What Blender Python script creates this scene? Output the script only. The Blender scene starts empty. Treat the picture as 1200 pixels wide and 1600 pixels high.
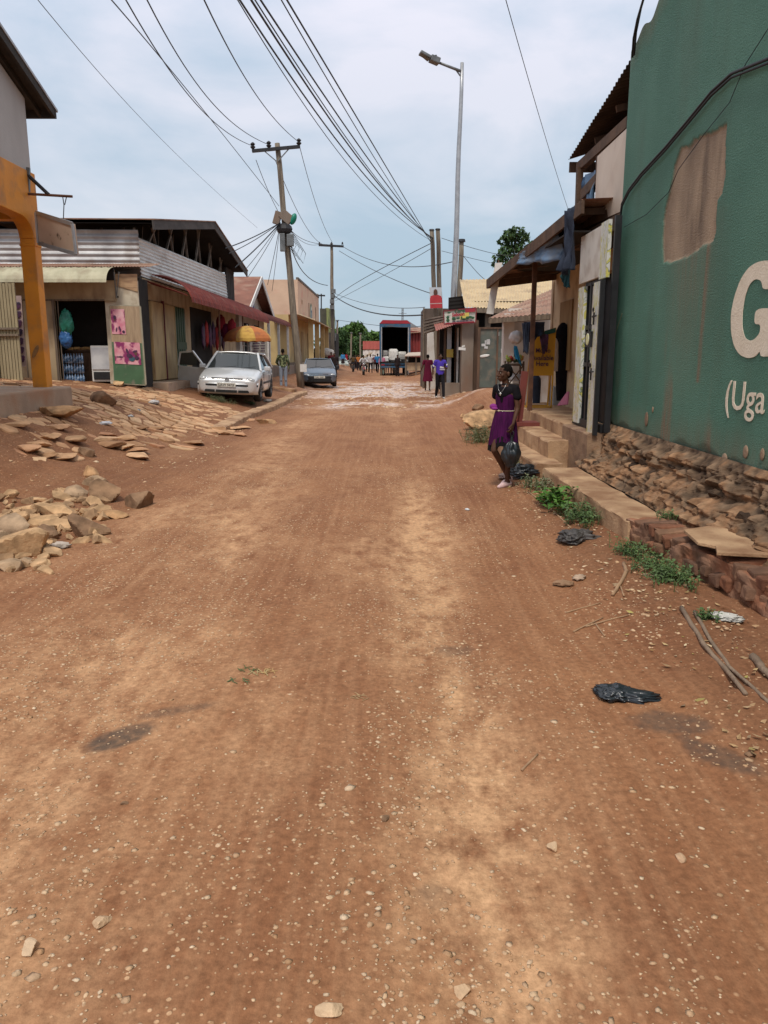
import bpy, bmesh, math, random
import numpy as np
from mathutils import Vector, Matrix, Euler
random.seed(7)
scene = bpy.context.scene
col = scene.collection
V = Vector
R = math.radians

# ---------------------------------------------------------------- camera
CAMH = 1.55
F = 1200.0
PITCH = math.atan(244/F)
cam_d = bpy.data.cameras.new('camera'); cam = bpy.data.objects.new('camera', cam_d); col.objects.link(cam)
cam_d.sensor_fit = 'VERTICAL'; cam_d.sensor_height = 36; cam_d.sensor_width = 27
cam_d.lens = 36*F/1600
cam_d.clip_start = 0.05; cam_d.clip_end = 3000
cam.location = (0, 0, CAMH); cam.rotation_euler = (math.pi/2-PITCH, 0, 0)
scene.camera = cam

# ---------------------------------------------------------------- world
SUN_EL, SUN_AZ = R(58), R(193)      # azimuth clockwise from +Y
world = bpy.data.worlds.new('World'); scene.world = world; world.use_nodes = True
nt = world.node_tree; nt.nodes.clear()
N = nt.nodes.new; L = nt.links.new
out = N('ShaderNodeOutputWorld'); sky = N('ShaderNodeTexSky'); sky.sky_type = 'NISHITA'; sky.sun_disc = False
sky.sun_elevation = SUN_EL; sky.sun_rotation = SUN_AZ; sky.dust_density = 2.5
b1 = N('ShaderNodeBackground'); b1.inputs[1].default_value = 0.10; L(sky.outputs[0], b1.inputs[0])
tc = N('ShaderNodeTexCoord'); mp = N('ShaderNodeMapping'); mp.inputs['Scale'].default_value = (1, 1, 2.2)
L(tc.outputs['Generated'], mp.inputs[0])
nz = N('ShaderNodeTexNoise'); nz.inputs['Scale'].default_value = 2.6; nz.inputs['Detail'].default_value = 7; nz.inputs['Roughness'].default_value = .52
nz.inputs['Distortion'].default_value = .35
L(mp.outputs[0], nz.inputs[0])
sx = N('ShaderNodeSeparateXYZ'); L(tc.outputs['Generated'], sx.inputs[0])
el = N('ShaderNodeValToRGB'); L(sx.outputs[2], el.inputs[0])
e = el.color_ramp.elements
e[0].position = 0.0; e[0].color = (.48, .56, .615, 1)
e[1].position = 1.0; e[1].color = (.80, .81, .84, 1)
for p, c in ((.12, (.51, .59, .66, 1)), (.3, (.58, .645, .735, 1)), (.46, (.70, .745, .85, 1)), (.7, (.80, .82, .86, 1))):
    q = e.new(p); q.color = c
cr = N('ShaderNodeValToRGB'); L(nz.outputs[0], cr.inputs[0])
cr.color_ramp.elements[0].position = .40; cr.color_ramp.elements[0].color = (.82, .91, .97, 1)
cr.color_ramp.elements[1].position = .60; cr.color_ramp.elements[1].color = (1.30, 1.19, 1.17, 1)
mu = N('ShaderNodeMix'); mu.data_type = 'RGBA'; mu.blend_type = 'MULTIPLY'; mu.inputs[0].default_value = 1
L(el.outputs[0], mu.inputs[6]); L(cr.outputs[0], mu.inputs[7])
b2 = N('ShaderNodeBackground'); b2.inputs[1].default_value = 1.07; L(mu.outputs[2], b2.inputs[0])
ms = N('ShaderNodeMixShader'); ms.inputs[0].default_value = .88
L(b1.outputs[0], ms.inputs[1]); L(b2.outputs[0], ms.inputs[2]); L(ms.outputs[0], out.inputs[0])

# ---------------------------------------------------------------- sun
sd = bpy.data.lights.new('sun', 'SUN'); sd.energy = 2.1; sd.angle = R(12); sd.color = (1, .94, .85)
so = bpy.data.objects.new('sun', sd); col.objects.link(so)
sdir = V((math.sin(SUN_AZ)*math.cos(SUN_EL), math.cos(SUN_AZ)*math.cos(SUN_EL), math.sin(SUN_EL)))
so.rotation_euler = sdir.to_track_quat('Z', 'Y').to_euler()
so.location = (-10, -10, 30)
scene.view_settings.view_transform = 'Standard'; scene.view_settings.look = 'None'
scene.view_settings.exposure = 0.1; scene.view_settings.gamma = 1
scene.view_settings.use_curve_mapping = False

# ---------------------------------------------------------------- survey: photo bearings turned into real points at a measured depth/height/facade
cp, sp_ = math.cos(PITCH), math.sin(PITCH)
def ray(px, py):
    a = (px-600)/F; b = (800-py)/F
    return V((a, cp+b*sp_, -sp_+b*cp))
def aY(px, py, Y): d = ray(px, py); return V((0, 0, CAMH))+d*(Y/d.y)
def aX(px, py, X): d = ray(px, py); return V((0, 0, CAMH))+d*(X/d.x)
def aZ(px, py, z=0.): d = ray(px, py); return V((0, 0, CAMH))+d*((z-CAMH)/d.z)

# ---------------------------------------------------------------- numpy noise
def _h(i, j, s):
    n = (i*374761393+j*668265263+s*974634777) & 0xffffffff
    n = ((n ^ (n >> 13))*1274126177) & 0xffffffff
    return ((n ^ (n >> 16)) & 0xffff)/65535.0
def vn(x, y, s=0):
    x = np.asarray(x, float); y = np.asarray(y, float)
    i = np.floor(x).astype(np.int64); j = np.floor(y).astype(np.int64)
    u = x-i; v = y-j; u = u*u*(3-2*u); v = v*v*(3-2*v)
    return ((_h(i, j, s)*(1-u)+_h(i+1, j, s)*u)*(1-v)+(_h(i, j+1, s)*(1-u)+_h(i+1, j+1, s)*u)*v)
def fbm(x, y, s=0, o=4):
    r = 0; a = .5; t = 0
    for k in range(o):
        ca, sa = math.cos(.6+1.1*k), math.sin(.6+1.1*k); q = 2**k
        r = r+a*vn((x*ca-y*sa)*q, (x*sa+y*ca)*q, s+k*17); t += a; a *= .5
    return r/t
def sst(a, b, x):
    t = np.clip((x-a)/(b-a), 0, 1); return t*t*(3-2*t)
def gz0(x, y):
    x = np.asarray(x, float); y = np.asarray(y, float)
    edge = -3.35
    l = np.clip(edge-x, 0, 30)
    rise = .245*l
    rise = np.where(rise > .76, .76+(rise-.76)*.35, rise); rise = np.minimum(rise, 1.0)
    z = rise*(.35+.65*sst(4, 11, y))*(1-sst(90, 150, y)*.8)
    z = z+.09*sst(1.0, 1.9, x)*(1-sst(9, 12, y)) + .26*sst(1.9, 3.4, x)*sst(12.5, 17, y)*(1-sst(80, 120, y))
    z = z+.34*np.exp(-((x-3.2)/1.1)**2-((y-23.5)/3.4)**2)+.13*np.exp(-((x-2.15)/.45)**2-((y-14.6)/1.0)**2)
    z = z+.19*sst(-4.1, -5.35, x)*sst(6.0, 8.5, y)*(1-sst(14.5, 18.5, y))
    z = z-.03*np.exp(-((x-.35)/.28)**2)*(y < 60)-.03*np.exp(-((x+1.45)/.32)**2)*(y < 60)
    return z
def gz(x, y):
    z = gz0(x, y)
    x = np.asarray(x, float); y = np.asarray(y, float)
    near = 1-sst(60, 140, y)
    z = z+(.05*(fbm(x*.45, y*.35, 3, 3)-.5)+.022*(fbm(x*2.2, y*1.6, 9, 3)-.5))*near
    rg = sst(-3.2, -4.2, x)*near
    z = z+rg*.06*(fbm(x*1.6, y*1.6, 21, 3)-.5)
    return z
def G(x, y): return float(gz(x, y))
def onG(px, py):
    t0 = aZ(px, py, 0)
    z = 0
    for k in range(25):
        p = aZ(px, py, z); z = z*.5+.5*G(p.x, p.y)
    return aZ(px, py, z)

# ---------------------------------------------------------------- materials
def nodes(name):
    m = bpy.data.materials.new(name); m.use_nodes = True
    n = m.node_tree; bs = n.nodes['Principled BSDF']; return m, n, bs
def M(name, c1, c2=None, scale=4, rough=.85, bump=0., bscale=40, metal=0., st=(1, 1, 1), lo=.35, hi=.65, dirt=None, dscale=1.3, dlo=.5, dhi=.72, spec=.4, bst=(1, 1, 1), coat=0, bdist=.02):
    m, n, bs = nodes(name)
    bs.inputs['Roughness'].default_value = rough; bs.inputs['Metallic'].default_value = metal
    bs.inputs['Specular IOR Level'].default_value = spec; bs.inputs['Coat Weight'].default_value = coat
    bs.inputs['Coat Roughness'].default_value = .08
    tc = n.nodes.new('ShaderNodeTexCoord')
    def noise(s, stv, det=5):
        mp = n.nodes.new('ShaderNodeMapping'); mp.inputs['Scale'].default_value = stv
        n.links.new(tc.outputs['Object'], mp.inputs[0])
        t = n.nodes.new('ShaderNodeTexNoise'); t.inputs['Scale'].default_value = s; t.inputs['Detail'].default_value = det
        n.links.new(mp.outputs[0], t.inputs[0]); return t
    c2 = c2 or tuple(x*.8 for x in c1)
    t = noise(scale, st)
    r = n.nodes.new('ShaderNodeValToRGB'); r.color_ramp.elements[0].position = lo; r.color_ramp.elements[1].position = hi
    r.color_ramp.elements[0].color = (*c1, 1); r.color_ramp.elements[1].color = (*c2, 1)
    n.links.new(t.outputs[0], r.inputs[0]); src = r.outputs[0]
    if dirt:
        t2 = noise(dscale, st, 6)
        r2 = n.nodes.new('ShaderNodeValToRGB'); r2.color_ramp.elements[0].position = dlo; r2.color_ramp.elements[1].position = dhi
        n.links.new(t2.outputs[0], r2.inputs[0])
        mx = n.nodes.new('ShaderNodeMix'); mx.data_type = 'RGBA'; mx.inputs[7].default_value = (*dirt, 1)
        n.links.new(r2.outputs[0], mx.inputs[0]); n.links.new(src, mx.inputs[6]); src = mx.outputs[2]
    n.links.new(src, bs.inputs['Base Color'])
    if bump:
        t3 = noise(bscale, bst, 4); b = n.nodes.new('ShaderNodeBump'); b.inputs['Strength'].default_value = bump; b.inputs['Distance'].default_value = bdist
        n.links.new(t3.outputs[0], b.inputs['Height']); n.links.new(b.outputs[0], bs.inputs['Normal'])
    return m
def Glass(name, c=(.02, .025, .03), rough=.06):
    m, n, bs = nodes(name); bs.inputs['Base Color'].default_value = (*c, 1); bs.inputs['Roughness'].default_value = rough
    bs.inputs['Specular IOR Level'].default_value = .8; return m

DIRT = (.30, .15, .085)
m_conc = M('concrete', (.42, .30, .21), (.33, .235, .165), 3, bump=.4, bscale=60, dirt=(.36, .20, .115), dscale=2.2)
m_concg = M('grey concrete', (.24, .19, .15), (.17, .135, .105), 2, bump=.5, bscale=40, dirt=(.20, .12, .08), st=(1, 1, .4))
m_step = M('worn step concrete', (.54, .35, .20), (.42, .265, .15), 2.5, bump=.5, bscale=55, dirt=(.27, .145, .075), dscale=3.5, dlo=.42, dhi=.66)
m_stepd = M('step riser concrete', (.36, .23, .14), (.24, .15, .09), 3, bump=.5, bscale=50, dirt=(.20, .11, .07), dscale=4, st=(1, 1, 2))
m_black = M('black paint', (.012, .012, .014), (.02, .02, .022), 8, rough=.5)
m_dark = M('dark interior', (.014, .012, .011), (.022, .019, .017), 3, rough=1)  # near-black colour stands in for shade inside rooms, openings and under roofs
m_wood = M('brown timber', (.13, .075, .045), (.075, .045, .03), 6, st=(1, 1, .2), bump=.4, bscale=20)
m_wood2 = M('weathered timber', (.21, .16, .115), (.12, .09, .065), 9, st=(3, 3, .25), bump=.6, bscale=30, bst=(3, 3, .3))
m_pole = M('utility pole timber', (.27, .225, .165), (.15, .12, .09), 7, st=(5, 5, .35), bump=.9, bscale=14, bst=(5, 5, .4), dirt=(.07, .055, .045), dscale=1.2)
m_wire = M('black cable', (.018, .018, .02), rough=.6)
m_wireg = M('grey cable', (.05, .055, .06), rough=.6)
m_gal = M('galvanised steel', (.42, .43, .44), (.34, .35, .36), 6, rough=.45, metal=.6)
m_metal = M('grey metal', (.20, .21, .21), (.13, .135, .135), 5, rough=.5, metal=.5)
m_rust = M('rust', (.17, .075, .04), (.09, .045, .028), 9, rough=.85, bump=.3)
m_white = M('white paint', (.72, .70, .66), (.60, .58, .54), 6, rough=.6)
m_tyre = M('tyre rubber', (.02, .019, .018), (.035, .03, .027), 12, rough=.85)

# ---------------------------------------------------------------- things, parts
ORG = {}
def tag(o, label=None, cat=None, group=None, kind=None):
    if label: o['label'] = label
    if cat: o['category'] = cat
    if group: o['group'] = group
    if kind: o['kind'] = kind
    return o
def thing(name, label, cat, loc=(0, 0, 0), rz=0, group=None, rx=0, ry=0):
    o = bpy.data.objects.new(name, None); col.objects.link(o); o.empty_display_size = .2
    o.location = loc; o.rotation_euler = (rx, ry, rz)
    ORG[o.name] = V(loc)
    return tag(o, label, cat, group)
def link(name, me, m, parent=None, local=True, smooth=False, loc=None):
    """local=True: coordinates already in the parent's frame; False: world coordinates"""
    o = bpy.data.objects.new(name, me)
    ms = m if isinstance(m, (list, tuple)) else [m]
    if not me.materials:
        for q in ms: me.materials.append(q)
    if parent is not None:
        o.parent = parent; org = ORG.get(parent.name, V((0, 0, 0))); ORG_child = org
        if not local: me.transform(Matrix.Translation(-org))
        col.objects.link(o); ORG[o.name] = org
    else:
        col.objects.link(o)
        if loc is not None:
            if not local: me.transform(Matrix.Translation(-V(loc)))
            o.location = loc; ORG[o.name] = V(loc)
        elif not local and len(me.vertices):
            n = len(me.vertices); a = np.empty(n*3); me.vertices.foreach_get('co', a); a = a.reshape(-1, 3)
            c = V(((a[:, 0].min()+a[:, 0].max())/2, (a[:, 1].min()+a[:, 1].max())/2, a[:, 2].min()))
            me.transform(Matrix.Translation(-c)); o.location = c; ORG[o.name] = c
    if smooth: me.shade_smooth()
    return o
class MB:
    def __init__(s): s.v = []; s.f = []; s.mi = []; s.cur = 0
    def add(s, vs, fs):
        b = len(s.v); s.v += [tuple(q) for q in vs]
        for f in fs: s.f.append([i+b for i in f]); s.mi.append(s.cur)
        return s
    def box(s, c, d, rot=None, j=0):
        x, y, z = (q/2 for q in d); vs = []
        for sx_ in (-1, 1):
            for sy_ in (-1, 1):
                for sz_ in (-1, 1):
                    p = V((sx_*x, sy_*y, sz_*z))
                    if j: p += V((random.uniform(-j, j), random.uniform(-j, j), random.uniform(-j, j)))
                    if rot is not None: p = rot @ p
                    vs.append(p+V(c))
        return s.add(vs, [(0, 1, 3, 2), (4, 6, 7, 5), (0, 4, 5, 1), (2, 3, 7, 6), (0, 2, 6, 4), (1, 5, 7, 3)])
    def bx(s, x0, x1, y0, y1, z0, z1, j=0): return s.box(((x0+x1)/2, (y0+y1)/2, (z0+z1)/2), (abs(x1-x0), abs(y1-y0), abs(z1-z0)), None, j)
    def bar(s, a, b, w, h=None, up=(0, 0, 1)):
        a = V(a); b = V(b); h = h or w; d = (b-a); l = d.length; d.normalize(); u = V(up)
        if abs(d.dot(u)) > .97: u = V((0, 1, 0)) if abs(d.y) < .9 else V((1, 0, 0))
        x = d.cross(u).normalized(); u = x.cross(d)
        return s.box((a+b)/2, (w, l, h), Matrix((x, d, u)).transposed())
    def tube(s, pts, r, n=8, cap=True):
        pts = [V(p) for p in pts]; rs = r if isinstance(r, (list, tuple)) else [r]*len(pts)
        b = len(s.v); prev = None
        for i, p in enumerate(pts):
            d = (pts[min(i+1, len(pts)-1)]-pts[max(i-1, 0)]).normalized()
            if prev is None:
                u = d.cross(V((0, 0, 1)));
                if u.length < .05: u = d.cross(V((0, 1, 0)))
            else: u = prev-d*prev.dot(d)
            u.normalize(); prev = u; w = d.cross(u)
            for k in range(n):
                a = 2*math.pi*k/n; s.v.append(tuple(p+(u*math.cos(a)+w*math.sin(a))*rs[i]))
        for i in range(len(pts)-1):
            for k in range(n):
                q = b+i*n; k2 = (k+1) % n
                s.f.append([q+k, q+k2, q+n+k2, q+n+k]); s.mi.append(s.cur)
        if cap:
            s.f.append([b+k for k in range(n)][::-1]); s.f.append([b+(len(pts)-1)*n+k for k in range(n)]); s.mi += [s.cur]*2
        return s
    def prism(s, poly, ext):
        """poly: list of 3D points, ext: vector"""
        n = len(poly); ext = V(ext); p = [V(q) for q in poly]
        vs = p+[q+ext for q in p]
        fs = [list(range(n))[::-1], list(range(n, 2*n))]+[[i, (i+1) % n, n+(i+1) % n, n+i] for i in range(n)]
        return s.add(vs, fs)
    def quad(s, a, b, c, d): return s.add([a, b, c, d], [(0, 1, 2, 3)])
    def slab(s, a, b, c, d, t):
        a, b, c, d = V(a), V(b), V(c), V(d); nrm = (b-a).cross(d-a).normalized()*t
        return s.prism([a, b, c, d], nrm)
    def grid(s, P):
        """P[i][j] points"""
        b = len(s.v); n = len(P); m = len(P[0])
        for r_ in P:
            for q in r_: s.v.append(tuple(q))
        for i in range(n-1):
            for j in range(m-1):
                s.f.append([b+i*m+j, b+i*m+j+1, b+(i+1)*m+j+1, b+(i+1)*m+j]); s.mi.append(s.cur)
        return s
    def corr(s, a, b, c, d, pitch=.076, amp=.009, sag=0, rows=3, thick=.0, jit=0.):
        """corrugated sheet a-b (across the ridges) and a-d / b-c along the ridges"""
        a, b, c, d = V(a), V(b), V(c), V(d); nrm = (b-a).cross(d-a).normalized()
        w = max((b-a).length, (c-d).length); n = int(w/pitch*6)+1; P = []
        for i in range(n):
            u = i/(n-1); row = []
            o = math.sin(u*w/pitch*2*math.pi)*amp
            sh = math.floor(u*w/.76)
            jj = jit*(_h(int(sh), 3, 5)-.5)
            for k in range(rows):
                v = k/(rows-1)
                p = a.lerp(b, u).lerp(d.lerp(c, u), v)
                if v == 1: p = p+(d.lerp(c, u)-a.lerp(b, u)).normalized()*jj
                row.append(p+nrm*(o+(sh % 2)*.004+sag*math.sin(v*math.pi)))
            P.append(row)
        return s.grid(P)
    def lathe(s, prof, c, axis='z', n=24):
        b = len(s.v); m = len(prof); c = V(c)
        for k in range(n):
            a = 2*math.pi*k/n
            for (r, h) in prof:
                if axis == 'z': q = V((r*math.cos(a), r*math.sin(a), h))
                elif axis == 'x': q = V((h, r*math.cos(a), r*math.sin(a)))
                else: q = V((r*math.cos(a), h, r*math.sin(a)))
                s.v.append(tuple(c+q))
        for k in range(n):
            for i in range(m-1):
                k2 = (k+1) % n
                s.f.append([b+k*m+i, b+k2*m+i, b+k2*m+i+1, b+k*m+i+1]); s.mi.append(s.cur)
        return s
    def cyl(s, a, b, r, n=16, r2=None): return s.tube([a, b], [r, r2 if r2 is not None else r], n)
    def ell(s, c, r, n=12, m=8, rot=None):
        b = len(s.v); c = V(c)
        for i in range(m+1):
            th = math.pi*i/m
            for k in range(n):
                a = 2*math.pi*k/n
                p = V((r[0]*math.sin(th)*math.cos(a), r[1]*math.sin(th)*math.sin(a), r[2]*math.cos(th)))
                if rot is not None: p = rot @ p
                s.v.append(tuple(c+p))
        for i in range(m):
            for k in range(n):
                k2 = (k+1) % n
                s.f.append([b+i*n+k, b+(i+1)*n+k, b+(i+1)*n+k2, b+i*n+k2]); s.mi.append(s.cur)
        return s
    def mesh(s, name='m'):
        me = bpy.data.meshes.new(name); me.from_pydata(s.v, [], s.f); me.update()
        if any(s.mi): me.polygons.foreach_set('material_index', s.mi)
        return me
    def build(s, name, m, parent=None, local=False, smooth=False, bevel=0, loc=None):
        me = s.mesh(name)
        bm = bmesh.new(); bm.from_mesh(me)
        bmesh.ops.remove_doubles(bm, verts=bm.verts, dist=1e-5)
        if bevel: bmesh.ops.bevel(bm, geom=[e_ for e_ in bm.edges if e_.is_manifold and e_.calc_face_angle(0) > .5], offset=bevel, segments=2, affect='EDGES', profile=.6)
        bmesh.ops.recalc_face_normals(bm, faces=bm.faces)
        bm.to_mesh(me); bm.free()
        return link(name, me, m, parent, local, smooth, loc)
def text(s, h, m, parent, origin, xdir, ydir, name='lettering', ex=.003, off=0, w=1., align='LEFT', space=1., local=False):
    c = bpy.data.curves.new('t', 'FONT'); c.body = s; c.size = h/.72; c.extrude = ex; c.offset = off; c.align_x = align
    c.space_character = space; c.resolution_u = 3
    o = bpy.data.objects.new('t', c); col.objects.link(o)
    dg = bpy.context.evaluated_depsgraph_get(); dg.update()
    me = bpy.data.meshes.new_from_object(o.evaluated_get(dg)); bpy.data.objects.remove(o)
    x = V(xdir).normalized(); y = V(ydir).normalized(); z = x.cross(y)
    mt = Matrix((x, y, z)).transposed().to_4x4(); mt.translation = V(origin)
    me.transform(mt @ Matrix.Diagonal((w, 1, 1, 1)))
    me.materials.clear()
    return link(name, me, m, parent, local=local)
def ev_mesh(o):
    dg = bpy.context.evaluated_depsgraph_get(); dg.update()
    return bpy.data.meshes.new_from_object(o.evaluated_get(dg))
# ================================================================ ground
def axis(segs):
    r = []
    for a, b, n in segs: r += list(np.linspace(a, b, n, endpoint=False))
    r.append(segs[-1][1]); return np.array(r)
gx = axis([(-900, -60, 10), (-60, -12, 24), (-12, -4.5, 60), (-4.5, -2.2, 60), (-2.2, 2.3, 190), (2.3, 5, 34), (5, 12, 18), (12, 60, 16), (60, 900, 10)])
gy = axis([(-60, -2, 12), (-2, 1.2, 16), (1.2, 3.2, 84), (3.2, 6, 96), (6, 12, 120), (12, 26, 130), (26, 60, 110), (60, 140, 60), (140, 1500, 16)])
X, Y = np.meshgrid(gx, gy)
def fineg(X, Y): return (1-sst(18, 40, Y))*(np.abs(X) < 12)*(.010*(fbm(X*7, Y*5, 31, 3)-.5)+.005*(fbm(X*26, Y*20, 41, 2)-.5))
Z = gz(X, Y)+fineg(X, Y)
# lumpy ground of the churned pale patch and of the verge
palem = np.exp(-((X+.1+.06*(Y-30))/2.9)**4)*sst(22, 25.5, Y)*(1-sst(42, 50, Y))
Z = Z+palem*.07*(fbm(X*2.6, Y*1.5, 77, 4)-.5)
vergem = sst(-2.2, -3.0, X+.35*(fbm(X, Y*.7, 5, 2)-.5)*2)
kerbm = sst(1.25, 1.7, X+.3*(fbm(X*2, Y*1.2, 15, 3)-.5))*(1-sst(9, 13, Y))
Z = Z+(kerbm*.05+vergem*.05*(Y < 60))*(fbm(X*7, Y*6, 55, 4)-.5)
me = bpy.data.meshes.new('ground')
nx, ny = len(gx), len(gy)
co = np.stack([X, Y, Z], -1).reshape(-1, 3)
idx = np.arange(nx*ny).reshape(ny, nx)
q = np.stack([idx[:-1, :-1], idx[:-1, 1:], idx[1:, 1:], idx[1:, :-1]], -1).reshape(-1, 4)
me.from_pydata(co.tolist(), [], q.tolist()); me.shade_smooth()
wob = .35*(fbm(Y*.25, X*0+3, 61, 2)-.5)
sand = .95*np.exp(-((X+1.5+wob+.03*(Y-4))/.62)**2)+1.0*np.exp(-((X-.34+wob*.5)/.26)**2)+.35*np.exp(-((X+.3)/.5)**2)*sst(4, 8, Y)
sand = sand*(.15+.85*sst(.3, .62, fbm(X*1.9, Y*.6, 71, 4)))*(1.15-sst(7, 12, Y)*.7)
sand = sand+.35*sst(.5, .75, fbm(X*.8, Y*.35, 81, 4))*(1-kerbm)
pale = 1.25*palem*sst(.36, .52, fbm(X*1.1, Y*.55, 91, 4))
def blob2(cx, cy, rx, ry, a, s):
    c, sn = math.cos(a), math.sin(a); dx, dy = X-cx, Y-cy
    u = (dx*c+dy*sn)/rx; v = (-dx*sn+dy*c)/ry
    r = np.sqrt(u*u+v*v)+.7*(fbm(X*9, Y*9, s, 3)-.5)
    return 1-sst(.7, 1.1, r)
stain = np.maximum.reduce([blob2(-1.1, 2.93, .17, .09, .75, 3), blob2(-.93, 3.16, .22, .05, .35, 4)*.6, blob2(1.22, 3.02, .16, .10, -.5, 5)*.75,
                           blob2(1.30, 2.72, .09, .2, .5, 6)*.8, blob2(.38, 3.95, .12, .08, 0, 7)*.5, blob2(.15, 2.0, .05, .05, 0, 8)*.4])
soil = np.clip(kerbm+vergem*.7, 0, 1)
for nm, arr in (('sand', sand), ('pale', pale), ('stain', stain), ('soil', soil)):
    a = me.attributes.new(nm, 'FLOAT', 'POINT'); a.data.foreach_set('value', np.clip(arr, 0, 1.3).astype(np.float32).ravel())
m, n, bs = nodes('laterite'); nl = n.links.new; nn = n.nodes.new
bs.inputs['Roughness'].default_value = .92; bs.inputs['Specular IOR Level'].default_value = .25
tcn = nn('ShaderNodeTexCoord')
def mapn(s, kind='N', sc=1., det=6, rough=.6):
    mp = nn('ShaderNodeMapping'); mp.inputs['Scale'].default_value = s; nl(tcn.outputs['Object'], mp.inputs[0])
    if kind == 'N': t = nn('ShaderNodeTexNoise'); t.inputs['Detail'].default_value = det; t.inputs['Roughness'].default_value = rough
    else: t = nn('ShaderNodeTexVoronoi')
    t.inputs['Scale'].default_value = sc; nl(mp.outputs[0], t.inputs[0]); return t
def ramp(src, lo, hi, c0=(0, 0, 0), c1=(1, 1, 1)):
    r = nn('ShaderNodeValToRGB'); r.color_ramp.elements[0].position = lo; r.color_ramp.elements[1].position = hi
    r.color_ramp.elements[0].color = (*c0, 1); r.color_ramp.elements[1].color = (*c1, 1); nl(src, r.inputs[0]); return r.outputs[0]
def mix(f, a, b, mode='MIX'):
    x = nn('ShaderNodeMix'); x.data_type = 'RGBA'; x.blend_type = mode
    if isinstance(f, (int, float)): x.inputs[0].default_value = f
    else: nl(f, x.inputs[0])
    for i, q_ in ((6, a), (7, b)):
        if isinstance(q_, tuple): x.inputs[i].default_value = (*q_, 1)
        else: nl(q_, x.inputs[i])
    return x.outputs[2]
def att(nm):
    a = nn('ShaderNodeAttribute'); a.attribute_name = nm; return a.outputs['Fac']
def mth(op, a, b):
    x = nn('ShaderNodeMath'); x.operation = op
    for i, q_ in ((0, a), (1, b)):
        if isinstance(q_, (int, float)): x.inputs[i].default_value = q_
        else: nl(q_, x.inputs[i])
    return x.outputs[0]
base = ramp(mapn((1, .55, 1), sc=1.6).outputs[0], .32, .68, (.215, .088, .040), (.315, .148, .070))
streak = ramp(mapn((17, .6, 1), sc=1.0, det=5).outputs[0], .45, .68)
base = mix(mth('MULTIPLY', streak, .38), base, (.43, .235, .125))
finev = ramp(mapn((1, 1, 1), sc=34, det=6, rough=.7).outputs[0], .35, .65, (.74, .72, .70), (1.2, 1.2, 1.2))
s_n = ramp(mapn((1, .6, 1), sc=7, det=7, rough=.65).outputs[0], .34, .62)
sandf = mth('MULTIPLY', att('sand'), s_n)
c = mix(sandf, base, (.57, .335, .18))
c = mix(mth('MULTIPLY', att('soil'), .65), c, (.175, .078, .038))
pn = ramp(mapn((1, .5, 1), sc=5, det=7, rough=.7).outputs[0], .41, .54)
c = mix(mth('MULTIPLY', att('pale'), pn), c, (.70, .53, .43))
rg_ = mth('SUBTRACT', .92, mth('MULTIPLY', mth('MINIMUM', att('pale'), 1.), mth('MULTIPLY', ramp(mapn((1, .6, 1), sc=2.2, det=5).outputs[0], .42, .5), .62))); nl(rg_, bs.inputs['Roughness'])
# small flush grit
vo = mapn((1, 1, .3), 'V', sc=46); vo2 = mapn((1, 1, .3), 'V', sc=19)
g1 = ramp(vo.outputs['Distance'], .16, .24, (1, 1, 1), (0, 0, 0)); g2 = ramp(vo2.outputs['Distance'], .13, .2, (1, 1, 1), (0, 0, 0))
gate = ramp(vo.outputs['Color'], .62, .64); gate2 = ramp(vo2.outputs['Color'], .72, .74)
dens = ramp(mapn((1, .7, 1), sc=2.3, det=4).outputs[0], .4, .6, (.15, .15, .15), (1, 1, 1))
gg = mth('MAXIMUM', mth('MULTIPLY', g1, gate), mth('MULTIPLY', g2, gate2)); vo3 = mapn((1, 1, .3), 'V', sc=31); g3 = mth('MULTIPLY', ramp(vo3.outputs['Distance'], .17, .25, (1, 1, 1), (0, 0, 0)), ramp(vo3.outputs['Color'], .60, .62)); gg = mth('MAXIMUM', gg, g3)
gg = mth('MULTIPLY', mth('MULTIPLY', gg, dens), .8)
c = mix(gg, c, (.60, .38, .22))
c = mix(1.0, c, finev, 'MULTIPLY')
stn = ramp(mapn((1, 1, 1), sc=26, det=6).outputs[0], .3, .6, (.55, .55, .55), (1, 1, 1))
c = mix(mth('MULTIPLY', att('stain'), mth('MULTIPLY', stn, .85)), c, (.075, .058, .046))
nl(c, bs.inputs['Base Color'])
hgt = mth('ADD', mth('MULTIPLY', mapn((1, .8, 1), sc=55, det=5).outputs[0], .5), mth('ADD', mth('MULTIPLY', mapn((15, .8, 1), sc=1).outputs[0], .22), mth('MULTIPLY', gg, .35)))
bp = nn('ShaderNodeBump'); bp.inputs['Strength'].default_value = .7; bp.inputs['Distance'].default_value = .012; nl(hgt, bp.inputs['Height']); nl(bp.outputs[0], bs.inputs['Normal'])
m_ground = m
go = link('ground', me, m_ground); tag(go, kind='structure')

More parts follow.
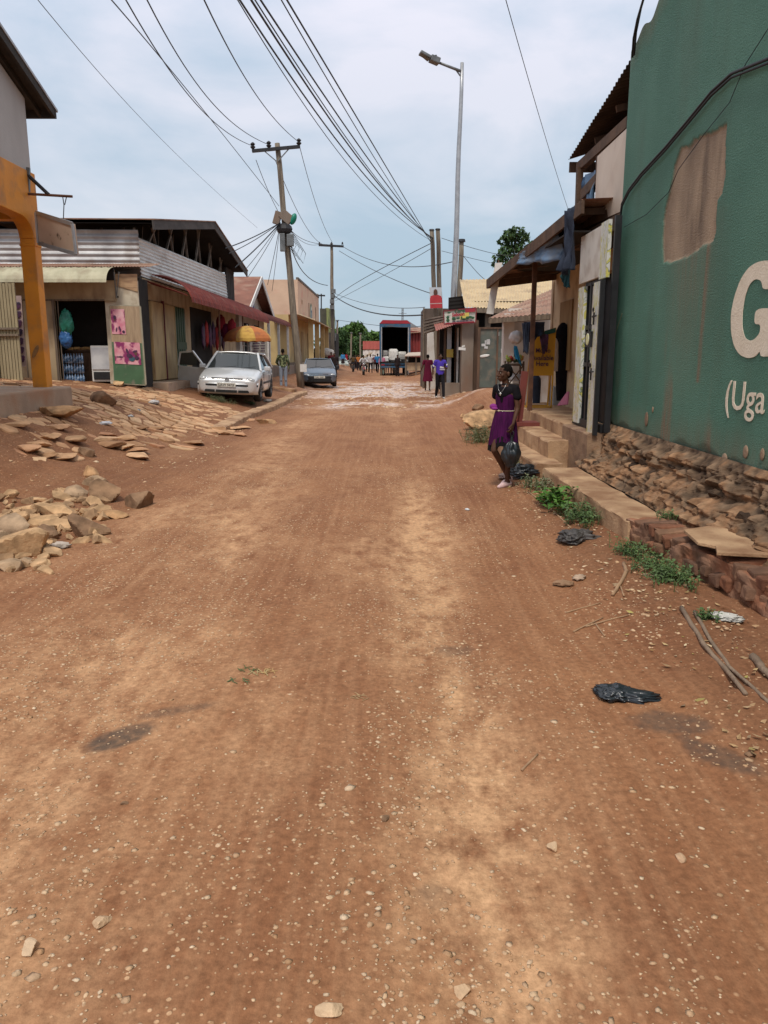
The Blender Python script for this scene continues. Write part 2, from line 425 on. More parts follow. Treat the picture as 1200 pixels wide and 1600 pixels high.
# ================================================================ stones
def attr_mat(name, ramp_cols, bump=.5, bscale=30, rough=.9, mottle=.25):
    m, n, bs = nodes(name); bs.inputs['Roughness'].default_value = rough; bs.inputs['Specular IOR Level'].default_value = .25
    a = n.nodes.new('ShaderNodeAttribute'); a.attribute_name = 'rnd'
    r = n.nodes.new('ShaderNodeValToRGB'); els = r.color_ramp.elements
    while len(els) < len(ramp_cols): els.new(.5)
    for i, cc in enumerate(ramp_cols): els[i].position = i/(len(ramp_cols)-1); els[i].color = (*cc, 1)
    n.links.new(a.outputs['Fac'], r.inputs[0])
    tc_ = n.nodes.new('ShaderNodeTexCoord'); t = n.nodes.new('ShaderNodeTexNoise'); t.inputs['Scale'].default_value = bscale*.3; t.inputs['Detail'].default_value = 6
    n.links.new(tc_.outputs['Object'], t.inputs[0])
    r2 = n.nodes.new('ShaderNodeValToRGB'); r2.color_ramp.elements[0].position = .3; r2.color_ramp.elements[1].position = .7
    r2.color_ramp.elements[0].color = (1-mottle,)*3+(1,); r2.color_ramp.elements[1].color = (1+mottle*.6,)*3+(1,)
    n.links.new(t.outputs[0], r2.inputs[0])
    x = n.nodes.new('ShaderNodeMix'); x.data_type = 'RGBA'; x.blend_type = 'MULTIPLY'; x.inputs[0].default_value = 1
    n.links.new(r.outputs[0], x.inputs[6]); n.links.new(r2.outputs[0], x.inputs[7]); n.links.new(x.outputs[2], bs.inputs['Base Color'])
    t3 = n.nodes.new('ShaderNodeTexNoise'); t3.inputs['Scale'].default_value = bscale; t3.inputs['Detail'].default_value = 5; n.links.new(tc_.outputs['Object'], t3.inputs[0])
    b = n.nodes.new('ShaderNodeBump'); b.inputs['Strength'].default_value = bump; b.inputs['Distance'].default_value = .01
    n.links.new(t3.outputs[0], b.inputs['Height']); n.links.new(b.outputs[0], bs.inputs['Normal'])
    return m
m_peb = attr_mat('dusty pebbles', [(.44, .25, .13), (.58, .38, .225), (.64, .45, .28), (.50, .31, .18), (.70, .53, .36)], bscale=80)
m_flag = attr_mat('paving flags', [(.48, .26, .135), (.58, .35, .19), (.36, .195, .10), (.64, .42, .24), (.44, .215, .115)], bscale=22, mottle=.3)
rng = np.random.default_rng(11)
ico = bmesh.new(); bmesh.ops.create_icosphere(ico, subdivisions=1, radius=1)
iv = np.array([v.co[:] for v in ico.verts]); if_ = np.array([[v.index for v in f.verts] for f in ico.faces]); ico.free()
def pebbles(name, xs, ys, sz, label, cat, flat=.42):
    n = len(xs); k = len(iv)
    ang = rng.uniform(0, 6.28, n); asp = rng.uniform(.55, 1.0, n)
    P = np.repeat(iv[None], n, 0)*(1+rng.uniform(-.34, .30, (n, k, 1)))
    P[:, :, 0] *= sz[:, None]; P[:, :, 1] *= (sz*asp)[:, None]; P[:, :, 2] *= (sz*flat*rng.uniform(.5, 1.1, n))[:, None]
    c, s = np.cos(ang)[:, None], np.sin(ang)[:, None]
    x = P[:, :, 0]*c-P[:, :, 1]*s; y = P[:, :, 0]*s+P[:, :, 1]*c
    z = gz(xs, ys)+fineg(xs, ys)-.02*sz+.0006
    P = np.stack([x+xs[:, None], y+ys[:, None], P[:, :, 2]+z[:, None]], -1).reshape(-1, 3)
    Fc = (if_[None]+(np.arange(n)*k)[:, None, None]).reshape(-1, 3)
    me = bpy.data.meshes.new(name); me.from_pydata(P.tolist(), [], Fc.tolist())
    a = me.attributes.new('rnd', 'FLOAT', 'POINT'); a.data.foreach_set('value', np.repeat(rng.uniform(0, 1, n), k).astype(np.float32))
    o = link(name, me, m_peb, smooth=True); tag(o, label, cat, kind='stuff'); return o
def scatter(n, x0, x1, y0, y1, fn, pw=1.0):
    xs = rng.uniform(x0, x1, n); ys = y0+(y1-y0)*rng.uniform(0, 1, n)**pw
    p = fn(xs, ys); k = rng.uniform(0, 1, n) < p; return xs[k], ys[k]
def dfn(x, y):
    w = .35*(fbm(y*.25, x*0+3, 61, 2)-.5)
    d = np.exp(-((x+1.45+w)/.75)**2)+.9*np.exp(-((x-.4+w*.5)/.42)**2)+.22
    return np.clip(d*(.2+1.1*sst(.35, .65, fbm(x*2.4, y*1.4, 99, 3))), 0, 1)
xa, ya = scatter(50000, -3.2, 1.9, 1.2, 11, dfn, 1.5)
pebbles('gravel', xa, ya, np.clip(rng.lognormal(-5.3, .45, len(xa)), .0025, .015), 'pale gravel worn flush into the red dirt road', 'gravel', .26)
xb, yb = scatter(5500, -3.2, 1.9, 1.2, 13, dfn, 1.35)
pebbles('gravel', xb, yb, np.clip(rng.lognormal(-4.72, .34, len(xb)), .006, .024), 'coarse tan pebbles lying loose over the wheel tracks', 'gravel', .24)
xc, yc = scatter(3200, -7.5, -2.6, 4, 17, lambda x, y: .15+.85*sst(.5, .7, fbm(x*1.2, y*1.1, 7, 3)), 1.3)
pebbles('gravel', xc, yc, np.clip(rng.lognormal(-4.2, .5, len(xc)), .006, .045), 'crushed stone chips on the left verge among rubble', 'gravel', .55)
xd, yd = scatter(2200, 1.1, 2.0, 2.3, 12, lambda x, y: sst(1.15, 1.6, x)*sst(.35, .6, fbm(x*3, y*2, 17, 3)), 1.2)
pebbles('gravel', xd, yd, np.clip(rng.lognormal(-4.7, .5, len(xd)), .004, .02), 'small chips and crumbs in the gutter along the right kerb', 'gravel', .55)
xe, ye = scatter(1500, -3.2, 3, 23, 48, lambda x, y: np.exp(-((x+.1)/2.6)**4)*.9+.03)
pebbles('gravel', xe, ye, np.clip(rng.lognormal(-3.2, .45, len(xe)), .02, .11), 'pale broken stone in the churned patch mid street', 'gravel', .35)

# crazy paving on the left verge
def voro(x0, x1, y0, y1, sx_, sy_, keep, gap, seed):
    rn = random.Random(seed); pts = []
    y = y0; r_ = 0
    while y < y1:
        x = x0+(r_ % 2)*sx_/2
        while x < x1:
            pts.append((x+rn.uniform(-.42, .42)*sx_, y+rn.uniform(-.42, .42)*sy_)); x += sx_
        y += sy_; r_ += 1
    polys = []
    for i, (cx, cy) in enumerate(pts):
        if not keep(cx, cy, rn): continue
        poly = [(cx-sx_*1.2, cy-sy_*1.2), (cx+sx_*1.2, cy-sy_*1.2), (cx+sx_*1.2, cy+sy_*1.2), (cx-sx_*1.2, cy+sy_*1.2)]
        for j, (ox, oy) in enumerate(pts):
            if i == j or abs(ox-cx) > 2.6*sx_ or abs(oy-cy) > 2.6*sy_: continue
            nx_, ny_ = ox-cx, oy-cy; l = math.hypot(nx_, ny_); nx_ /= l; ny_ /= l; d = l/2-gap*rn.uniform(.4, 1.3)
            new = []
            for k in range(len(poly)):
                a, b = poly[k], poly[(k+1) % len(poly)]
                da = (a[0]-cx)*nx_+(a[1]-cy)*ny_-d; db = (b[0]-cx)*nx_+(b[1]-cy)*ny_-d
                if da <= 0: new.append(a)
                if da*db < 0:
                    t = da/(da-db); new.append((a[0]+(b[0]-a[0])*t, a[1]+(b[1]-a[1])*t))
            poly = new
            if len(poly) < 3: break
        if len(poly) >= 3: polys.append((poly, rn.random(), (cx, cy)))
    return polys
def flagmesh(polys, name, th=.028, tilt=.035):
    v = []; f = []; rr = []
    for poly, r_, (cx, cy) in polys:
        rn = random.Random(int(r_*1e6)); tx, ty = rn.gauss(0, tilt), rn.gauss(0, tilt); lift = rn.uniform(-.008, .016)+(.03 if rn.random() < .08 else 0)
        # chip the corners
        P = []
        for k in range(len(poly)):
            a, b = poly[k], poly[(k+1) % len(poly)]; 
            if math.hypot(b[0]-a[0], b[1]-a[1]) < .03: continue
            for t in (.14, .5, .86):
                w = rn.uniform(-.06, .02)
                P.append((a[0]+(b[0]-a[0])*t+(a[0]+(b[0]-a[0])*t-cx)*w, a[1]+(b[1]-a[1])*t+(a[1]+(b[1]-a[1])*t-cy)*w))
        if len(P) < 5: continue
        b0 = len(v); n = len(P)
        for sc, dz in ((1.0, -.07), (1.0, th*.7), (.955, th)):
            for (x, y) in P:
                x2 = cx+(x-cx)*sc; y2 = cy+(y-cy)*sc
                v.append((x2, y2, float(gz0(x2, y2))+dz*rn.uniform(.85, 1.1)+lift*(dz > 0)+(x-cx)*tx+(y-cy)*ty-.02)); rr.append(r_)
        v.append((cx, cy, float(gz0(cx, cy))+th+lift-.018)); rr.append(r_)
        for k in range(n):
            k2 = (k+1) % n
            f.append([b0+k, b0+k2, b0+n+k2, b0+n+k]); f.append([b0+n+k, b0+n+k2, b0+2*n+k2, b0+2*n+k]); f.append([b0+2*n+k, b0+2*n+k2, b0+3*n])
    me = bpy.data.meshes.new(name); me.from_pydata(v, [], f)
    a = me.attributes.new('rnd', 'FLOAT', 'POINT'); a.data.foreach_set('value', rr)
    return me
def inpave(x, y, rn):
    e1 = -3.55-max(0, (13.5-y))*.22
    if x > e1+.25*math.sin(y*2.1): return False
    if y < 8.3+.35*(-x-4.5)*0+rn.uniform(-.4, .4): return False
    if x < -6.4 and y > 15: return rn.random() < .25
    if 9.3 < y < 10.1 and x > -6: return rn.random() < .3
    f_ = float(fbm(x*.5, y*.5, 201, 2))
    return rn.random() < (.95 if f_ > .42 else .5)
me = flagmesh(voro(-9.5, -3.3, 8.2, 20.5, .27, .235, inpave, .015, 5), 'stone_paving')
tag(link('stone_paving', me, m_flag), 'broken flat stone paving sloping up the left verge', 'paving', kind='structure')

def rockmesh(size, seed, sub=4, facets=10, rough=.035):
    rn = random.Random(seed)
    bm = bmesh.new(); bmesh.ops.create_icosphere(bm, subdivisions=sub, radius=1)
    pl = []
    for k in range(facets):
        d = V((rn.gauss(0, 1), rn.gauss(0, 1), rn.gauss(0, 1))).normalized(); pl.append((d, rn.uniform(.46, .86)))
    off = rn.uniform(0, 50)
    for v in bm.verts:
        d = v.co.normalized(); r_ = 1.15
        for n_, dd in pl:
            c = d.dot(n_)
            if c > .05: r_ = min(r_, dd/c)
        r_ *= 1+rough*2*(float(fbm(d.x*3+off, d.y*3+d.z*2.3, seed, 3))-.5)
        v.co = V((d.x*size[0], d.y*size[1], d.z*size[2]))*r_*.70
    me = bpy.data.meshes.new('rock'); bm.to_mesh(me); bm.free()
    a = me.attributes.new('rnd', 'FLOAT', 'POINT'); a.data.foreach_set('value', [rn.random()]*len(me.vertices))
    me.shade_smooth()
    try: me.set_sharp_from_angle(angle=R(24))
    except Exception: pass
    return me
m_rock = attr_mat('rubble stone', [(.48, .28, .14), (.38, .265, .17), (.54, .34, .18), (.24, .14, .08), (.46, .32, .20)], bscale=26, bump=.9, mottle=.5)
def rock(x, y, size, seed, label, rz=0, sink=.25, cat='rock', group=None, tilt=(0, 0), m=None, z=None, rnd=None, name='rock'):
    me = rockmesh(size, seed)
    if rnd is not None: me.attributes['rnd'].data.foreach_set('value', [rnd]*len(me.vertices))
    zz = G(x, y) if z is None else z
    o = link(name, me, m or m_rock); o.location = (x, y, zz+size[2]*.5*(1-sink*2)*.9); o.rotation_euler = (tilt[0], tilt[1], rz)
    return tag(o, label, cat, group)
def pr(px, py): p = onG(px, py); return p.x, p.y
RK = [ # px, py (foot), size, label
 (140, 744, (.26, .2, .18), 'small orange stone lying alone above the rubble pile', .0),
 (114, 778, (.42, .3, .26), 'pale grey slab stone leaning at the back of the rubble pile', .3),
 (162, 782, (.5, .4, .34), 'square cut brown stone block in the middle of the row of big rocks', .72),
 (213, 792, (.46, .36, .30), 'rough pitted brown rock nearest the road at the right end of the rubble', .78),
 (150, 762, (.40, .22, .2), 'low grey stone half hidden behind the square block', .3),
 (90, 808, (.72, .26, .2), 'long flat tan slab stone lying across the rubble pile', .5),
 (128, 838, (.42, .34, .3), 'rough earthy boulder in front of the long flat slab', .76),
 (66, 842, (.28, .24, .22), 'small dark brown stone beside the rough earthy boulder', .76),
 (18, 836, (.62, .4, .34), 'big grey brown stone at the left picture edge, upper one', .27),
 (30, 872, (.66, .42, .44), 'largest tan sandstone boulder at the left picture edge', .5),
 (-12, 862, (.5, .4, .4), 'grey boulder cut off by the left picture edge', .3),
 (8, 892, (.30, .24, .2), 'small grey stone at the lower left end of the rubble', .3),
 (34, 884, (.20, .16, .13), 'pinkish pebble sized stone below the largest boulder', .95),
 (70, 822, (.36, .22, .16), 'thin tan stone wedged under the long flat slab', .5),
 (42, 800, (.44, .26, .16), 'flat tan stone at the back left of the rubble pile', .5),
 (175, 810, (.30, .22, .10), 'flat orange stone pressed into the dirt below the square block', .0),
 (133, 712, (.22, .2, .2), 'dark brown stone standing alone below the stone paving', .76),
 (162, 632, (.36, .3, .26), 'dark rounded stone lying in front of the shop kiosk', .76),
 (183, 604, (.26, .22, .2), 'yellowish stone at the foot of the poster door', .5),
 (416, 662, (.48, .2, .14), 'broken kerb block fallen on the road beside the left kerb', .5),
 (85, 653, (.6, .34, .2), 'flat reddish stone sticking up from the paving by the shop platform', .0),
 (745, 642, (.3, .22, .16), 'small brown stone on the dirt mound behind the girl', .76),
 (762, 668, (.9, .5, .34), 'pale sandy boulder bulging from the bank beside the girl', .5),
 (740, 657, (.26, .2, .12), 'small dark stone on the bank left of the sandy boulder', .76),
 (728, 652, (.2, .15, .1), 'reddish stone chip left of the bank beyond the girl', 0.),
]
for i, (px, py, s, lab, rr_) in enumerate(RK):
    x, y = pr(px, py+0); s = tuple(q*((.50 if px < 60 else .66) if px < 300 and py > 700 else 1) for q in s); rock(x, y+s[1]*.3, s, 100+i, lab, rz=random.uniform(-.5, .5), tilt=(random.uniform(-.15, .15), random.uniform(-.2, .2)), rnd=rr_, sink=.18)
srcs = [rock(-2.75, 5.9, (.12, .1, .08), 300, 'small tan rubble stones strewn among the big rocks on the left', group='small rubble stones'),
        rock(-2.6, 5.6, (.10, .075, .06), 301, 'small tan rubble stones strewn among the big rocks on the left', group='small rubble stones'),
        rock(-2.9, 5.4, (.16, .1, .07), 302, 'small tan rubble stones strewn among the big rocks on the left', group='small rubble stones')]
for i in range(170):
    s = srcs[i % 3].copy(); col.objects.link(s)
    px = random.uniform(-20, 165); py = random.uniform(775, 895) if px < 90 else random.uniform(770, 850)
    x, y = pr(px, py); k = random.choice((random.uniform(.3, .8), random.uniform(.7, 1.6))); s.scale = (k, k, k); s.location = (x, y, G(x, y)+.015); s.rotation_euler = (random.uniform(-.5, .5), random.uniform(-.5, .5), random.uniform(0, 6))
for i in range(24):   # loose broken flags round the paving edge
    px, py = random.choice([(random.uniform(0, 280), random.uniform(690, 735)), (random.uniform(160, 300), random.uniform(668, 700)), (random.uniform(0, 130), random.uniform(640, 700)), (random.uniform(320, 375), random.uniform(668, 684))])
    x, y = pr(px, py)
    rock(x, y, (random.uniform(.22, .46), random.uniform(.18, .34), random.uniform(.05, .09)), 400+i, 'flat broken paving stone lying loose at the edge of the stone paving', rz=random.uniform(0, 3), group='loose paving stones', cat='paving stone', m=m_flag, name='paving_stone', sink=.1)

# left kerb
kt = thing('kerb', 'long low concrete kerb edging the raised left verge', 'kerb', (-3.4, 16, .0))
pts = []
mb = MB(); P = []
for i, y in enumerate(np.linspace(16.0, 31.5, 60)):
    x = -3.36+.05*math.sin(y*.6)+.02*random.uniform(-1, 1)+.012*(y-16); h = .10+.05*sst(16, 20, y)+random.uniform(-.012, .012); zb = float(gz0(x+.1, y))
    P.append([(x+.07, y, zb-.15), (x+.06+random.uniform(-.01, .01), y, zb+h*.8), (x+.03, y, zb+h), (x-.16, y, zb+h+random.uniform(-.01, .01)), (x-.30, y, zb+h*.9), (x-.32, y, zb-.1)])
mb.grid(P); mb.f.append([0, 1, 2, 3, 4, 5]); mb.mi.append(0); n_ = len(mb.v); mb.f.append([n_-6+k for k in range(6)]); mb.mi.append(0)
mb.build('kerb_stone', m_step, kt)
mb = MB(); mb.bar((-3.6, 31.55, .1), (-5.2, 32.3, .25), .2, .25); mb.build('kerb_return', m_step, kt)
# ================================================================ LEFT SIDE BUILDINGS
m_orange = M('orange paint', (.72, .27, .02), (.62, .225, .018), 3, rough=.6, bump=.15, bscale=30, dirt=(.36, .16, .055), dscale=3.2, dlo=.5, dhi=.75)
m_grey = M('grey render', (.47, .44, .41), (.40, .37, .345), 1.6, bump=.2, bscale=30, dirt=(.33, .30, .27), dscale=1, st=(1, 1, .5))
m_cream = M('dirty cream board', (.47, .36, .22), (.38, .28, .17), 2, rough=.8, dirt=(.22, .14, .085), dscale=2.5, st=(1, 1, .5), bump=.1)
m_creaml = M('pale cream board', (.62, .55, .42), (.54, .46, .34), 2, rough=.8, dirt=(.36, .27, .18), dscale=3)
m_ply = M('plywood', (.50, .33, .19), (.40, .25, .14), 2, rough=.8, st=(1, 1, 5), dirt=(.28, .17, .10), dscale=4)
m_corr = M('weathered iron sheet', (.50, .50, .50), (.33, .32, .32), 2.2, rough=.48, metal=.35, dirt=(.20, .15, .12), dscale=1.6, dlo=.52, dhi=.75)
m_corrw = M('pale iron sheet', (.72, .72, .69), (.60, .60, .57), 2.5, rough=.55, metal=.1, dirt=(.36, .32, .28), dscale=1.8, dlo=.55, dhi=.8)
m_corrr = M('rusty iron sheet', (.27, .13, .085), (.38, .25, .17), 2.5, rough=.8, metal=.1, dirt=(.13, .075, .05), dscale=2.2, bump=.2)
m_maroon = M('maroon painted sheet', (.20, .043, .032), (.13, .03, .024), 3, rough=.8, spec=.2, dirt=(.20, .10, .075), dscale=2.5, dlo=.55, dhi=.8)
m_olive = M('faded cream green sheet', (.47, .43, .29), (.38, .35, .23), 3, rough=.6, dirt=(.25, .19, .12), dscale=2.2)
m_tan = M('straw coloured iron sheet', (.58, .44, .25), (.47, .35, .20), 2.5, rough=.6, dirt=(.30, .21, .13), dscale=1.8, dlo=.55, dhi=.8)
m_green = M('green paint', (.07, .15, .075), (.055, .12, .06), 3, rough=.6, dirt=(.17, .17, .12), dscale=5, dlo=.55, dhi=.7)
m_dgreen = M('dark green gate', (.02, .07, .03), (.015, .05, .022), 5, rough=.5)
m_beige = M('beige door paint', (.44, .31, .15), (.37, .26, .125), 2.5, rough=.6, dirt=(.24, .15, .075), dscale=3, st=(1, 1, .4))

m_truss0 = M('shaded timber', (.05, .042, .036), (.03, .026, .022), 5)  # eave shade put into the colour of the rafters and lining
# --- arcade building at the far left
t = thing('arcade_building', 'orange arcaded building with grey upper storey cut off by the left edge', 'building', (-6.1, 12.5, .85))
px_ = -5.69
mb = MB()
zb, ztop = 3.75, 4.45
# street beam with haunched opening (profile in Y-Z), near pillars out of frame
prof = [(13.36, ztop), (13.36, 3.42), (13.12, 3.42)]
for k in range(9):
    a = k/8*math.pi/2; prof.append((13.12-.42*(1-math.cos(a)), 3.42+.3*math.sin(a)))
prof += [(10.2, 3.78)]
for k in range(9):
    a = math.pi/2-k/8*math.pi/2; prof.append((9.44+.42*(1-math.cos(a)), 3.42+.3*math.sin(a)))
prof += [(9.2, 3.42), (9.2, ztop)]
mb.prism([(px_, y, z) for y, z in prof], (-.24, 0, 0)); mb.build('arch_beam', m_orange, t, bevel=.012)
mb = MB(); mb.bx(-5.93, -12, 13.14, 13.355, 3.72, ztop-.002); mb.build('side_beam', m_orange, t, bevel=.012)
for y in (13.13, 9.2):
    mb = MB(); mb.bx(px_, px_-.24, y, y+.23, 1.0, 3.42); mb.bx(px_+.010, px_-.25, y-.010, y+.24, 3.30, 3.34); mb.build('pillar', m_orange, t, bevel=.012)
mb = MB(); mb.bx(-9.05, -9.4, 13.15, 13.5, 1.0, 3.72); mb.build('pillar', m_orange, t, bevel=.012)
mb = MB(); mb.prism([(-5.74, 13.33, ztop), (-5.74, 13.33, 5.58), (-5.74, 6, 8.1), (-5.74, 6, ztop)], (-6, 0, 0)); mb.build('upper_wall', m_grey, t)
mb = MB(); mb.slab((-5.46, 13.95, 5.58), (-12, 13.95, 5.58), (-12, 7, 7.92), (-5.46, 7, 7.92), -.04); mb.build('roof', m_corr, t)
mb = MB()
for x in (-5.5, -5.72): mb.bar((x, 13.88, 5.50), (x, 7, 7.82), .05, .14)
mb.bar((-5.47, 13.86, 5.50), (-11, 13.86, 5.50), .06, .14); mb.build('rafter', m_truss0, t)
mb = MB(); mb.slab((-5.49, 13.92, 5.53), (-12, 13.92, 5.53), (-12, 7, 7.87), (-5.49, 7, 7.87), -.01); mb.build('shade_lining', m_truss0, t)  # dark sheet added beneath the roof, standing in for eave shade
mb = MB(); mb.bx(-5.82, -12, 7.2, 13.3, 3.9, 3.98); mb.build('ceiling', m_dark, t)
mb = MB(); mb.bx(-9.5, -9.7, 6, 13.1, 1, 3.7); mb.build('back_wall', m_conc, t)
mb = MB(); mb.ell((-5.83, 13.122, 1.62), (.035, .006, .12), rot=Euler((0, .5, 0)).to_matrix()); mb.build('scuff', M('scuff mark', (.22, .12, .05), (.36, .17, .05), 18), t, smooth=True)
# platform with rounded corner
P = []; poly = [(-5.35, 5), (-5.35, 13.4)]
for k in range(7): a = k/6*math.pi/2; poly.append((-5.35-.3*(1-math.cos(a)), 13.4+.3*math.sin(a)))
poly += [(-12, 13.7), (-12, 5)]
mb = MB(); mb.prism([(x-.06, y+.0, -.1) for x, y in poly], (0, 0, 1.13)); mb.build('platform', m_conc, t, bevel=.03)
# bracket with rods on the corner and hanging board
b = thing('wall_bracket', 'rusty pole bracket bolted to the orange corner beam', 'bracket', (-5.78, 13.3, 3.9))
c0 = aY(44, 262, 13.1); c1 = aY(44, 300, 13.1)
mb = MB(); mb.bar(c0, c1, .05); mb.build('upright', m_metal, b)
mb = MB(); mb.tube([aY(24, 297, 13.1), aY(44, 303, 13.05), aY(113, 307, 13.05)], .022, 6); mb.build('rod', m_rust, b)
mb = MB(); mb.tube([aY(42, 272, 13.1), aY(76, 304, 13.05)], .03, 6); mb.tube([aY(0, 250, 13.05), aY(35, 258, 13.1)], .012, 5); mb.build('brace', m_black, b)
mb = MB(); mb.tube([aY(98, 307, 13.05), aY(100, 320, 13.05), aY(99, 345, 13.05)], .008, 5); mb.tube([aY(104, 307, 13.05), aY(101, 320, 13.05)], .008, 5); mb.build('chain', m_wireg, b)
s = thing('hanging_sign', 'blank dirty beige signboard hanging off the orange pillar', 'sign', (-5.5, 13.3, 3.0))
q = [aY(56, 332, 13.1), aY(113, 350, 12.55), aY(119, 397, 12.6), aY(60, 380, 13.15)]
mb = MB(); mb.slab(*q, .05); mb.build('board', M('faded board', (.56, .43, .33), (.48, .36, .27), 3, dirt=(.10, .07, .05), dscale=6, dlo=.6, dhi=.68), s)
mb = MB()
for i in range(4): mb.bar(q[i], q[(i+1) % 4], .03, .06)
mb.build('frame', m_gal, s)

# --- kiosk shop facing us
Yk = 20.2; zf = .84
t = thing('kiosk_shop', 'small cream boarded shop with open front beneath a curled awning', 'shop', (-8.2, Yk, zf))
x0, x1, x2, x3 = -12.2, aY(95, 600, Yk).x, aY(172, 600, Yk).x, aY(222, 590, Yk).x
zt = aY(100, 470, Yk).z
zc = aY(100, 438, Yk).z
mb = MB(); mb.bx(x0, x1, Yk, Yk+.08, zf-.3, zt); mb.bx(x0, x3-.55, Yk+.001, Yk+.08, zt+.002, zc+.25); mb.build('wall', m_cream, t)
mb = MB()
for px in (38, 67, 94): x = aY(px, 520, Yk).x; mb.bx(x-.012, x+.012, Yk-.012, Yk, zf, zt)
mb.bx(x1-.06, x1, Yk-.03, Yk+.02, zf-.1, zt+.03); mb.bx(x0, x2, Yk-.02, Yk, zt, zt+.035); mb.build('batten', m_wood2, t)
mb = MB(); mb.bx(x2-.02, x3, Yk+.1, Yk+.16, zf, aY(200, 438, Yk).z); mb.build('side_panel', m_creaml, t)
mb = MB(); mb.prism([aY(177, 428, Yk+.08), aY(214, 428, Yk+.08), aY(215, 456, Yk+.08), aY(183, 447, Yk+.08), aY(179, 446, Yk+.08)], (0, .015, 0)); mb.build('plywood_patch', m_ply, t)
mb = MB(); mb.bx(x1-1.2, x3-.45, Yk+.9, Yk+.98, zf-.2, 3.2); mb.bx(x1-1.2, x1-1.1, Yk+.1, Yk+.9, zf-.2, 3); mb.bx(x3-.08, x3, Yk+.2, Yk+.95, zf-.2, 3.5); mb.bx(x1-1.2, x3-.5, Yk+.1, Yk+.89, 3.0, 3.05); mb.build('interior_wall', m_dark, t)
mb = MB(); mb.bx(x1-1.2, x3-.5, Yk-.25, Yk+.9, zf-.5, zf-.03); mb.build('floor', m_concg, t)
# poster door
d = thing('poster_door', 'open metal shop door, boarded above and green below, with pink posters', 'door', (x2+.4, Yk-.3, zf))
A_, B_ = aY(172, 478, Yk-.2), aY(219, 479, Yk-.35); C_, D_ = aY(228, 601, Yk-.35), aY(180, 598, Yk-.2)
Mi, Mj = D_.lerp(A_, .535), C_.lerp(B_, .535)
mb = MB(); mb.slab(D_, C_, Mj, Mi, .04); mb.build('lower_panel', m_green, d)
mb = MB(); mb.slab(Mi, Mj, B_, A_, .04)
for k in range(1, 6): mb.bar(Mi.lerp(Mj, k/6)-V((0, .01, 0)), A_.lerp(B_, k/6)-V((0, .01, 0)), .012)
mb.build('board_panel', M('unpainted boards', (.42, .31, .20), (.33, .24, .15), 8, st=(6, 1, .5), dirt=(.24, .16, .10)), d)
mb = MB()
for a_, b_ in ((A_, B_), (B_, C_), (C_, D_), (D_, A_), (Mi, Mj)): mb.bar(a_-V((0, .015, 0)), b_-V((0, .015, 0)), .045)
mb.build('frame', M('door frame paint', (.36, .33, .24), (.30, .27, .19), 6), d)
m_pink = M('pink poster', (.60, .20, .27), (.72, .42, .44), 5, rough=.5, dirt=(.25, .03, .12), dscale=3.5, dlo=.5, dhi=.56)
m_ink = M('poster ink', (.03, .02, .04), (.10, .03, .08), 8, rough=.6)
m_skinp = M('poster brown', (.14, .07, .05), (.1, .05, .035), 8, rough=.6)
def on(A, B, C, D, u, v, off=.03): # bilinear on quad: A TL, B TR, C BR, D BL
    p = A.lerp(B, u).lerp(D.lerp(C, u), v); n = (B-A).cross(D-A).normalized(); n = n if n.y < 0 else -n
    return p+n*off
def poster(par, q, u0, u1, v0, v1, fig):
    mb = MB(); pts = [on(*q, u, v, .052) for u, v in ((u0, v0), (u1, v0), (u1, v1), (u0, v1))]; mb.slab(*pts, .003)
    o = mb.build('poster', m_pink, par)
    for name_, m_, shapes in fig:
        mb = MB()
        for cu, cv, ru, rv, a in shapes:
            cc = on(*q, u0+(u1-u0)*cu, v0+(v1-v0)*cv, .058)
            ux = (q[1]-q[0])*(u1-u0); vy = (q[3]-q[0])*(v1-v0); P = []
            for k in range(14):
                th = k/14*2*math.pi; dx = ru*math.cos(th); dy = rv*math.sin(th)
                P.append(cc+ux*(dx*math.cos(a)-dy*math.sin(a))+vy*(dx*math.sin(a)+dy*math.cos(a)))
            mb.prism(P, V((0, -.002, 0)))
        mb.build(name_, m_, o)
qq = (A_, B_, C_, D_)
poster(d, qq, .04, .5, .04, .36, [('printed_figure', m_ink, [(.28, .33, .1, .08, 0), (.35, .82, .05, .1, .4), (.6, .78, .05, .12, -.5), (.85, .9, .1, .06, 0)]), ('printed_face', m_skinp, [(.26, .42, .07, .06, 0)])])
poster(d, qq, .08, .93, .46, .745, [('printed_figure', m_ink, [(.58, .62, .13, .1, .6), (.85, .7, .09, .1, 0), (.5, .4, .05, .12, -.3), (.8, .4, .1, .05, -.4), (.2, .68, .14, .03, 0)]), ('printed_shirt', M('poster teal', (.05, .12, .15), (.04, .1, .12), 8), [(.66, .75, .12, .12, .5)]), ('printed_face', m_skinp, [(.82, .5, .06, .08, 0)])])
# shop stock
fr = thing('freezer', 'white glass fronted drinks fridge standing in the dark shop doorway', 'fridge', (aY(158, 587, Yk+.3).x, Yk+.3, zf))
fx0, fx1 = aY(142, 560, Yk+.2).x, aY(175, 560, Yk+.2).x; fz = aY(150, 540, Yk+.2).z
mb = MB(); mb.bx(fx0, fx1, Yk+.2, Yk+.75, zf+.05, fz); mb.build('cabinet', m_white, fr, bevel=.02)
mb = MB(); mb.bx(fx0+.05, fx1-.03, Yk+.18, Yk+.2, zf+.1, zf+.3); mb.build('vent_grille', m_black, fr)
mb = MB(); mb.bx(fx0+.02, fx1-.02, Yk+.175, Yk+.2, zf+.36, fz-.05); mb.build('door', M('fridge door', (.62, .63, .63), (.38, .39, .42), 2.2, rough=.3), fr, bevel=.008)
m_blueb = M('blue bottles', (.10, .19, .33), (.35, .45, .6), 14, rough=.25, lo=.5, hi=.56)
cx0 = aY(101, 590, Yk+.3).x
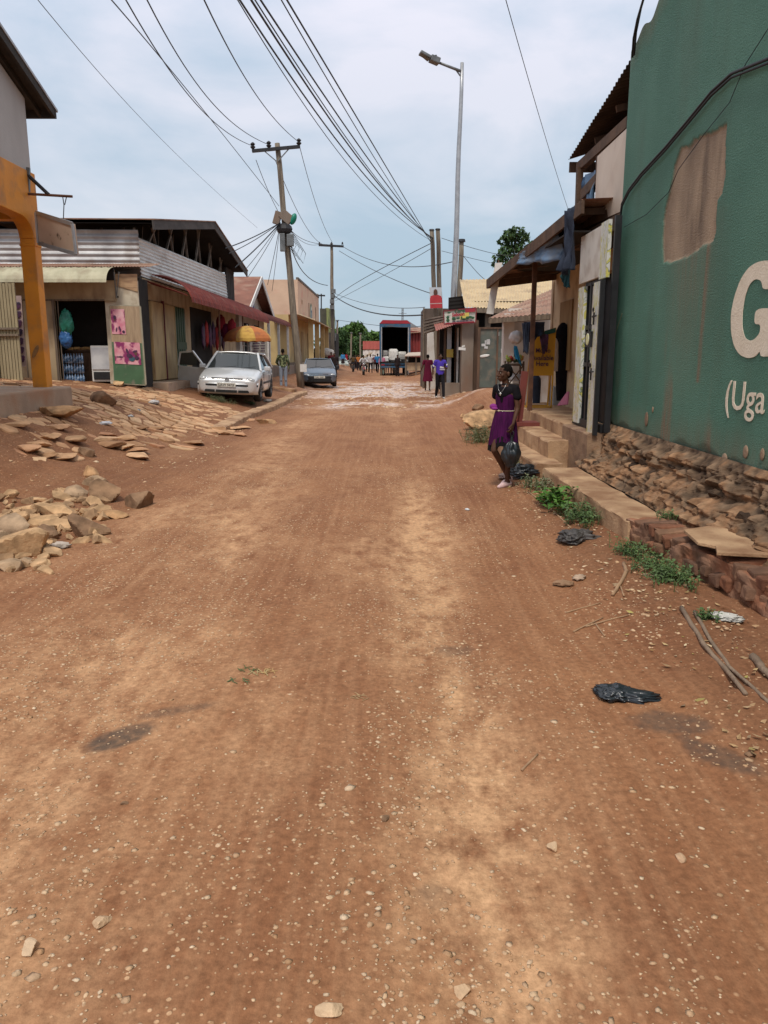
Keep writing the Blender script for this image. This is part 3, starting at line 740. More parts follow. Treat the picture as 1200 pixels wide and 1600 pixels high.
for r_ in range(3):
    for k in range(2):
        mb = MB(); xx = cx0+k*.29
        for i in range(4): mb.lathe([(0, 0), (.032, 0), (.034, .12), (.03, .17), (.012, .22), (.012, .25), (0, .25)], (xx+i*.07, Yk+.3, zf+r_*.26), n=8)
        o = mb.build('bottle_pack', m_blueb, None, smooth=True)
        tag(o, ['bottom', 'middle', 'top'][r_]+' pack of blue water bottles in the '+('left' if k == 0 else 'right')+' stack at the shop door', 'bottle pack', 'packs of water bottles')
mb = MB(); mb.bx(cx0-.05, cx0+.75, Yk+.62, Yk+.88, zf, zf+.8); mb.bx(cx0-.05, cx0+.8, Yk+.58, Yk+.88, zf+.82, zf+.86); tag(mb.build('counter', m_wood, None), 'brown wooden counter inside the dark kiosk shop', 'counter')
mb = MB()
for i in range(5): mb.box((cx0+.1+i*.13, Yk+.66+.02*i, zf+.9+.01*(i % 2)), (.16, .2, .07), Euler((0, 0, i*.5)).to_matrix())
tag(mb.build('bread_pile', M('loaves', (.45, .30, .12), (.35, .2, .08), 6), None, bevel=.02), 'flat pale loaves piled on the kiosk counter', 'bread')

def crumple(name, loc, size, seed, m, label, cat, amp=.35, flat=True, rz=0, freq=2.2, sub=4, group=None, parent=None, sq=1., out=0.):
    bm = bmesh.new(); bmesh.ops.create_icosphere(bm, subdivisions=sub, radius=1)
    for v in bm.verts:
        d = v.co.normalized()
        a = float(fbm(d.x*freq+seed, d.y*freq+d.z*1.7*freq, seed, 4)); b = float(fbm(d.z*freq*2.4+seed, d.x*freq*2.4-d.y*2*freq, seed+5, 3))
        r_ = 1+amp*((1-abs(a-.5)*4)*.6+(1-abs(b-.5)*5)*.4)-amp*.4
        if sq != 1: d = V([math.copysign(abs(q)**sq, q) for q in d])*.8
        v.co = V((d.x*size[0], d.y*size[1], d.z*size[2]))*r_
        if out: q_ = 1+out*2*(float(fbm(math.cos(math.atan2(d.y, d.x))*1.3+seed, math.sin(math.atan2(d.y, d.x))*1.3, seed+9, 3))-.5); v.co.x *= q_; v.co.y *= q_
        if flat and v.co.z < -size[2]*.35: v.co.z = -size[2]*.35
    me = bpy.data.meshes.new(name); bm.to_mesh(me); bm.free(); me.shade_smooth()
    o = link(name, me, m, parent); o.location = loc; o.rotation_euler = (0, 0, rz)
    if label: tag(o, label, cat, group)
    return o
m_gpl = M('green plastic', (.02, .16, .11), (.03, .22, .15), 6, rough=.35); m_bpl = M('blue plastic', (.03, .10, .28), (.04, .14, .34), 6, rough=.35)
crumple('plastic_bag', aY(104, 505, Yk-.05), (.16, .1, .32), 3, m_gpl, 'green plastic bag hanging at the left side of the shop doorway', 'bag', flat=False)
crumple('plastic_bag', aY(103, 529, Yk-.05), (.15, .1, .22), 4, m_bpl, 'blue plastic bag hanging under the green bag at the shop doorway', 'bag', flat=False)
# curled awning
def curl_awning(par, xa, ya, xb, yb, ztop, drop, outv, m, name='awning', n=None, depth=.75, pit=.19, amp=.022):
    """curved corrugated awning, ridges run down the curve; from a to b along the wall"""
    a = V((xa, ya, ztop)); b = V((xb, yb, ztop)); w = (b-a).length; n = n or int(w/pit*5); o = V(outv); P = []
    for i in range(n+1):
        u = i/n; base = a.lerp(b, u); r_ = abs(math.sin(u*w/pit*math.pi))**.5*amp; row = []
        s_ = 1+.03*(_h(int(u*w/1.1), 9, 2)-.5)
        for k in range(9):
            th = k/8*math.pi/2*.98
            row.append(base+o*(depth*s_*math.sin(th)+r_*math.sin(th))+V((0, 0, -drop*(1-math.cos(th))+r_*math.cos(th))))
        P.append(row)
    mb = MB(); mb.grid(P); return mb.build(name, m, par)
za = aY(100, 415, Yk-.6).z
curl_awning(t, x0, Yk, aY(181, 420, Yk).x, Yk, za, .42, (0, -1, 0), m_olive, depth=.75)
mb = MB(); mb.corr((x0, Yk-.1, za+.02), (x3+.35, Yk-.1, za+.03), (x3+.35, Yk+1.0, za+.22), (x0, Yk+1.0, za+.22), amp=.012, jit=.2); mb.build('roof_sheet', m_corrr, t)
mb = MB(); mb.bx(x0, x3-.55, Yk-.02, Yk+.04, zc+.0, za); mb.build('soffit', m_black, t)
mb = MB(); mb.tube([aY(178, 425, Yk-.1), aY(182, 466, Yk)], .015, 6); mb.tube([aY(186, 425, Yk-.1), aY(182, 466, Yk)], .015, 6); mb.build('prop', m_metal, t)
# bamboo gate and poster strip at far left
g = thing('bamboo_gate', 'greenish slatted wooden gate at the left picture edge', 'gate', (aY(15, 590, 18.9).x, 18.9, .85))
mb = MB()
for i in range(22): x = -10.4+i*.075; mb.bx(x, x+.06, 18.9, 18.94, .85, aY(10, 442, 18.9).z+random.uniform(-.02, .02))
mb.build('slats', M('green grey slats', (.36, .30, .18), (.27, .22, .13), 6, st=(6, 1, .4)), g)
mb = MB(); zz = aY(10, 515, 18.85).z; mb.bx(-10.45, -8.75, 18.84, 18.9, zz, zz+.05); mb.bx(-10.45, -8.75, 18.84, 18.9, zz-.15, zz-.1); mb.bx(-9.35, -9.29, 18.83, 18.9, .85, 3.2); mb.build('rail', m_wood2, g)
s = thing('barber_poster', 'tall narrow poster of dark hairstyle pictures beside the slatted gate', 'poster', (aY(33, 540, 19.5).x, 19.5, 1.2))
q = [aY(18, 462, 19.5), aY(33, 462, 19.5), aY(41, 572, 19.5), aY(28, 574, 19.5)]
mb = MB(); mb.slab(*q, .01); mb.build('sheet', M('poster paper', (.42, .30, .27), (.36, .26, .24), 5), s)
mb = MB()
for k in range(7):
    cc = q[0].lerp(q[3], .14+k*.125).lerp(q[1].lerp(q[2], .14+k*.125), .5)+V((0, -.02, 0))
    mb.ell(cc, (.09, .006, .085), rot=Euler((0, k, 0)).to_matrix()); mb.ell(cc+V((.05, 0, .05)), (.05, .006, .04))
mb.build('printed_heads', m_ink, s, smooth=True)

# --- corrugated shed behind
t = thing('iron_shed', 'large iron sheet shed with open trussed gable facing the street', 'building', (-8, 28, .8))
Xs = -6.45; Y0, Y1, Ym = 21.2, 34.4, 28.4
x_l = -14
zr = aY(150, 356, Y0).z
mb = MB(); mb.corr((x_l, Y0, 2.6), (x_l, Y0, zr), (Xs, Y0, zr-.05), (Xs, Y0, 2.6), pitch=.15, amp=.018, rows=2); mb.build('front_cladding', m_corr, t)
mb = MB(); mb.corr((Xs+.02, Y0, 3.62), (Xs-.05, Y0, 4.62), (Xs-.05, Y1-1.6, 4.85), (Xs+.02, Y1-1.6, 3.62), pitch=.12, amp=.014, rows=5); mb.build('street_cladding', m_corrw, t)
mb = MB()
for i in range(10): y = Y1-1.6+i*.16; mb.bx(Xs-.08, Xs-.02+.01*(i % 2), y, y+.15, 3.6, 5.0)
mb.bx(Xs-.08, Xs+.0, Y1-1.6, Y1, 4.99, 5.1); mb.build('end_boards', M('black boards', (.05, .042, .038), (.035, .03, .027), 5), t)
zf_ = 4.98; za_ = 6.15; zb_ = 5.5
mb = MB(); mb.slab((x_l, Y0-.35, zf_+.05), (Xs+.55, Y0-.35, zf_), (Xs+.55, Ym, za_), (x_l, Ym, za_), .03)
mb.slab((x_l, Ym, za_), (Xs+.55, Ym, za_), (Xs+.55, Y1+.4, zb_-.35), (x_l, Y1+.4, zb_-.35), .03); mb.build('roof', m_corrr, t)
mb = MB()
mb.bar((Xs+.5, Y0-.35, zf_-.12), (Xs+.5, Ym, za_-.12), .04, .24); mb.bar((Xs+.5, Ym, za_-.12), (Xs+.5, Y1+.4, zb_-.47), .04, .24)
mb.build('fascia', M('dark fascia board', (.09, .078, .07), (.05, .044, .04), 4, st=(1, .3, 1)), t)
m_truss = M('grey timber truss', (.22, .19, .16), (.13, .11, .09), 5)
zline = lambda y: (zf_+(za_-zf_)*(y-Y0)/(Ym-Y0)) if y < Ym else (za_+(zb_-.35-za_)*(y-Ym)/(Y1-Ym))
ys = [Y0+.3+i*.92 for i in range(13)]
for i, y in enumerate(ys):
    y2 = y+(.75 if i % 2 else -.5)
    mb = MB(); mb.bar((Xs-.15, y, 4.55), (Xs-.1, min(max(y2, Y0), Y1), zline(min(max(y2, Y0), Y1))-.15), .06); mb.build('truss_bar', m_truss, t)
for i, y in enumerate(ys[::2]): mb = MB(); mb.bar((Xs-1.2, y, 4.5), (Xs-1.2, y+.4, zline(y+.4)-.15), .06); mb.build('truss_bar', m_truss, t)
mb = MB(); mb.slab((x_l, Y0-.3, zf_-.03), (Xs+.5, Y0-.3, zf_-.08), (Xs+.5, Ym, za_-.05), (x_l, Ym, za_-.05), .01); mb.slab((x_l, Ym, za_-.05), (Xs+.5, Ym, za_-.05), (Xs+.5, Y1+.35, zb_-.4), (x_l, Y1+.35, zb_-.4), .01); mb.build('shade_lining', m_dark, t)  # dark sheet added so the roof underside reads as shaded
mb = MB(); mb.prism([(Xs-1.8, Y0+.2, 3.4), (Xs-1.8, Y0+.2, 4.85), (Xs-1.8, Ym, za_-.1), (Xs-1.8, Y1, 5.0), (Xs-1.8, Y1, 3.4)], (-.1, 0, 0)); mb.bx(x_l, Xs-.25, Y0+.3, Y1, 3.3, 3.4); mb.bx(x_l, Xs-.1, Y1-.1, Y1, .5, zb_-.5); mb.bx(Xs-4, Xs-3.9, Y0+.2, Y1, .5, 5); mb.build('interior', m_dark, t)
# ground floor facade
mb = MB(); mb.bx(Xs-.15, Xs, Y0, Y1, .2, .85); mb.bx(Xs-.15, Xs, Y0+.1, Y0+.55, .851, 3.6); mb.bx(Xs-.15, Xs, 25.55, 26.3, .851, 3.6); mb.bx(Xs-.15, Xs, Y0+.551, 25.549, 3.05, 3.6); mb.bx(Xs-.15, Xs, 26.301, Y1, 3.15, 3.6); mb.bx(Xs-.15, Xs, 29.5, 34.3, .851, 3.149); mb.build('wall', m_cream, t)
mb = MB(); mb.bx(Xs-.3, Xs+.6, Y0-.1, Y1, .1, .83); mb.build('veranda', m_conc, t)
for k, (ya, yb) in enumerate(((21.8, 22.95), (23.05, 24.25))):
    mb = MB(); mb.bx(Xs-.02, Xs+.045, ya, yb, .88, 3.03)
    for yy in (ya+.02, yb-.08): mb.bx(Xs+.046, Xs+.06, yy, yy+.06, .9, 3.0)
    dd = mb.build('door', m_beige, t)
mb = MB(); mb.bx(Xs, Xs+.075, 22.96, 23.04, .86, 3.1); mb.build('door_post', M('dark red post', (.12, .02, .02), (.08, .02, .02), 5), t)
mb = MB()
for i in range(9): mb.bx(Xs-.02, Xs+.03+.015*(i % 2), 24.35+i*.13, 24.47+i*.13, .87, 3.03)
mb.bx(Xs+.046, Xs+.06, 24.35, 25.5, 1.75, 1.98); mb.build('gate', m_dgreen, t)
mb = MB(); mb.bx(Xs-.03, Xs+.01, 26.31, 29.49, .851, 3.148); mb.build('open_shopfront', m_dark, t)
# maroon awnings
P = []
curl_awning(t, Xs+.05, 22.0, Xs+.05, 36.4, 3.72, .74, (1, 0, 0), m_maroon, depth=1.08, pit=.34, amp=.045)
mb = MB(); mb.corr((Xs+.02, Y0+.1, 3.55), (Xs+.02, 22.1, 3.5), (Xs+1.0, 22.1, 3.20), (Xs+.9, Y0+.1, 3.25), amp=.012); mb.build('awning_sheet', m_maroon, t)
for y in (26.2, 30.5, 34.4): mb = MB(); mb.bar((Xs+.95, y, .3), (Xs+1.0, y, 3.05), .04); mb.build('awning_post', m_rust, t)
for i in range(7):   # goods hanging in the open shopfront
    y = 27.0+i*.55; mm = [m_ink, M('red cloth', (.35, .03, .03), (.2, .02, .02), 5), m_ink][i % 3]
    crumple('garment', (Xs+.25, y, 2.2+.1*(i % 2)), (.06, .18, .42), 20+i, mm, ['dark', 'red', 'black'][i % 3]+' garment hanging in the open shopfront under the maroon awning', 'garment', flat=False, group='garments hanging under the maroon awning', sub=3)

# --- gabled house
t = thing('gabled_house', 'rust roofed gabled house with blue lettering on its white gable', 'house', (-7.5, 40.5, 1))
Xg = -6.6; ya, yb, ym = 36.2, 44.6, 40.4; ap = aX(411, 432, Xg+.55); zap = aX(411, 436, Xg+.4).z
zap = aY(406, 434, 40.4).z; ze = aY(442, 500, 44).z; Xr = aY(409, 434, 40.4).x
xg = aY(409, 500, 40.4).x-.5
mb = MB(); mb.prism([(xg, ya+.6, .5), (xg, ya+.6, ze+.35), (xg, ym, zap-.3), (xg, yb-.2, ze+.35), (xg, yb-.2, .5)], (-.2, 0, 0)); mb.build('wall', M('white gable paint', (.60, .56, .50), (.50, .46, .40), 2, dirt=(.38, .30, .24)), t)
m_hrust = M('rust red roof sheet', (.24, .10, .065), (.18, .075, .05), 2, rough=.75, dirt=(.32, .20, .14), dscale=1.2)
mb = MB(); mb.slab((xg+.55, ya-.3, ze-.1), (-16, ya-.3, ze-.1), (-16, ym, zap), (xg+.55, ym, zap), -.06); mb.slab((xg+.55, yb+.4, ze), (-16, yb+.4, ze), (-16, ym, zap), (xg+.55, ym, zap), .06); mb.build('roof', m_hrust, t)
mb = MB(); mb.bar((xg+.57, ya-.3, ze-.16), (xg+.57, ym, zap-.05), .05, .26); mb.bar((xg+.57, yb+.4, ze-.06), (xg+.57, ym, zap-.05), .05, .26); mb.build('barge_board', m_white, t)
mb = MB(); vv = aX(437, 452, xg+.02); mb.bx(xg, xg+.03, ym-.25, ym+.2, zap-1.25, zap-.75); mb.build('vent', m_white, t)
mb = MB(); mb.bx(xg+.031, xg+.04, ym-.08, ym+.04, zap-1.15, zap-.85); mb.build('vent_slot', m_black, t)
m_bluel = M('blue lettering', (.06, .09, .30), (.07, .1, .28), 5); m_greenl = M('green lettering', (.05, .18, .08), (.05, .15, .07), 5); m_redl = M('red lettering', (.40, .05, .08), (.35, .05, .07), 5)
zt_ = aY(395, 479, 39).z
text('C.S.', .34, m_greenl, t, (xg+.012, 37.9, zt_-.1), (0, 1, 0), (0, 0, 1), off=.012)
text('MEDICAL', .38, m_bluel, t, (xg+.012, 39.1, zt_-.1), (0, 1, 0), (0, 0, 1), off=.015)
mb = MB(); mb.bx(xg+.0, xg+.012, 38.6, 41.6, zt_-.2, zt_-.16); mb.build('underline', m_redl, t)
mb = MB()
for (y0_, y1_) in ((38, 39.2), (41, 42.2)): mb.bx(xg+.0, xg+.04, y0_, y1_, 1.1, 3.1)
mb.build('door', m_dark, t)
t2 = t
curl_awning(t, xg+.05, 37.0, xg+.05, 47.8, 3.75, .55, (1, 0, 0), M('brown maroon sheet', (.13, .038, .03), (.09, .028, .024), 3, rough=.8, spec=.2), depth=1.15)
for y in (38.6, 42.2, 46.2): mb = MB(); mb.bar((xg+1.1, y, .4), (xg+1.1, y, 3.25), .12); mb.build('awning_post', m_white, t)
mb = MB(); mb.bx(xg-.1, xg+1.3, 36.3, 48, .1, 1.0); mb.build('veranda', m_concg, t)

# --- cream commercial block
t = thing('cream_block', 'long peach coloured shop block with round painted badge and veranda', 'building', (-6.5, 56, 1))
xc = aY(498, 468, 63).x; y0, y1 = 47.8, 63
zt1 = aY(498, 466, 63).z; zt0 = zt1+.1
m_peach = M('peach render', (.66, .47, .33), (.58, .40, .28), 1.2, rough=.85, dirt=(.60, .27, .2), dscale=.7, dlo=.56, dhi=.75, st=(1, 1, 1.5))
zl = aY(497, 507, 63).z
mb = MB(); mb.bx(xc, xc-10, y0, y1, zl, zt1); mb.build('parapet_wall', m_peach, t)
mb = MB()
for i in range(16): y = y0+i*.95; mb.bx(xc-.1, xc+.05, y+.04, y+.85, zt1+.002, zt1+.14)
mb.build('coping', M('dark coping', (.10, .085, .075), (.14, .12, .1), 4), t)
mb = MB(); mb.slab((xc, y0, zl), (xc+1.0, y0, zl-.35), (xc+1.0, y1, zl-.35), (xc, y1, zl), .05); mb.build('canopy', M('cream canopy', (.62, .50, .34), (.54, .43, .3), 2), t)
m_yel = M('yellow cream wall', (.56, .42, .20), (.50, .36, .17), 1.5, dirt=(.35, .25, .13), dscale=1)
mb = MB(); mb.bx(xc-.6, xc-10, y0, y1, .6, zl-.001); mb.build('wall', m_yel, t)
for y in (49.3, 53.8, 58.4, 62.8):
    mb = MB(); mb.bx(xc+.45, xc+.75, y-.15, y+.15, .6, zl-.2); mb.build('column', m_yel, t, bevel=.02)
for y in (50.2, 54.6, 59.3):
    mb = MB(); mb.bx(xc-.6, xc-.56, y, y+1.6, 1.1, 3.2); mb.build('door', M('tan door', (.36, .25, .12), (.3, .2, .1), 4), t)
mb = MB(); mb.bx(xc-.6, xc+1.0, y0, y1, .3, 1.15); mb.build('veranda', m_concg, t)
bz = aX(486, 491, xc).z; by = aX(486, 491, xc).y
mb = MB(); mb.lathe([(0, .02), (.75, .02), (.75, 0)], (xc, by, bz), 'x', 28); o = mb.build('badge', M('badge green', (.12, .20, .14), (.1, .17, .12), 5), t)
mb = MB(); mb.lathe([(0, .03), (.55, .03), (.55, .02)], (xc, by, bz), 'x', 28); mb.build('badge_disc', M('badge pale', (.6, .62, .55), (.5, .55, .5), 4), o)
mb = MB(); mb.bx(xc+.03, xc+.04, by-.28, by-.12, bz-.35, bz+.25); mb.bx(xc+.03, xc+.04, by+.12, by+.28, bz-.35, bz+.25); mb.bx(xc+.03, xc+.041, by-.28, by+.28, bz+.12, bz+.26); mb.build('badge_mark', M('badge blue', (.05, .12, .2), (.05, .1, .18), 4), o)
mb = MB()
for k, (py_, pz) in enumerate(((462, 484),)): pass
for y in (54.5, 59.8): mb.bx(xc, xc+.03, y, y+.12, zt1-2.2, zt1-.9)
mb.build('rain_spout', m_wood, t)
text('SHOP', .3, M('faded lettering', (.50, .33, .22), (.5, .33, .22), 3), t, (xc+.004, 49.6, bz+.3), (0, 1, 0), (0, 0, 1), off=.005)

# --- building with lime sign
t = thing('lime_fronted_building', 'narrow building with dark flank and lime green upper front', 'building', (-6, 72, .5))
qa = aY(501, 482, 70); qb = aY(511, 481, 70); qc = aY(523, 486, 73)
mb = MB(); mb.bx(aY(500, 500, 70).x, aY(511, 500, 70).x, 70, 78, aY(500, 519, 70).z, qa.z); mb.build('flank_wall', M('dark olive wall', (.09, .085, .06), (.06, .058, .04), 2), t)
lo_ = aY(511, 519, 70).z
mb = MB(); mb.prism([(qb.x, 69.9, lo_), (qb.x, 69.9, qb.z), (qc.x, 73, qb.z), (qc.x, 73, lo_)], (-.2, 0.4, 0)); mb.build('lime_front', M('lime paint', (.42, .48, .16), (.36, .42, .14), 2, dirt=(.3, .33, .14)), t)
mb = MB(); mb.bx(aY(501, 500, 70).x, aY(507, 500, 70).x, 70.5, 77, 0, lo_); mb.build('yellow_wall', M('mustard wall', (.42, .27, .05), (.36, .22, .04), 2), t)
mb = MB(); mb.bx(aY(508, 500, 70).x, aY(513, 500, 70).x, 70.3, 77, 0, lo_-.01); mb.build('pier', m_concg, t)
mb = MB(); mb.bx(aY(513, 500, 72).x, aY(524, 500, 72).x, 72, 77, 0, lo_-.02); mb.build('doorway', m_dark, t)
mb = MB(); mb.bx(aY(513, 500, 72).x, aY(525, 500, 72).x, 71.9, 72, lo_-.7, lo_-.03); mb.build('shutter_box', m_metal, t)
# ================================================================ RIGHT SIDE
# --- green building
def stucco():
    m, n, bs = nodes('green stucco'); bs.inputs['Roughness'].default_value = .72; bs.inputs['Specular IOR Level'].default_value = .35
    tc = n.nodes.new('ShaderNodeTexCoord'); L_ = n.links.new
    def no(s, d=5, st=(1, 1, 1)):
        mp = n.nodes.new('ShaderNodeMapping'); mp.inputs['Scale'].default_value = st; L_(tc.outputs['Object'], mp.inputs[0])
        t = n.nodes.new('ShaderNodeTexNoise'); t.inputs['Scale'].default_value = s; t.inputs['Detail'].default_value = d; L_(mp.outputs[0], t.inputs[0]); return t.outputs[0]
    def rp(src, lo, hi, a, b):
        r = n.nodes.new('ShaderNodeValToRGB'); r.color_ramp.elements[0].position = lo; r.color_ramp.elements[1].position = hi
        r.color_ramp.elements[0].color = (*a, 1); r.color_ramp.elements[1].color = (*b, 1); L_(src, r.inputs[0]); return r.outputs[0]
    def mx(f, a, b, mode='MIX'):
        x = n.nodes.new('ShaderNodeMix'); x.data_type = 'RGBA'; x.blend_type = mode
        if isinstance(f, (int, float)): x.inputs[0].default_value = f
        else: L_(f, x.inputs[0])
        for i, q in ((6, a), (7, b)):
            if isinstance(q, tuple): x.inputs[i].default_value = (*q, 1)
            else: L_(q, x.inputs[i])
        return x.outputs[2]
    c = rp(no(1.2), .3, .7, (.066, .178, .128), (.105, .245, .18))
    c = mx(rp(no(150, 4), .50, .68, (0, 0, 0), (.75,)*3), c, (.16, .31, .235)); c = mx(rp(no(120, 4, (1.1, 1, 1)), .56, .70, (0, 0, 0), (.8,)*3), c, (.022, .075, .05))
    c = mx(rp(no(1.1, 6, (1, 2.2, .35)), .52, .75, (0, 0, 0), (.55, .55, .55)), c, (.085, .15, .105))
    a = n.nodes.new('ShaderNodeAttribute'); a.attribute_name = 'dirt'
    f = n.nodes.new('ShaderNodeMath'); f.operation = 'MULTIPLY'; L_(a.outputs['Fac'], f.inputs[0]); L_(rp(no(9, 5, (1, 3, .3)), .3, .6, (.3,)*3, (1,)*3), f.inputs[1])
    c = mx(f.outputs[0], c, (.22, .155, .10))
    c = mx(rp(no(70, 2), .70, .76, (0, 0, 0), (.6, .6, .6)), c, (.02, .05, .035))
    bc = rp(no(2.6, 7, (1, 1.4, .6)), .35, .65, (.42, .31, .21), (.28, .205, .14)); bc = mx(rp(no(2.0, 5, (1, 1.7, .35)), .58, .74, (0, 0, 0), (.8,)*3), bc, (.11, .075, .05))
    ab = n.nodes.new('ShaderNodeAttribute'); ab.attribute_name = 'bare'; c = mx(ab.outputs['Fac'], c, bc)
    L_(c, bs.inputs['Base Color'])
    ad = n.nodes.new('ShaderNodeMath'); ad.operation = 'MULTIPLY_ADD'; ad.inputs[1].default_value = .6
    L_(no(170, 3), ad.inputs[0]); L_(no(75, 4), ad.inputs[2])
    b = n.nodes.new('ShaderNodeBump'); b.inputs['Strength'].default_value = .8; b.inputs['Distance'].default_value = .018
    L_(ad.outputs[0], b.inputs['Height']); L_(b.outputs[0], bs.inputs['Normal']); return m
m_stucco = stucco()
XW = 2.7; YC = 9.32
t = thing('green_building', 'dark green stucco building with big cream letters on the right', 'building', (XW, 6, .7))
def topz(y): return 4.74+(YC-y)*.28+.05*math.sin(y*5)*(y > 7)+.03*math.sin(y*13)
ysg = np.concatenate([np.linspace(-4, 4.5, 30, endpoint=False), np.linspace(4.5, YC, 300)])
patch = [(1135, 195), (1132, 230), (1133, 270), (1128, 300), (1120, 312), (1117, 365), (1112, 376), (1096, 386), (1075, 400), (1052, 407), (1036, 411), (1035, 370), (1038, 330), (1046, 300), (1053, 262), (1064, 232), (1078, 228), (1083, 218), (1100, 212), (1120, 203)]
pp = [aX(a, b, XW) for a, b in patch]
pyc = sum(p.y for p in pp)/len(pp); pzb = min(p.z for p in pp)
Yg, Fg = np.meshgrid(ysg, np.linspace(0, 1, 250), indexing='ij')
z0 = .70+.03*np.sin(Yg*3.1)+.025*np.sin(Yg*11)+.02*(fbm(Yg*9, Yg*0, 2, 3)-.5); tz = np.array([topz(y) for y in ysg])[:, None]
Zg = z0+(tz-z0)*Fg
py_ = np.array([p.y for p in pp]); pz_ = np.array([p.z for p in pp]); ins = np.zeros(Yg.shape, bool); dm = np.full(Yg.shape, 9.)
for i in range(len(pp)):
    j = (i+1) % len(pp); ay, az, by, bz = py_[i], pz_[i], py_[j], pz_[j]
    ins ^= ((az > Zg) != (bz > Zg)) & (Yg < (by-ay)*(Zg-az)/(bz-az+1e-12)+ay)
    tt = np.clip(((Yg-ay)*(by-ay)+(Zg-az)*(bz-az))/((by-ay)**2+(bz-az)**2), 0, 1); dm = np.minimum(dm, np.hypot(Yg-ay-tt*(by-ay), Zg-az-tt*(bz-az)))
sdm = np.where(ins, dm, -dm)+.05*(fbm(Yg*11, Zg*11, 51, 4)-.5)
bare = sst(-.005, .005, sdm)
bul = .004*(vn(Yg*1.3, Zg*1.3, 8)-.5)*2
Xg2 = XW-bul*.4+.03*np.clip(1-(YC-Yg)/.15, 0, 1)**2+.02*np.clip(1-(Zg-z0)/.08, 0, 1)+.018*bare+.002*(fbm(Yg*5, Zg*5, 61, 3)-.5)
dirt = np.exp(-((Yg-pyc)/.42)**2)*sst(pzb-1.6, pzb+.15, Zg)*(Zg < pzb+.3)*.6+np.exp(-((Yg-aX(1098, 500, XW).y)/.035)**2)*(Zg > pzb-1.1)*(Zg < pzb+.1)*.95+np.clip(1-(Zg-z0)/.35, 0, 1)*.55+.5*np.clip(1-(tz-Zg)/.25, 0, 1)
dirt = dirt+.8*sst(.62, .8, fbm(Yg*4, Zg*.7, 71, 3))*sst(2.2, .9, Zg)
nr, nc = Yg.shape; me = bpy.data.meshes.new('wall'); ii = np.arange(nr*nc).reshape(nr, nc)
me.from_pydata(np.stack([Xg2, Yg, Zg], -1).reshape(-1, 3).tolist(), [], np.stack([ii[:-1, :-1], ii[:-1, 1:], ii[1:, 1:], ii[1:, :-1]], -1).reshape(-1, 4).tolist())
for nm, ar in (('dirt', np.clip(dirt, 0, 1)), ('bare', bare)):
    a = me.attributes.new(nm, 'FLOAT', 'POINT'); a.data.foreach_set('value', ar.astype(np.float32).ravel())
link('wall', me, m_stucco, t, local=False, smooth=True)
mb = MB()
mb.prism([(XW+.031, YC, .3), (XW+.031, YC, 4.74), (XW+3, YC, 4.9), (XW+3, YC, .3)], (0, -.2, 0)); mb.bx(XW+.04, XW+.2, -4, YC-.21, .2, 4.6); mb.build('end_wall', m_stucco, t)
m_bare = M('bare plaster', (.34, .24, .165), (.27, .185, .12), 2.2, st=(1, 1.5, .3), bump=.5, bscale=30, dirt=(.13, .085, .055), dscale=2.2, dlo=.56, dhi=.75, hi=.6)
def lens(px, py, ry, rz_, name, m):
    c = aX(px, py, XW-.006); mb = MB(); mb.ell(c, (.008, ry, rz_), 14, 8); mb.build(name, m, t, smooth=True)
for px, py, a, b in ((1010, 655, .05, .075), (1020, 640, .015, .03), (1165, 706, .04, .05), (1191, 710, .03, .045), (1132, 718, .05, .05)): lens(px, py, a, b, 'plaster_hole', m_bare)
m_cream_l = M('cream lettering', (.80, .72, .58), (.72, .64, .50), 6, rough=.75, bump=.5, bscale=75, bdist=.012, dirt=(.45, .40, .30), dscale=5, dlo=.62, dhi=.8)
# big letter G, drawn to its painted outline
gq = aX(1143, 490, XW); gtop = aX(1170, 408, XW).z; gh = .62
Gs = [(.98, .70), (.97, .86), (.86, .955), (.70, .995), (.50, 1.0), (.32, .965), (.16, .86), (.05, .69), (0, .5), (.04, .3), (.14, .14), (.30, .035), (.50, 0), (.66, .02), (.74, .08), (.76, .02), (.98, .02), (1.0, .50), (.56, .52), (.56, .36), (.70, .35), (.70, .26), (.60, .20), (.50, .185), (.38, .22), (.30, .34), (.275, .5), (.30, .66), (.38, .79), (.50, .83), (.63, .80), (.68, .70)]
gy0 = aX(1143, 490, XW).y; gz1 = aX(1190, 408, XW).z; gz0_ = aX(1165, 560, XW).z; gw = (gz1-gz0_)*1.05
def chaikin(P, n=2):
    for _ in range(n):
        Q = []
        for i in range(len(P)):
            a, b = P[i], P[(i+1) % len(P)]; Q += [(a[0]*.8+b[0]*.2, a[1]*.8+b[1]*.2), (a[0]*.2+b[0]*.8, a[1]*.2+b[1]*.8)]
        P = Q
    return P
Gs = chaikin(Gs)
mb = MB(); mb.prism([(XW-.006, gy0-u*gw, gz0_+v*(gz1-gz0_)) for u, v in Gs], (.003, 0, 0)); mb.build('letter', m_cream_l, t)
bz_ = aX(1152, 640, XW).z; hU = aX(1160, 594, XW).z-bz_
text('(Uga', hU, m_cream_l, t, (XW-.004, aX(1133, 620, XW).y, bz_), (0, -1, 0), (0, 0, 1), off=.002, w=1.12, name='lettering', space=1.02, ex=.0015)
cabp = [(1260, 60), (1200, 92), (1143, 115), (1112, 143), (1076, 187), (1040, 230), (1003, 270), (983, 296), (972, 318), (968, 350), (965, 362)]
c3 = [aX(a, b, XW-.035) for a, b in cabp]
mb = MB(); mb.tube(c3, .013, 8); mb.tube([p+V((-.0, .0, -.028)) for p in c3], .010, 8)
tag(mb.build('cable', m_wire, None, smooth=True), 'thick black cable sagging diagonally down the green wall', 'cable')
cab2 = [(1200, 45), (1165, 100), (1140, 160), (1100, 210), (1060, 265), (1045, 300), (1010, 335), (975, 355)]
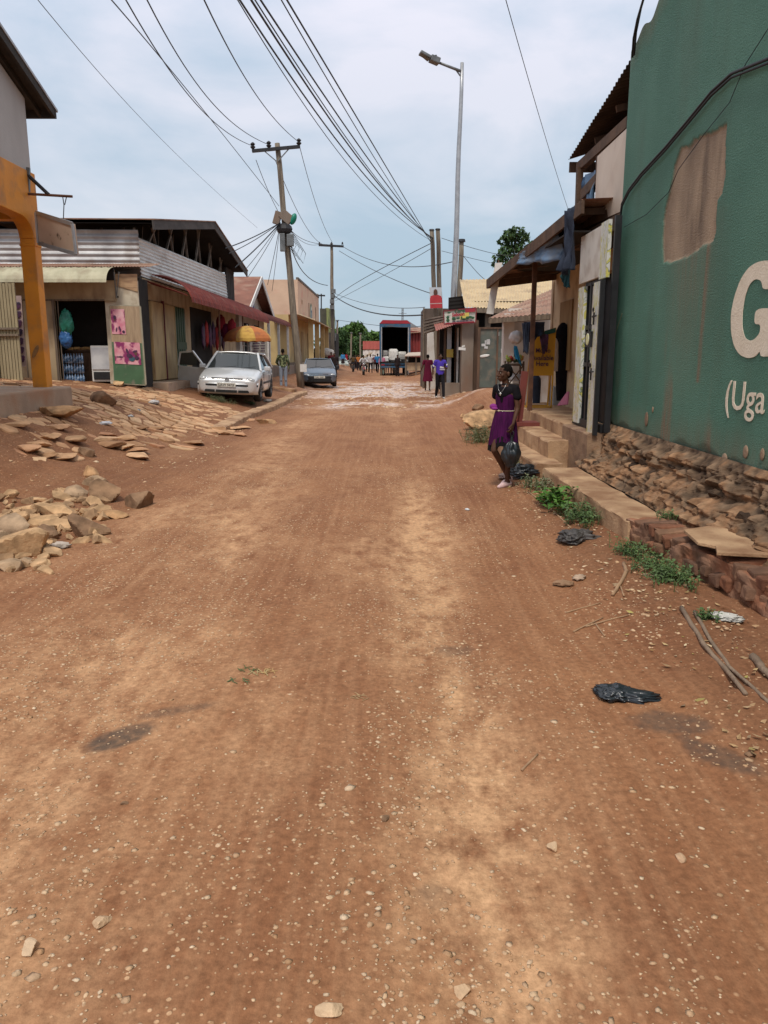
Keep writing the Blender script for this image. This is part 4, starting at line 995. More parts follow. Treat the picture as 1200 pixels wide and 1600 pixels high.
mb = MB(); mb.tube([aX(a, b, XW-.02) for a, b in cab2], .0035, 5); tag(mb.build('wire', m_wire, None), 'thin black wire crossing the bare plaster patch of the green wall', 'wire')
c4 = [aX(988, 90, XW-.03), aX(990, 60, XW-.05), aX(996, 30, XW-.1), aX(1005, 0, XW-.2), aX(1012, -60, XW-.4), V((1.7, 4.5, 7.6))]
mb = MB(); mb.tube(c4, .012, 6); mb.tube([p+V((.0, -.06-.02*i, .03*i)) for i, p in enumerate(c4)], .010, 6)
tag(mb.build('cable', m_wire, None, smooth=True), 'pair of black cables rising from the top corner of the green wall', 'cable')
mb = MB(); vine = [aX(a, b, XW-.02) for a, b in ((972, 490), (966, 508), (962, 520), (958, 535), (950, 545), (944, 540))]
mb.tube(vine, .004, 5); mb.tube([aX(955, 530, XW-.03), aX(942, 552, XW-.05)], .003, 5); tag(mb.build('string', M('old string', (.35, .34, .22)), None), 'loose pale string snagged at the corner of the green wall', 'string')

# rubble stone plinth under it: a rough eroded slope
m_rub = attr_mat('eroded rubble plinth', [(.05, .03, .02), (.12, .075, .045), (.20, .13, .08), (.25, .135, .07), (.36, .215, .12)], bscale=34, bump=1.0, mottle=.55)
P = []; rr = []
ysp = np.linspace(2.0, YC+.02, 330)
for y in ysp:
    row = []
    for k in range(60):
        f = k/59
        x = XW-.015-.05*min(1, f/.2)-.30*max(0, (f-.2)/.8); z = .76-.51*f
        Yn = np.array(y); A = float(fbm(Yn*4.5, np.array(f*3.3), 301, 4)); B_n = float(fbm(Yn*13, np.array(f*9.), 305, 3)); cell = float(vn(Yn*4.3+.5*A, np.array(f*3.2), 309))
        strat = float(fbm(Yn*1.6, np.array(f*9.), 311, 3)); d = (A-.5)*.14+(B_n-.5)*.10+(strat-.5)*.14-.06*math.exp(-((f-.5-.12*(A-.5))/.10)**2)
        env = min(1, f*6)*min(1, (1-f)*4+.4)
        row.append((x-d*env-.02*env, y, z+(B_n-.5)*.05*env)); rr.append(min(1, max(0, (.08+.55*cell if f < .38 else .30+.6*cell)+.9*(B_n-.5)+.7*(strat-.5))))
    P.append(row)
mb = MB(); mb.grid(P); me = mb.mesh('stone_plinth'); a = me.attributes.new('rnd', 'FLOAT', 'POINT'); a.data.foreach_set('value', rr)
link('stone_plinth', me, m_rub, t, local=False, smooth=False)
rs = random.Random(77)
smesh = [rockmesh((.22, .20, .13), 700+i, sub=3, facets=10, rough=.12) for i in range(12)]
for me_ in smesh: me_.materials.append(m_rub)
for i in range(70):
    y = 2.6+rs.random()**1.0*(YC-2.7); f = .3+.7*rs.random()
    o = link('foundation_stone', smesh[i % 12], m_rub, t); k = rs.uniform(.2, .62)
    o.location = V((XW+.03-.05*min(1, f/.2)-.30*max(0, (f-.2)/.8), y, .74-.51*f))-ORG[t.name]; o.scale = (k, k*rs.uniform(.8, 1.6), k*rs.uniform(.8, 1.2)); o.rotation_euler = (rs.uniform(-.4, .4), rs.uniform(-.2, .9), rs.uniform(-.5, .5))

# --- kerb and steps
def rough_block(x0, x1, y0, y1, z0, z1, name, m, par, nx=6, ny=None, j=.008, seed=0, cham=.02):
    """concrete block with worn, slightly wavy faces; top and street side subdivided"""
    ny = ny or max(3, int((y1-y0)/.07)); P = []
    for i in range(ny+1):
        y = y0+(y1-y0)*i/ny; row = []
        w = lambda s: (float(vn(y*4, s*7.3, seed))-.5)*2*j+(float(vn(y*15, s*3.3, seed+2))-.5)*j
        xs = x0(y) if callable(x0) else x0; xe = x1(y) if callable(x1) else x1
        for (x, z, s) in [(xs, z0, 1), (xs, z0+(z1-z0)*.35, 2), (xs, z0+(z1-z0)*.7, 3), (xs, z1-cham, 4), (xs+cham*.4, z1-cham*.3, 5), (xs+cham*1.3, z1, 6), ((xs*2+xe)/3, z1, 7), ((xs+xe*2)/3, z1, 8), (xe, z1, 9), (xe, z0, 10)]:
            row.append((x+w(s)*(1 if s < 6 else 0), y, z+w(s+20)*(1 if s > 3 else 0)))
        P.append(row)
    mb = MB(); mb.grid(P)
    for k in (0, ny): b = k*10; mb.f.append([b+q for q in range(10)]); mb.mi.append(0)
    return mb.build(name, m, par)
t = thing('step_kerb', 'long concrete step running beneath the green wall and shop door', 'step', (1.9, 8, .1))
rough_block(lambda y: 1.86+.025*(8.9-y), lambda y: 2.27+.0*y, 5.95, 8.92, -.05, .27, 'tread', m_step, t, seed=3)
rough_block(1.86, 2.2, 9.35, 13.0, -.05, .25, 'lower_step', m_step, t, seed=5)
rough_block(lambda y: 2.12-.01*(y-9.9), 2.44, 9.9, 13.6, -.05, .47, 'middle_step', m_step, t, seed=7)
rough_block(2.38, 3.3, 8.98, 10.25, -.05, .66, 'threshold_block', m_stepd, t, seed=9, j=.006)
rough_block(2.42, 6, 10.25, 15.2, -.05, .66, 'platform', m_step, t, seed=11)
mb = MB(); mb.bx(2.25, 2.5, 5.2, 9.0, -.05, .235); mb.build('back_fill', m_rub, t)
# broken brick kerb
t = thing('broken_brick_kerb', 'broken stretch of kerb with bare red bricks at the right edge', 'kerb', (2.1, 5, .1))
m_brick = attr_mat('old brick', [(.20, .085, .05), (.28, .12, .065), (.24, .13, .08), (.16, .085, .055), (.33, .18, .1)], bscale=30, bump=.9, mottle=.45)
P = []; rr = []
for i, y in enumerate(np.linspace(2.6, 6.0, 120)):
    row = []
    for k in range(26):
        f = k/25; xb = 1.96+.13*max(0, 6.0-y)
        if f < .5: x = xb+.02*math.sin(y*7); z = -.02+.30*f*2
        else: x = xb+(f-.5)*2*.36; z = .28-.02*(f-.5)
        A = float(fbm(np.array(y*6), np.array(f*5.), 401, 3)); Bk = float(vn(np.array(y*7.5), np.array(round(f*5)*3.3), 405))
        row.append((x-(A-.5)*.09*(f < .6), y, z+(A-.5)*.08*(f > .35))); rr.append(min(1, max(0, Bk*.8+(A-.5))))
    P.append(row)
mb = MB(); mb.grid(P); me = mb.mesh('core'); a = me.attributes.new('rnd', 'FLOAT', 'POINT'); a.data.foreach_set('value', rr); link('core', me, m_brick, t, local=False, smooth=False)
rb = random.Random(9)
for i in range(44):
    y = 5.87-(i//2)*.122-(i % 2)*.05; xb = 1.98+.13*(6.0-y)-(i % 2)*.03
    mbk = MB(); mbk.box((0, 0, 0), (.24, .105, .075), None, .010); o = mbk.build('brick', m_brick, t, local=True, bevel=.014); me = o.data; a_ = me.attributes.new('rnd', 'FLOAT', 'POINT'); a_.data.foreach_set('value', [rb.random()]*len(me.vertices)); o.location = V((xb+.10+rb.uniform(-.02, .03), y, .262-(i % 2)*.10+rb.uniform(-.012, .012)))-ORG[t.name]; o.rotation_euler = (rb.uniform(-.1, .1), rb.uniform(-.15, .15), rb.uniform(-.15, .15))
mb = MB()
for pts_ in ([(1068, 832), (1120, 824), (1165, 838), (1205, 862), (1200, 872), (1160, 870), (1120, 868), (1118, 858), (1090, 852)],): mb.prism([aZ(a, b, .335) for a, b in pts_], (0, 0, .022))
mb.build('cement_cap', m_step, t, bevel=.004)

# --- timber shop next door
t = thing('timber_shop', 'ramshackle timber and cream board shop beside the green building', 'shop', (3.2, 12, .66))
m_creamw = M('cream shop wall', (.55, .42, .26), (.47, .35, .21), 2, dirt=(.26, .16, .10), dscale=2)
Xb = 3.25
mb = MB(); mb.bx(Xb, Xb+.15, 9.6, 10.9, .66, 3.1); mb.bx(Xb, Xb+.15, 12.3, 15.2, .66, 3.1); mb.bx(Xb, Xb+.15, 10.901, 12.299, 2.75, 3.1); mb.bx(Xb-.02, Xb+3, 15.2, 15.35, .3, 3.1); mb.build('wall', m_creamw, t)
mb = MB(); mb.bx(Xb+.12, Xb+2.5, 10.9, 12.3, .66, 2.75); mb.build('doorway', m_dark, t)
m_och = M('ochre timber', (.30, .19, .075), (.22, .13, .05), 5, st=(1, 1, .3))
for nm_, a_ in (('door_frame', (Xb-.05, Xb, 10.8, 10.9, .66, 2.8)), ('door_frame', (Xb-.05, Xb, 12.3, 12.38, .66, 2.8)), ('shutter', (Xb-.03, Xb, 13.6, 14.5, 1.3, 2.5)), ('door', (Xb-.04, Xb, 10.3, 10.79, .66, 2.6))): mb = MB(); mb.bx(*a_); mb.build(nm_, m_och, t)
mb = MB(); mb.bx(Xb-.02, Xb+3, 9.36, 9.45, .6, 4.9); mb.build('party_wall', m_wood, t)
# awning roof
A_ = V((2.42, 9.9, 3.42)); B_ = V((1.93, 14.9, 2.95)); C_ = V((4.2, 15.2, 3.25)); D_ = V((4.2, 9.9, 3.5))
mb = MB(); mb.corr(A_, B_, C_, D_, pitch=.09, amp=.011, jit=.12); mb.build('awning_sheet', m_corrr, t)
mb = MB(); mb.bar(A_+V((0, 0, -.09)), B_+V((0, 0, -.09)), .04, .16); mb.bar(B_+V((0, 0, -.09)), C_+V((0, 0, -.09)), .04, .16)
for k in range(6): a = A_.lerp(B_, (k+.4)/6)+V((0, 0, -.07)); b = D_.lerp(C_, (k+.4)/6)+V((0, 0, -.07)); mb.bar(a, b, .05, .08)
mb.build('awning_frame', m_wood, t)
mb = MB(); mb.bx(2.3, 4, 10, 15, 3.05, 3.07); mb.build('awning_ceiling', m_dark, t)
mb = MB(); mb.bar((2.42, 12.85, .66), (2.42, 12.85, 3.2), .07); mb.build('post', m_rust, t)
# upper storey
mb = MB()
for (a, b, w) in (((905, 262, 11.9), (985, 190, 9.6), .09), ((912, 305, 11.6), (985, 228, 9.6), .10), ((895, 360, 11.6), (985, 320, 9.5), .08), ((906, 262, 11.7), (903, 350, 11.7), .08), ((950, 345, 10.2), (950, 372, 10.2), .05), ((935, 240, 10.9), (934, 360, 10.7), .05), ((900, 382, 11.4), (975, 345, 9.45), .12)):
    mb.bar(aY(*a), aY(*b), w, w*1.4)
mb.build('upper_frame', m_wood, t)
mb = MB(); mb.bx(3.45, 3.5, 9.4, 12.2, 3.1, 5.2); mb.bx(3.45, 6, 12.2, 12.25, 3, 5.0); mb.build('upper_back_wall', m_dark, t)
q = [V((2.93, 9.42, 4.45)), V((3.0, 12.35, 4.72)), V((6, 12.35, 5.6)), V((6, 9.42, 5.6))]
q[0] = aY(991, 84, 9.40); q[1] = aY(888, 250, 12.1)
mb = MB(); mb.corr(q[0], q[1], V((6, 12.35, q[1].z+1)), V((6, 9.4, q[0].z+1)), pitch=.1, amp=.012, jit=.1); mb.build('roof', M('blackened iron sheet', (.055, .042, .036), (.10, .07, .055), 3, rough=.8), t)
mb = MB(); mb.bar(q[1]+V((.02, 0, -.1)), V((3.6, 12.1, q[1].z-.1)), .04, .14); 
for k in (.3, .62): a = q[1].lerp(q[0], k)+V((.15, 0, -.09)); mb.bar(a, a+V((1.2, 0, .3)), .05, .08)
mb.build('roof_frame', m_wood, t)
s = thing('hoarding', 'blank cream hoarding panel fixed high beside the green wall corner', 'sign', (3.0, 10, 3.3))
Q = [aY(984, 200, 9.42), aY(937, 244, 10.75), aY(931, 349, 10.75), aY(981, 327, 9.42)]
mb = MB(); mb.slab(*Q, .03); mb.build('panel', M('cream hoarding', (.70, .60, .49), (.62, .52, .42), 2, dirt=(.50, .38, .30), dscale=2, dlo=.5, dhi=.8, rough=.6), s)
mb = MB()
for i in range(4): mb.bar(Q[i], Q[(i+1) % 4], .03)
mb.build('frame', m_wood, s)
def cloth(name, pts4, m, label, cat, seed, amp=.05, n=18, freq=3.):
    """hanging sheet between 4 corners TL TR BR BL with folds"""
    a, b, c, d = [V(p) for p in pts4]; nr = (b-a).cross(d-a).normalized(); P = []
    for i in range(n):
        u = i/(n-1); row = []
        for j in range(n):
            v = j/(n-1); p = a.lerp(b, u).lerp(d.lerp(c, u), v)
            w = (float(vn(u*freq*2+seed, v*freq*.7, seed))-.5)*2*amp*(.25+v)+(float(vn(u*freq*5, v*freq*2, seed+1))-.5)*amp*.5
            row.append(p+nr*w+V((0, 0, (float(vn(u*5, seed*1., 3))-.5)*.08*(v > .95))))
        P.append(row)
    mb = MB(); mb.grid(P); o = mb.build(name, m, None, smooth=True)
    md = o.modifiers.new('thickness', 'SOLIDIFY'); md.thickness = .006
    return tag(o, label, cat)
m_tarp = M('blue tarpaulin', (.04, .11, .22), (.10, .17, .27), 4, rough=.45, dirt=(.12, .12, .12), dscale=3)
cloth('tarpaulin', [aY(904, 280, 11.8), aY(937, 262, 10.9), aY(932, 345, 10.8), aY(899, 350, 11.8)], m_tarp, 'faded blue tarpaulin stuffed in the upper timber frame', 'tarpaulin', 3, amp=.12)
cloth('tarpaulin', [aY(812, 397, 12.6), aY(872, 362, 11.0), aY(880, 408, 10.9), aY(812, 412, 12.5)], m_tarp, 'blue tarpaulin strip tucked along the awning edge', 'tarpaulin', 5, amp=.07)
m_navy = M('dark navy cloth', (.018, .025, .045), (.03, .04, .065), 5, rough=.9, bump=.2)
cloth('hanging_cloth', [aY(884, 330, 9.9), aY(896, 322, 9.75), aY(900, 425, 9.8), aY(874, 428, 9.9)], m_navy, 'long dark navy cloth hanging from the awning beside the door', 'cloth', 7, amp=.09)
cloth('hanging_cloth', [aY(876, 425, 10.1), aY(892, 420, 10.0), aY(888, 452, 10.0), aY(878, 440, 10.1)], M('teal cloth', (.015, .06, .07), (.02, .08, .09), 5), 'small dark teal cloth below the long navy cloth', 'cloth', 9, amp=.06)
s = thing('fascia_strip', 'long narrow white board dangling from the far awning corner', 'board', aY(776, 450, 14.6))
mb = MB(); mb.slab(aY(774, 411, 14.7), aY(785, 410, 14.7), aY(771, 491, 14.7), aY(760, 490, 14.7), .02); mb.build('board', m_white, s)
mb = MB(); mb.bar(aY(779, 406, 14.72), aY(779, 420, 14.72), .02); mb.build('nail_strap', m_rust, s)
# the decorated door
d = thing('floral_door', 'open white metal door with yellow flower stickers and black frame', 'door', (2.5, 9.6, .68))
Dq = [aX(905, 385, 2.5), aX(953, 350, 2.5), aX(935, 672, 2.5), aX(893, 655, 2.5)]
yn, yf = 9.03, 10.33; zl_, zh_ = .70, 3.02
def fl(name, y0, y1, z0, z1, x0=2.5, th=.03, m=None, par=None):
    mb = MB(); mb.bx(x0, x0+th, y0, y1, z0, z1); return mb.build(name, m, par or d)
def floral():
    m, n, bs = nodes('floral sticker'); bs.inputs['Roughness'].default_value = .35; L_ = n.links.new
    tc = n.nodes.new('ShaderNodeTexCoord'); mp = n.nodes.new('ShaderNodeMapping'); mp.inputs['Scale'].default_value = (1, 3.2, .9); L_(tc.outputs['Object'], mp.inputs[0])
    t = n.nodes.new('ShaderNodeTexNoise'); t.inputs['Scale'].default_value = 3.4; t.inputs['Detail'].default_value = 3; t.inputs['Distortion'].default_value = 1.6; L_(mp.outputs[0], t.inputs[0])
    r = n.nodes.new('ShaderNodeValToRGB'); L_(t.outputs[0], r.inputs[0]); e = r.color_ramp.elements
    e[0].position = .0; e[0].color = (.66, .66, .60, 1); e[1].position = 1; e[1].color = (.62, .62, .58, 1)
    for p, c in ((.50, (.68, .68, .62)), (.525, (.50, .50, .14)), (.57, (.70, .62, .16)), (.585, (.12, .17, .07)), (.61, (.66, .66, .6)), (.43, (.66, .66, .6)), (.41, (.30, .36, .24)), (.39, (.66, .66, .62))):
        q = e.new(p); q.color = (*c, 1)
    L_(r.outputs[0], bs.inputs['Base Color']); return m
m_flo = floral(); m_wp = M('white door panel', (.68, .64, .56), (.60, .56, .48), 3, rough=.4, dirt=(.42, .34, .26), dscale=3)
fl('frame', yn-.06, yf, zl_-.03, zl_+.06, 2.52, .05, m_black)
fl('transom_panel', yn+.28, yf-.10, 2.45, 3.02, 2.5, .04, m_wp)
fl('flower_panel', yn-.02, yn+.275, 2.42, 3.04, 2.5, .04, m_flo)
fl('flower_panel', yf-.38, yf-.101, zl_, 2.40, 2.5, .04, m_flo)      # far stile
fl('leaf_panel', yn+.42, yn+.66, zl_+.06, 1.45, 2.55, .03, m_flo)
fl('leaf_panel', yn+.46, yn+.70, 1.5, 1.88, 2.55, .03, M('blue sticker', (.10, .28, .38), (.45, .52, .3), 4, rough=.35))
fl('leaf_panel', yn+.46, yn+.70, 1.93, 2.38, 2.55, .03, m_wp)
fl('back_panel', yn-.0, yf-.05, zl_+.061, 2.449, 2.60, .03, m_black)
fl('near_leaf', yn-.05, yn+.24, zl_-.05, 2.38, 2.44, .035, m_flo)
fl('near_leaf_edge', yn-.095, yn-.051, zl_-.06, 2.39, 2.43, .05, m_black)
for k in range(4): fl('crossbar', yn+.40, yn+.98, zl_+[.72, 1.17, 1.70, 0.0][k], zl_+[.77, 1.22, 1.75, .05][k], 2.535, .04, m_black)
for yy in (yn+.36, yn+.70, yn+.93): fl('upright', yy, yy+.05, zl_+.06, 2.44, 2.53, .05, m_black)
fl('side_post', yn-.15, yn-.10, zl_-.02, 3.06, 2.54, .07, m_black)
c_ = aX(922, 530, 2.42)
fl('lock_box', c_.y-.04, c_.y+.18, c_.z-.09, c_.z+.09, 2.41, .04, m_black)
mb = MB(); mb.lathe([(0, -.006), (.065, -.006), (.07, .0)], (2.408, c_.y+.07, c_.z), 'x', 20); mb.build('yellow_sticker', M('yellow sticker', (.62, .60, .22), (.7, .7, .55), 20), d)
for zz in (1.35, 1.98):
    mb = MB(); mb.tube([(2.425, yn+.02, zz+.02), (2.40, yn+.09, zz+.01), (2.42, yn+.14, zz+.02)], .009, 6); mb.tube([(2.415, yn+.08, zz+.06), (2.415, yn+.08, zz-.08)], .011, 6)
    mb.lathe([(.022, -.006), (.030, 0), (.022, .006), (.014, 0), (.022, -.006)], (2.41, yn+.10, zz+.09), 'x', 12); mb.build('latch', M('black iron', (.03, .03, .03), (.06, .05, .045), 9, rough=.5, metal=.7), d)

# --- rust roof white house
t = thing('white_cottage', 'small white plastered shop with rusty lean-to roof beyond the awning', 'shop', (3.4, 17, .4))
A_, B_, C_, D_ = aY(765, 497, 16.6), aY(862, 490, 16.2), aY(862, 452, 20.5), aY(808, 476, 20.5)
mb = MB(); mb.corr(A_, B_, C_, D_, pitch=.09, amp=.011); mb.build('roof', m_corrr, t)
mb = MB(); mb.bar(A_+V((0, 0, -.06)), B_+V((0, 0, -.06)), .05, .1); mb.bar(A_+V((0, 0, -.05)), D_+V((0, 0, -.05)), .05, .1); mb.build('eave_board', m_wood2, t)
m_wh = M('white wash', (.66, .63, .58), (.58, .54, .49), 2, dirt=(.40, .31, .23), dscale=1.6, st=(1, 1, .7))
pa = aY(784, 600, 17.2).x
mb = MB(); mb.bx(pa, pa+.22, 17.1, 17.4, .2, 2.45); mb.build('pillar', m_wh, t)
mb = MB(); mb.bx(pa+.22, pa+3, 17.9, 18.05, .2, 2.6); mb.build('wall', m_wh, t)
mb = MB(); mb.prism([(pa+.1, 17.41, .2), (pa+.2, 17.41, .2), (pa+.85, 20.5, .2), (pa+.75, 20.5, .2)], (0, 0, 2.25)); mb.build('side_wall', m_wh, t)
mb = MB(); mb.bar((pa+.1, 17.2, 2.3), (pa+2, 17.15, 2.42), .08); mb.build('lintel', m_wood, t)
# --- tan roof building
t = thing('tan_roof_building', 'dark building under a big straw coloured corrugated roof', 'building', (5, 31, .4))
Yf, Yb = 29.5, 34
A_, B_, C_, D_ = aY(726, 480, Yf), aY(905, 486, Yf), aY(905, 434, Yb), aY(718, 437, Yb)
mb = MB(); mb.corr(A_, B_, C_, D_, pitch=.14, amp=.02); mb.build('roof', m_tan, t)
mb = MB(); mb.bar(A_+V((0, 0, -.1)), B_+V((0, 0, -.1)), .05, .16); mb.build('fascia', m_wood2, t)
mb = MB(); mb.bx(A_.x+.4, 14, 30.4, 30.5, .3, 3.6); mb.build('back_wall', m_dark, t)
for px in (762, 792, 830):
    p = aY(px, 500, 29.9); mb = MB(); mb.bx(p.x-.1, p.x+.1, 29.8, 30.0, .3, A_.z-.1); mb.build('post', m_wood2, t)
mb = MB(); p0, p1 = aY(700, 510, 32.5), aY(726, 510, 32.5); mb.corr((p0.x, 32.5, 1), (p0.x, 32.5, aY(700, 465, 32.5).z), (p1.x, 32.5, aY(700, 462, 32.5).z), (p1.x, 32.5, 1), rows=2, pitch=.15); mb.build('side_sheet', m_dark, t)
# gate and pillar
g = thing('metal_gate', 'dark green sheet metal gate plastered with white notices', 'gate', (aY(775, 600, 28).x, 28, .3))
gx0, gx1 = aY(747, 560, 28).x, aY(806, 560, 28).x; gt = aY(770, 514, 28).z
mb = MB(); mb.bx(gx0, gx1, 28, 28.05, .38, gt)
mb.build('leaf', M('dark green grey metal', (.10, .115, .095), (.065, .075, .065), 2, rough=.6, dirt=(.19, .15, .11), dscale=3), g)
mb = MB(); mb.bx(gx0-.03, gx0+.06, 27.94, 28.1, .35, gt+.05); mb.bx(gx0, gx1, 27.95, 28.06, gt, gt+.06); mb.bx(gx0, gx1, 27.95, 28.0, .36, .44); mb.bx((gx0+gx1)/2-.03, (gx0+gx1)/2+.03, 27.96, 28.0, .4, gt); mb.build('frame', m_wood, g)
rq = random.Random(3)
for i in range(13):
    px, py = rq.uniform(752, 798), rq.choice([rq.uniform(530, 545), rq.uniform(520, 552)]); p = aY(px, py, 27.985); w, h = rq.uniform(.06, .15), rq.uniform(.07, .14)
    mb = MB(); mb.box(p, (w, .006, h), Euler((0, rq.uniform(-.1, .1), 0)).to_matrix()); mb.build('notice', M('notice paper', (.62, .62, .60), (.3, .3, .3), 60, rough=.8) if i == 0 else bpy.data.materials['notice paper'], g)
mb = MB(); mb.ell(aY(757, 556, 27.98), (.19, .01, .05), rot=Euler((0, -.15, 0)).to_matrix()); mb.build('paint_smear', m_white, g, smooth=True)
p0, p1 = aY(722, 560, 29), aY(746, 560, 29); zt_ = aY(735, 500, 29).z
pl = thing('concrete_pillar', 'square grey concrete gate pillar under the painted signboard', 'pillar', (p0.x, 29, .3))
mb = MB(); mb.bx(p0.x-.06, p1.x-.2, 28.6, 29.2, .0, zt_); mb.build('shaft', m_concg, pl, bevel=.015)
mb = MB(); mb.bx(p1.x-.198, p1.x-.02, 28.7, 29.15, .0, zt_-.02); mb.build('side_pier', m_wood, pl)
mb = MB(); mb.box(aY(722, 545, 28.59), (.26, .008, .1), Euler((0, .1, 0)).to_matrix()); mb.box(aY(724, 541, 28.586), (.12, .008, .06), Euler((0, -.3, 0)).to_matrix()); mb.build('torn_notice', m_white, pl)
# painted signboard
s = thing('saloon_sign', 'white painted shop signboard with red and green lettering over the kiosk', 'sign', aY(718, 500, 28.3))
Ys = 28.3; q = [aY(693, 486, Ys), aY(744, 481, Ys), aY(743, 504, Ys), aY(694, 507, Ys)]
mb = MB(); mb.slab(*q, .05); mb.build('board', M('white sign paint', (.62, .63, .55), (.55, .56, .5), 4, dirt=(.45, .42, .36), dscale=4), s)
mb = MB()
for i in range(4): mb.bar(q[i]+V((0, -.03, 0)), q[(i+1) % 4]+V((0, -.03, 0)), .035)
mb.build('frame', M('dark red frame', (.20, .03, .035), (.14, .02, .03), 4), s)
def sq(u0, u1, v0, v1, name, m, off=.055):
    mb = MB(); mb.prism([on(q[0], q[1], q[2], q[3], u, v, off) for u, v in ((u0, v0), (u1, v0), (u1, v1), (u0, v1))], (0, -.004, 0)); return mb.build(name, m, s)
m_sred = M('sign red', (.32, .03, .05), (.28, .03, .045), 4); m_sgr = M('sign green', (.03, .10, .05), (.02, .07, .03), 10); m_syel = M('sign yellow', (.60, .50, .12), (.5, .42, .1), 4)
sq(.66, .97, .04, .26, 'red_panel', m_sred); sq(.03, .95, .90, .97, 'red_strip', m_sred); sq(.5, .78, .28, .7, 'yellow_ground', m_syel)
xd = (q[1]-q[0]).normalized()
text('Care', .13, m_sgr, s, on(*q, .33, .24, .064), xd, (0, 0, 1), off=.006)
text('Saloon', .12, m_sred, s, on(*q, .25, .46, .064), xd, (0, 0, 1), off=.008)
mb = MB()
for (u, v, a, b) in ((.12, .5, .045, .10), (.12, .72, .05, .1), (.31, .66, .06, .08), (.30, .56, .05, .04), (.44, .62, .05, .06), (.55, .6, .025, .1), (.62, .7, .06, .06), (.73, .64, .05, .1), (.82, .6, .06, .08), (.9, .66, .05, .08), (.16, .17, .05, .05)):
    mb.ell(on(*q, u, v, .06), (a*1.25, .006, b*.55), 10, 6)
mb.build('painted_heads', m_sgr, s, smooth=True)
mb = MB()
for u in (.3, .42, .52, .62, .72, .84): mb.box(on(*q, u, .84, .06), (.09, .004, .03))
mb.build('small_print', m_ink, s)
# kiosk row
t = thing('timber_kiosk', 'open fronted timber kiosk with sagging red iron awning behind the pedestrians', 'kiosk', (aY(700, 600, 30).x, 30, .3))
xa, xb = aY(668, 560, 33).x, aY(719, 560, 29.5).x
mb = MB(); mb.bx(aY(686, 560, 32).x, xb, 31.8, 31.9, .2, 3.0); mb.bx(xb-.02, xb+.08, 29.3, 31.8, .2, 3); mb.build('back_wall', m_dark, t)
mb = MB(); mb.corr(aY(681, 517, 28.9), aY(722, 503, 28.6), aY(722, 494, 31.5), aY(676, 500, 31.9), pitch=.1, amp=.014, jit=.3); mb.build('awning', M('faded red sheet', (.36, .12, .09), (.28, .10, .075), 3, rough=.7, dirt=(.2, .1, .08)), t)
mb = MB()
for i in range(5): a = aY(664, 520-i*5, 31); b = aY(716, 502-i*3, 30.4); mb.bar(a, b, .3, .06)
mb.build('roof_scrap', M('scrap boards', (.10, .08, .065), (.2, .16, .13), 4), t)
for px, m_, w in ((704, m_gal, .28), (709, m_wood, .2), (714, m_white, .10), (695, m_wood, .08), (684, m_wood, .1)):
    p = aY(px, 560, 29.8); mb = MB(); mb.bx(p.x-w/2, p.x+w/2, 29.75, 29.85, .2, aY(px, 512, 29.8).z); mb.build('post', m_, t)
mb = MB(); mb.bx(aY(690, 560, 29.3).x, xb+.4, 29.2, 29.9, -.05, .55); mb.build('plinth', m_concg, t)
mb = MB(); p = aY(682, 550, 30.5); mb.bx(aY(667, 560, 36).x, aY(684, 560, 36).x, 36, 36.08, -.1, aY(680, 519, 36).z); mb.build('wall', m_wh, t)
mb = MB(); p = aY(703, 552, 29.6); mb.box(p, (.25, .02, .3)); mb.build('yellow_notice', M('yellow notice', (.5, .33, .06), (.5, .4, .1), 5), t)
t = thing('brown_upper_box', 'brown boarded box building rising behind the kiosk and poles', 'building', (aY(678, 500, 38).x, 38, 0))
mb = MB(); mb.bx(aY(662, 500, 38).x, aY(700, 500, 38).x, 38, 41, 0, aY(680, 482, 38).z); mb.build('wall', M('brown board wall', (.14, .105, .08), (.10, .075, .06), 2), t)
mb = MB(); mb.bx(aY(661, 500, 38).x, aY(663, 500, 38).x, 37.9, 38, 0, aY(680, 481, 38).z); mb.build('corner_post', m_wood2, t)

# --- far right / centre
t = thing('red_container_shop', 'dark red iron sheet stall with rusty roof beside the truck', 'stall', (aY(652, 560, 66).x, 66, 0))
xa, xb = aY(640, 540, 66).x, aY(664, 540, 66).x
m_redw = M('oxide red sheet', (.25, .035, .03), (.19, .03, .027), 3, rough=.6)
mb = MB(); mb.corr((xa, 66, .5), (xb, 66, .5), (xb, 66, aY(650, 518, 66).z), (xa, 66, aY(650, 518, 66).z), pitch=.25, amp=.03, rows=2); mb.bx(xa, xb, 66.1, 69, .3, aY(650, 517, 66).z); mb.build('wall', m_redw, t)
mb = MB(); mb.slab(aY(640, 521, 65.6), aY(665, 519, 65.6), aY(664, 512, 69), aY(641, 513, 69), .05); mb.build('roof', m_corrr, t)
t = thing('market_stall', 'timber market stall with pale canvas canopy right of the truck', 'stall', (aY(650, 580, 60).x, 60, 0))
mb = MB(); mb.slab(aY(632, 557, 59.5), aY(668, 556, 59.5), aY(668, 551, 62), aY(638, 552, 62), .06); mb.build('canopy', M('dirty canvas', (.52, .43, .35), (.44, .35, .28), 2), t)
mb = MB(); z0 = aY(650, 577, 60).z; mb.bx(aY(636, 570, 60).x, aY(666, 570, 60).x, 60, 61, z0-.1, z0+.5); mb.build('counter', M('pale planks', (.45, .33, .21), (.36, .26, .16), 4), t)
mb = MB(); mb.bx(aY(638, 570, 60.4).x, aY(664, 570, 60.4).x, 60.9, 61.0, z0, aY(650, 558, 60).z); mb.build('back_board', m_dark, t)
for px in (634, 650, 667): p = aY(px, 570, 59.9); mb = MB(); mb.bx(p.x-.06, p.x+.06, 59.85, 59.97, 0, aY(px, 557, 59.9).z); mb.build('leg', m_wood2, t)
t = thing('hip_roof_house', 'distant house with dark grey hipped roof behind the truck', 'house', (aY(632, 540, 115).x, 120, 0))
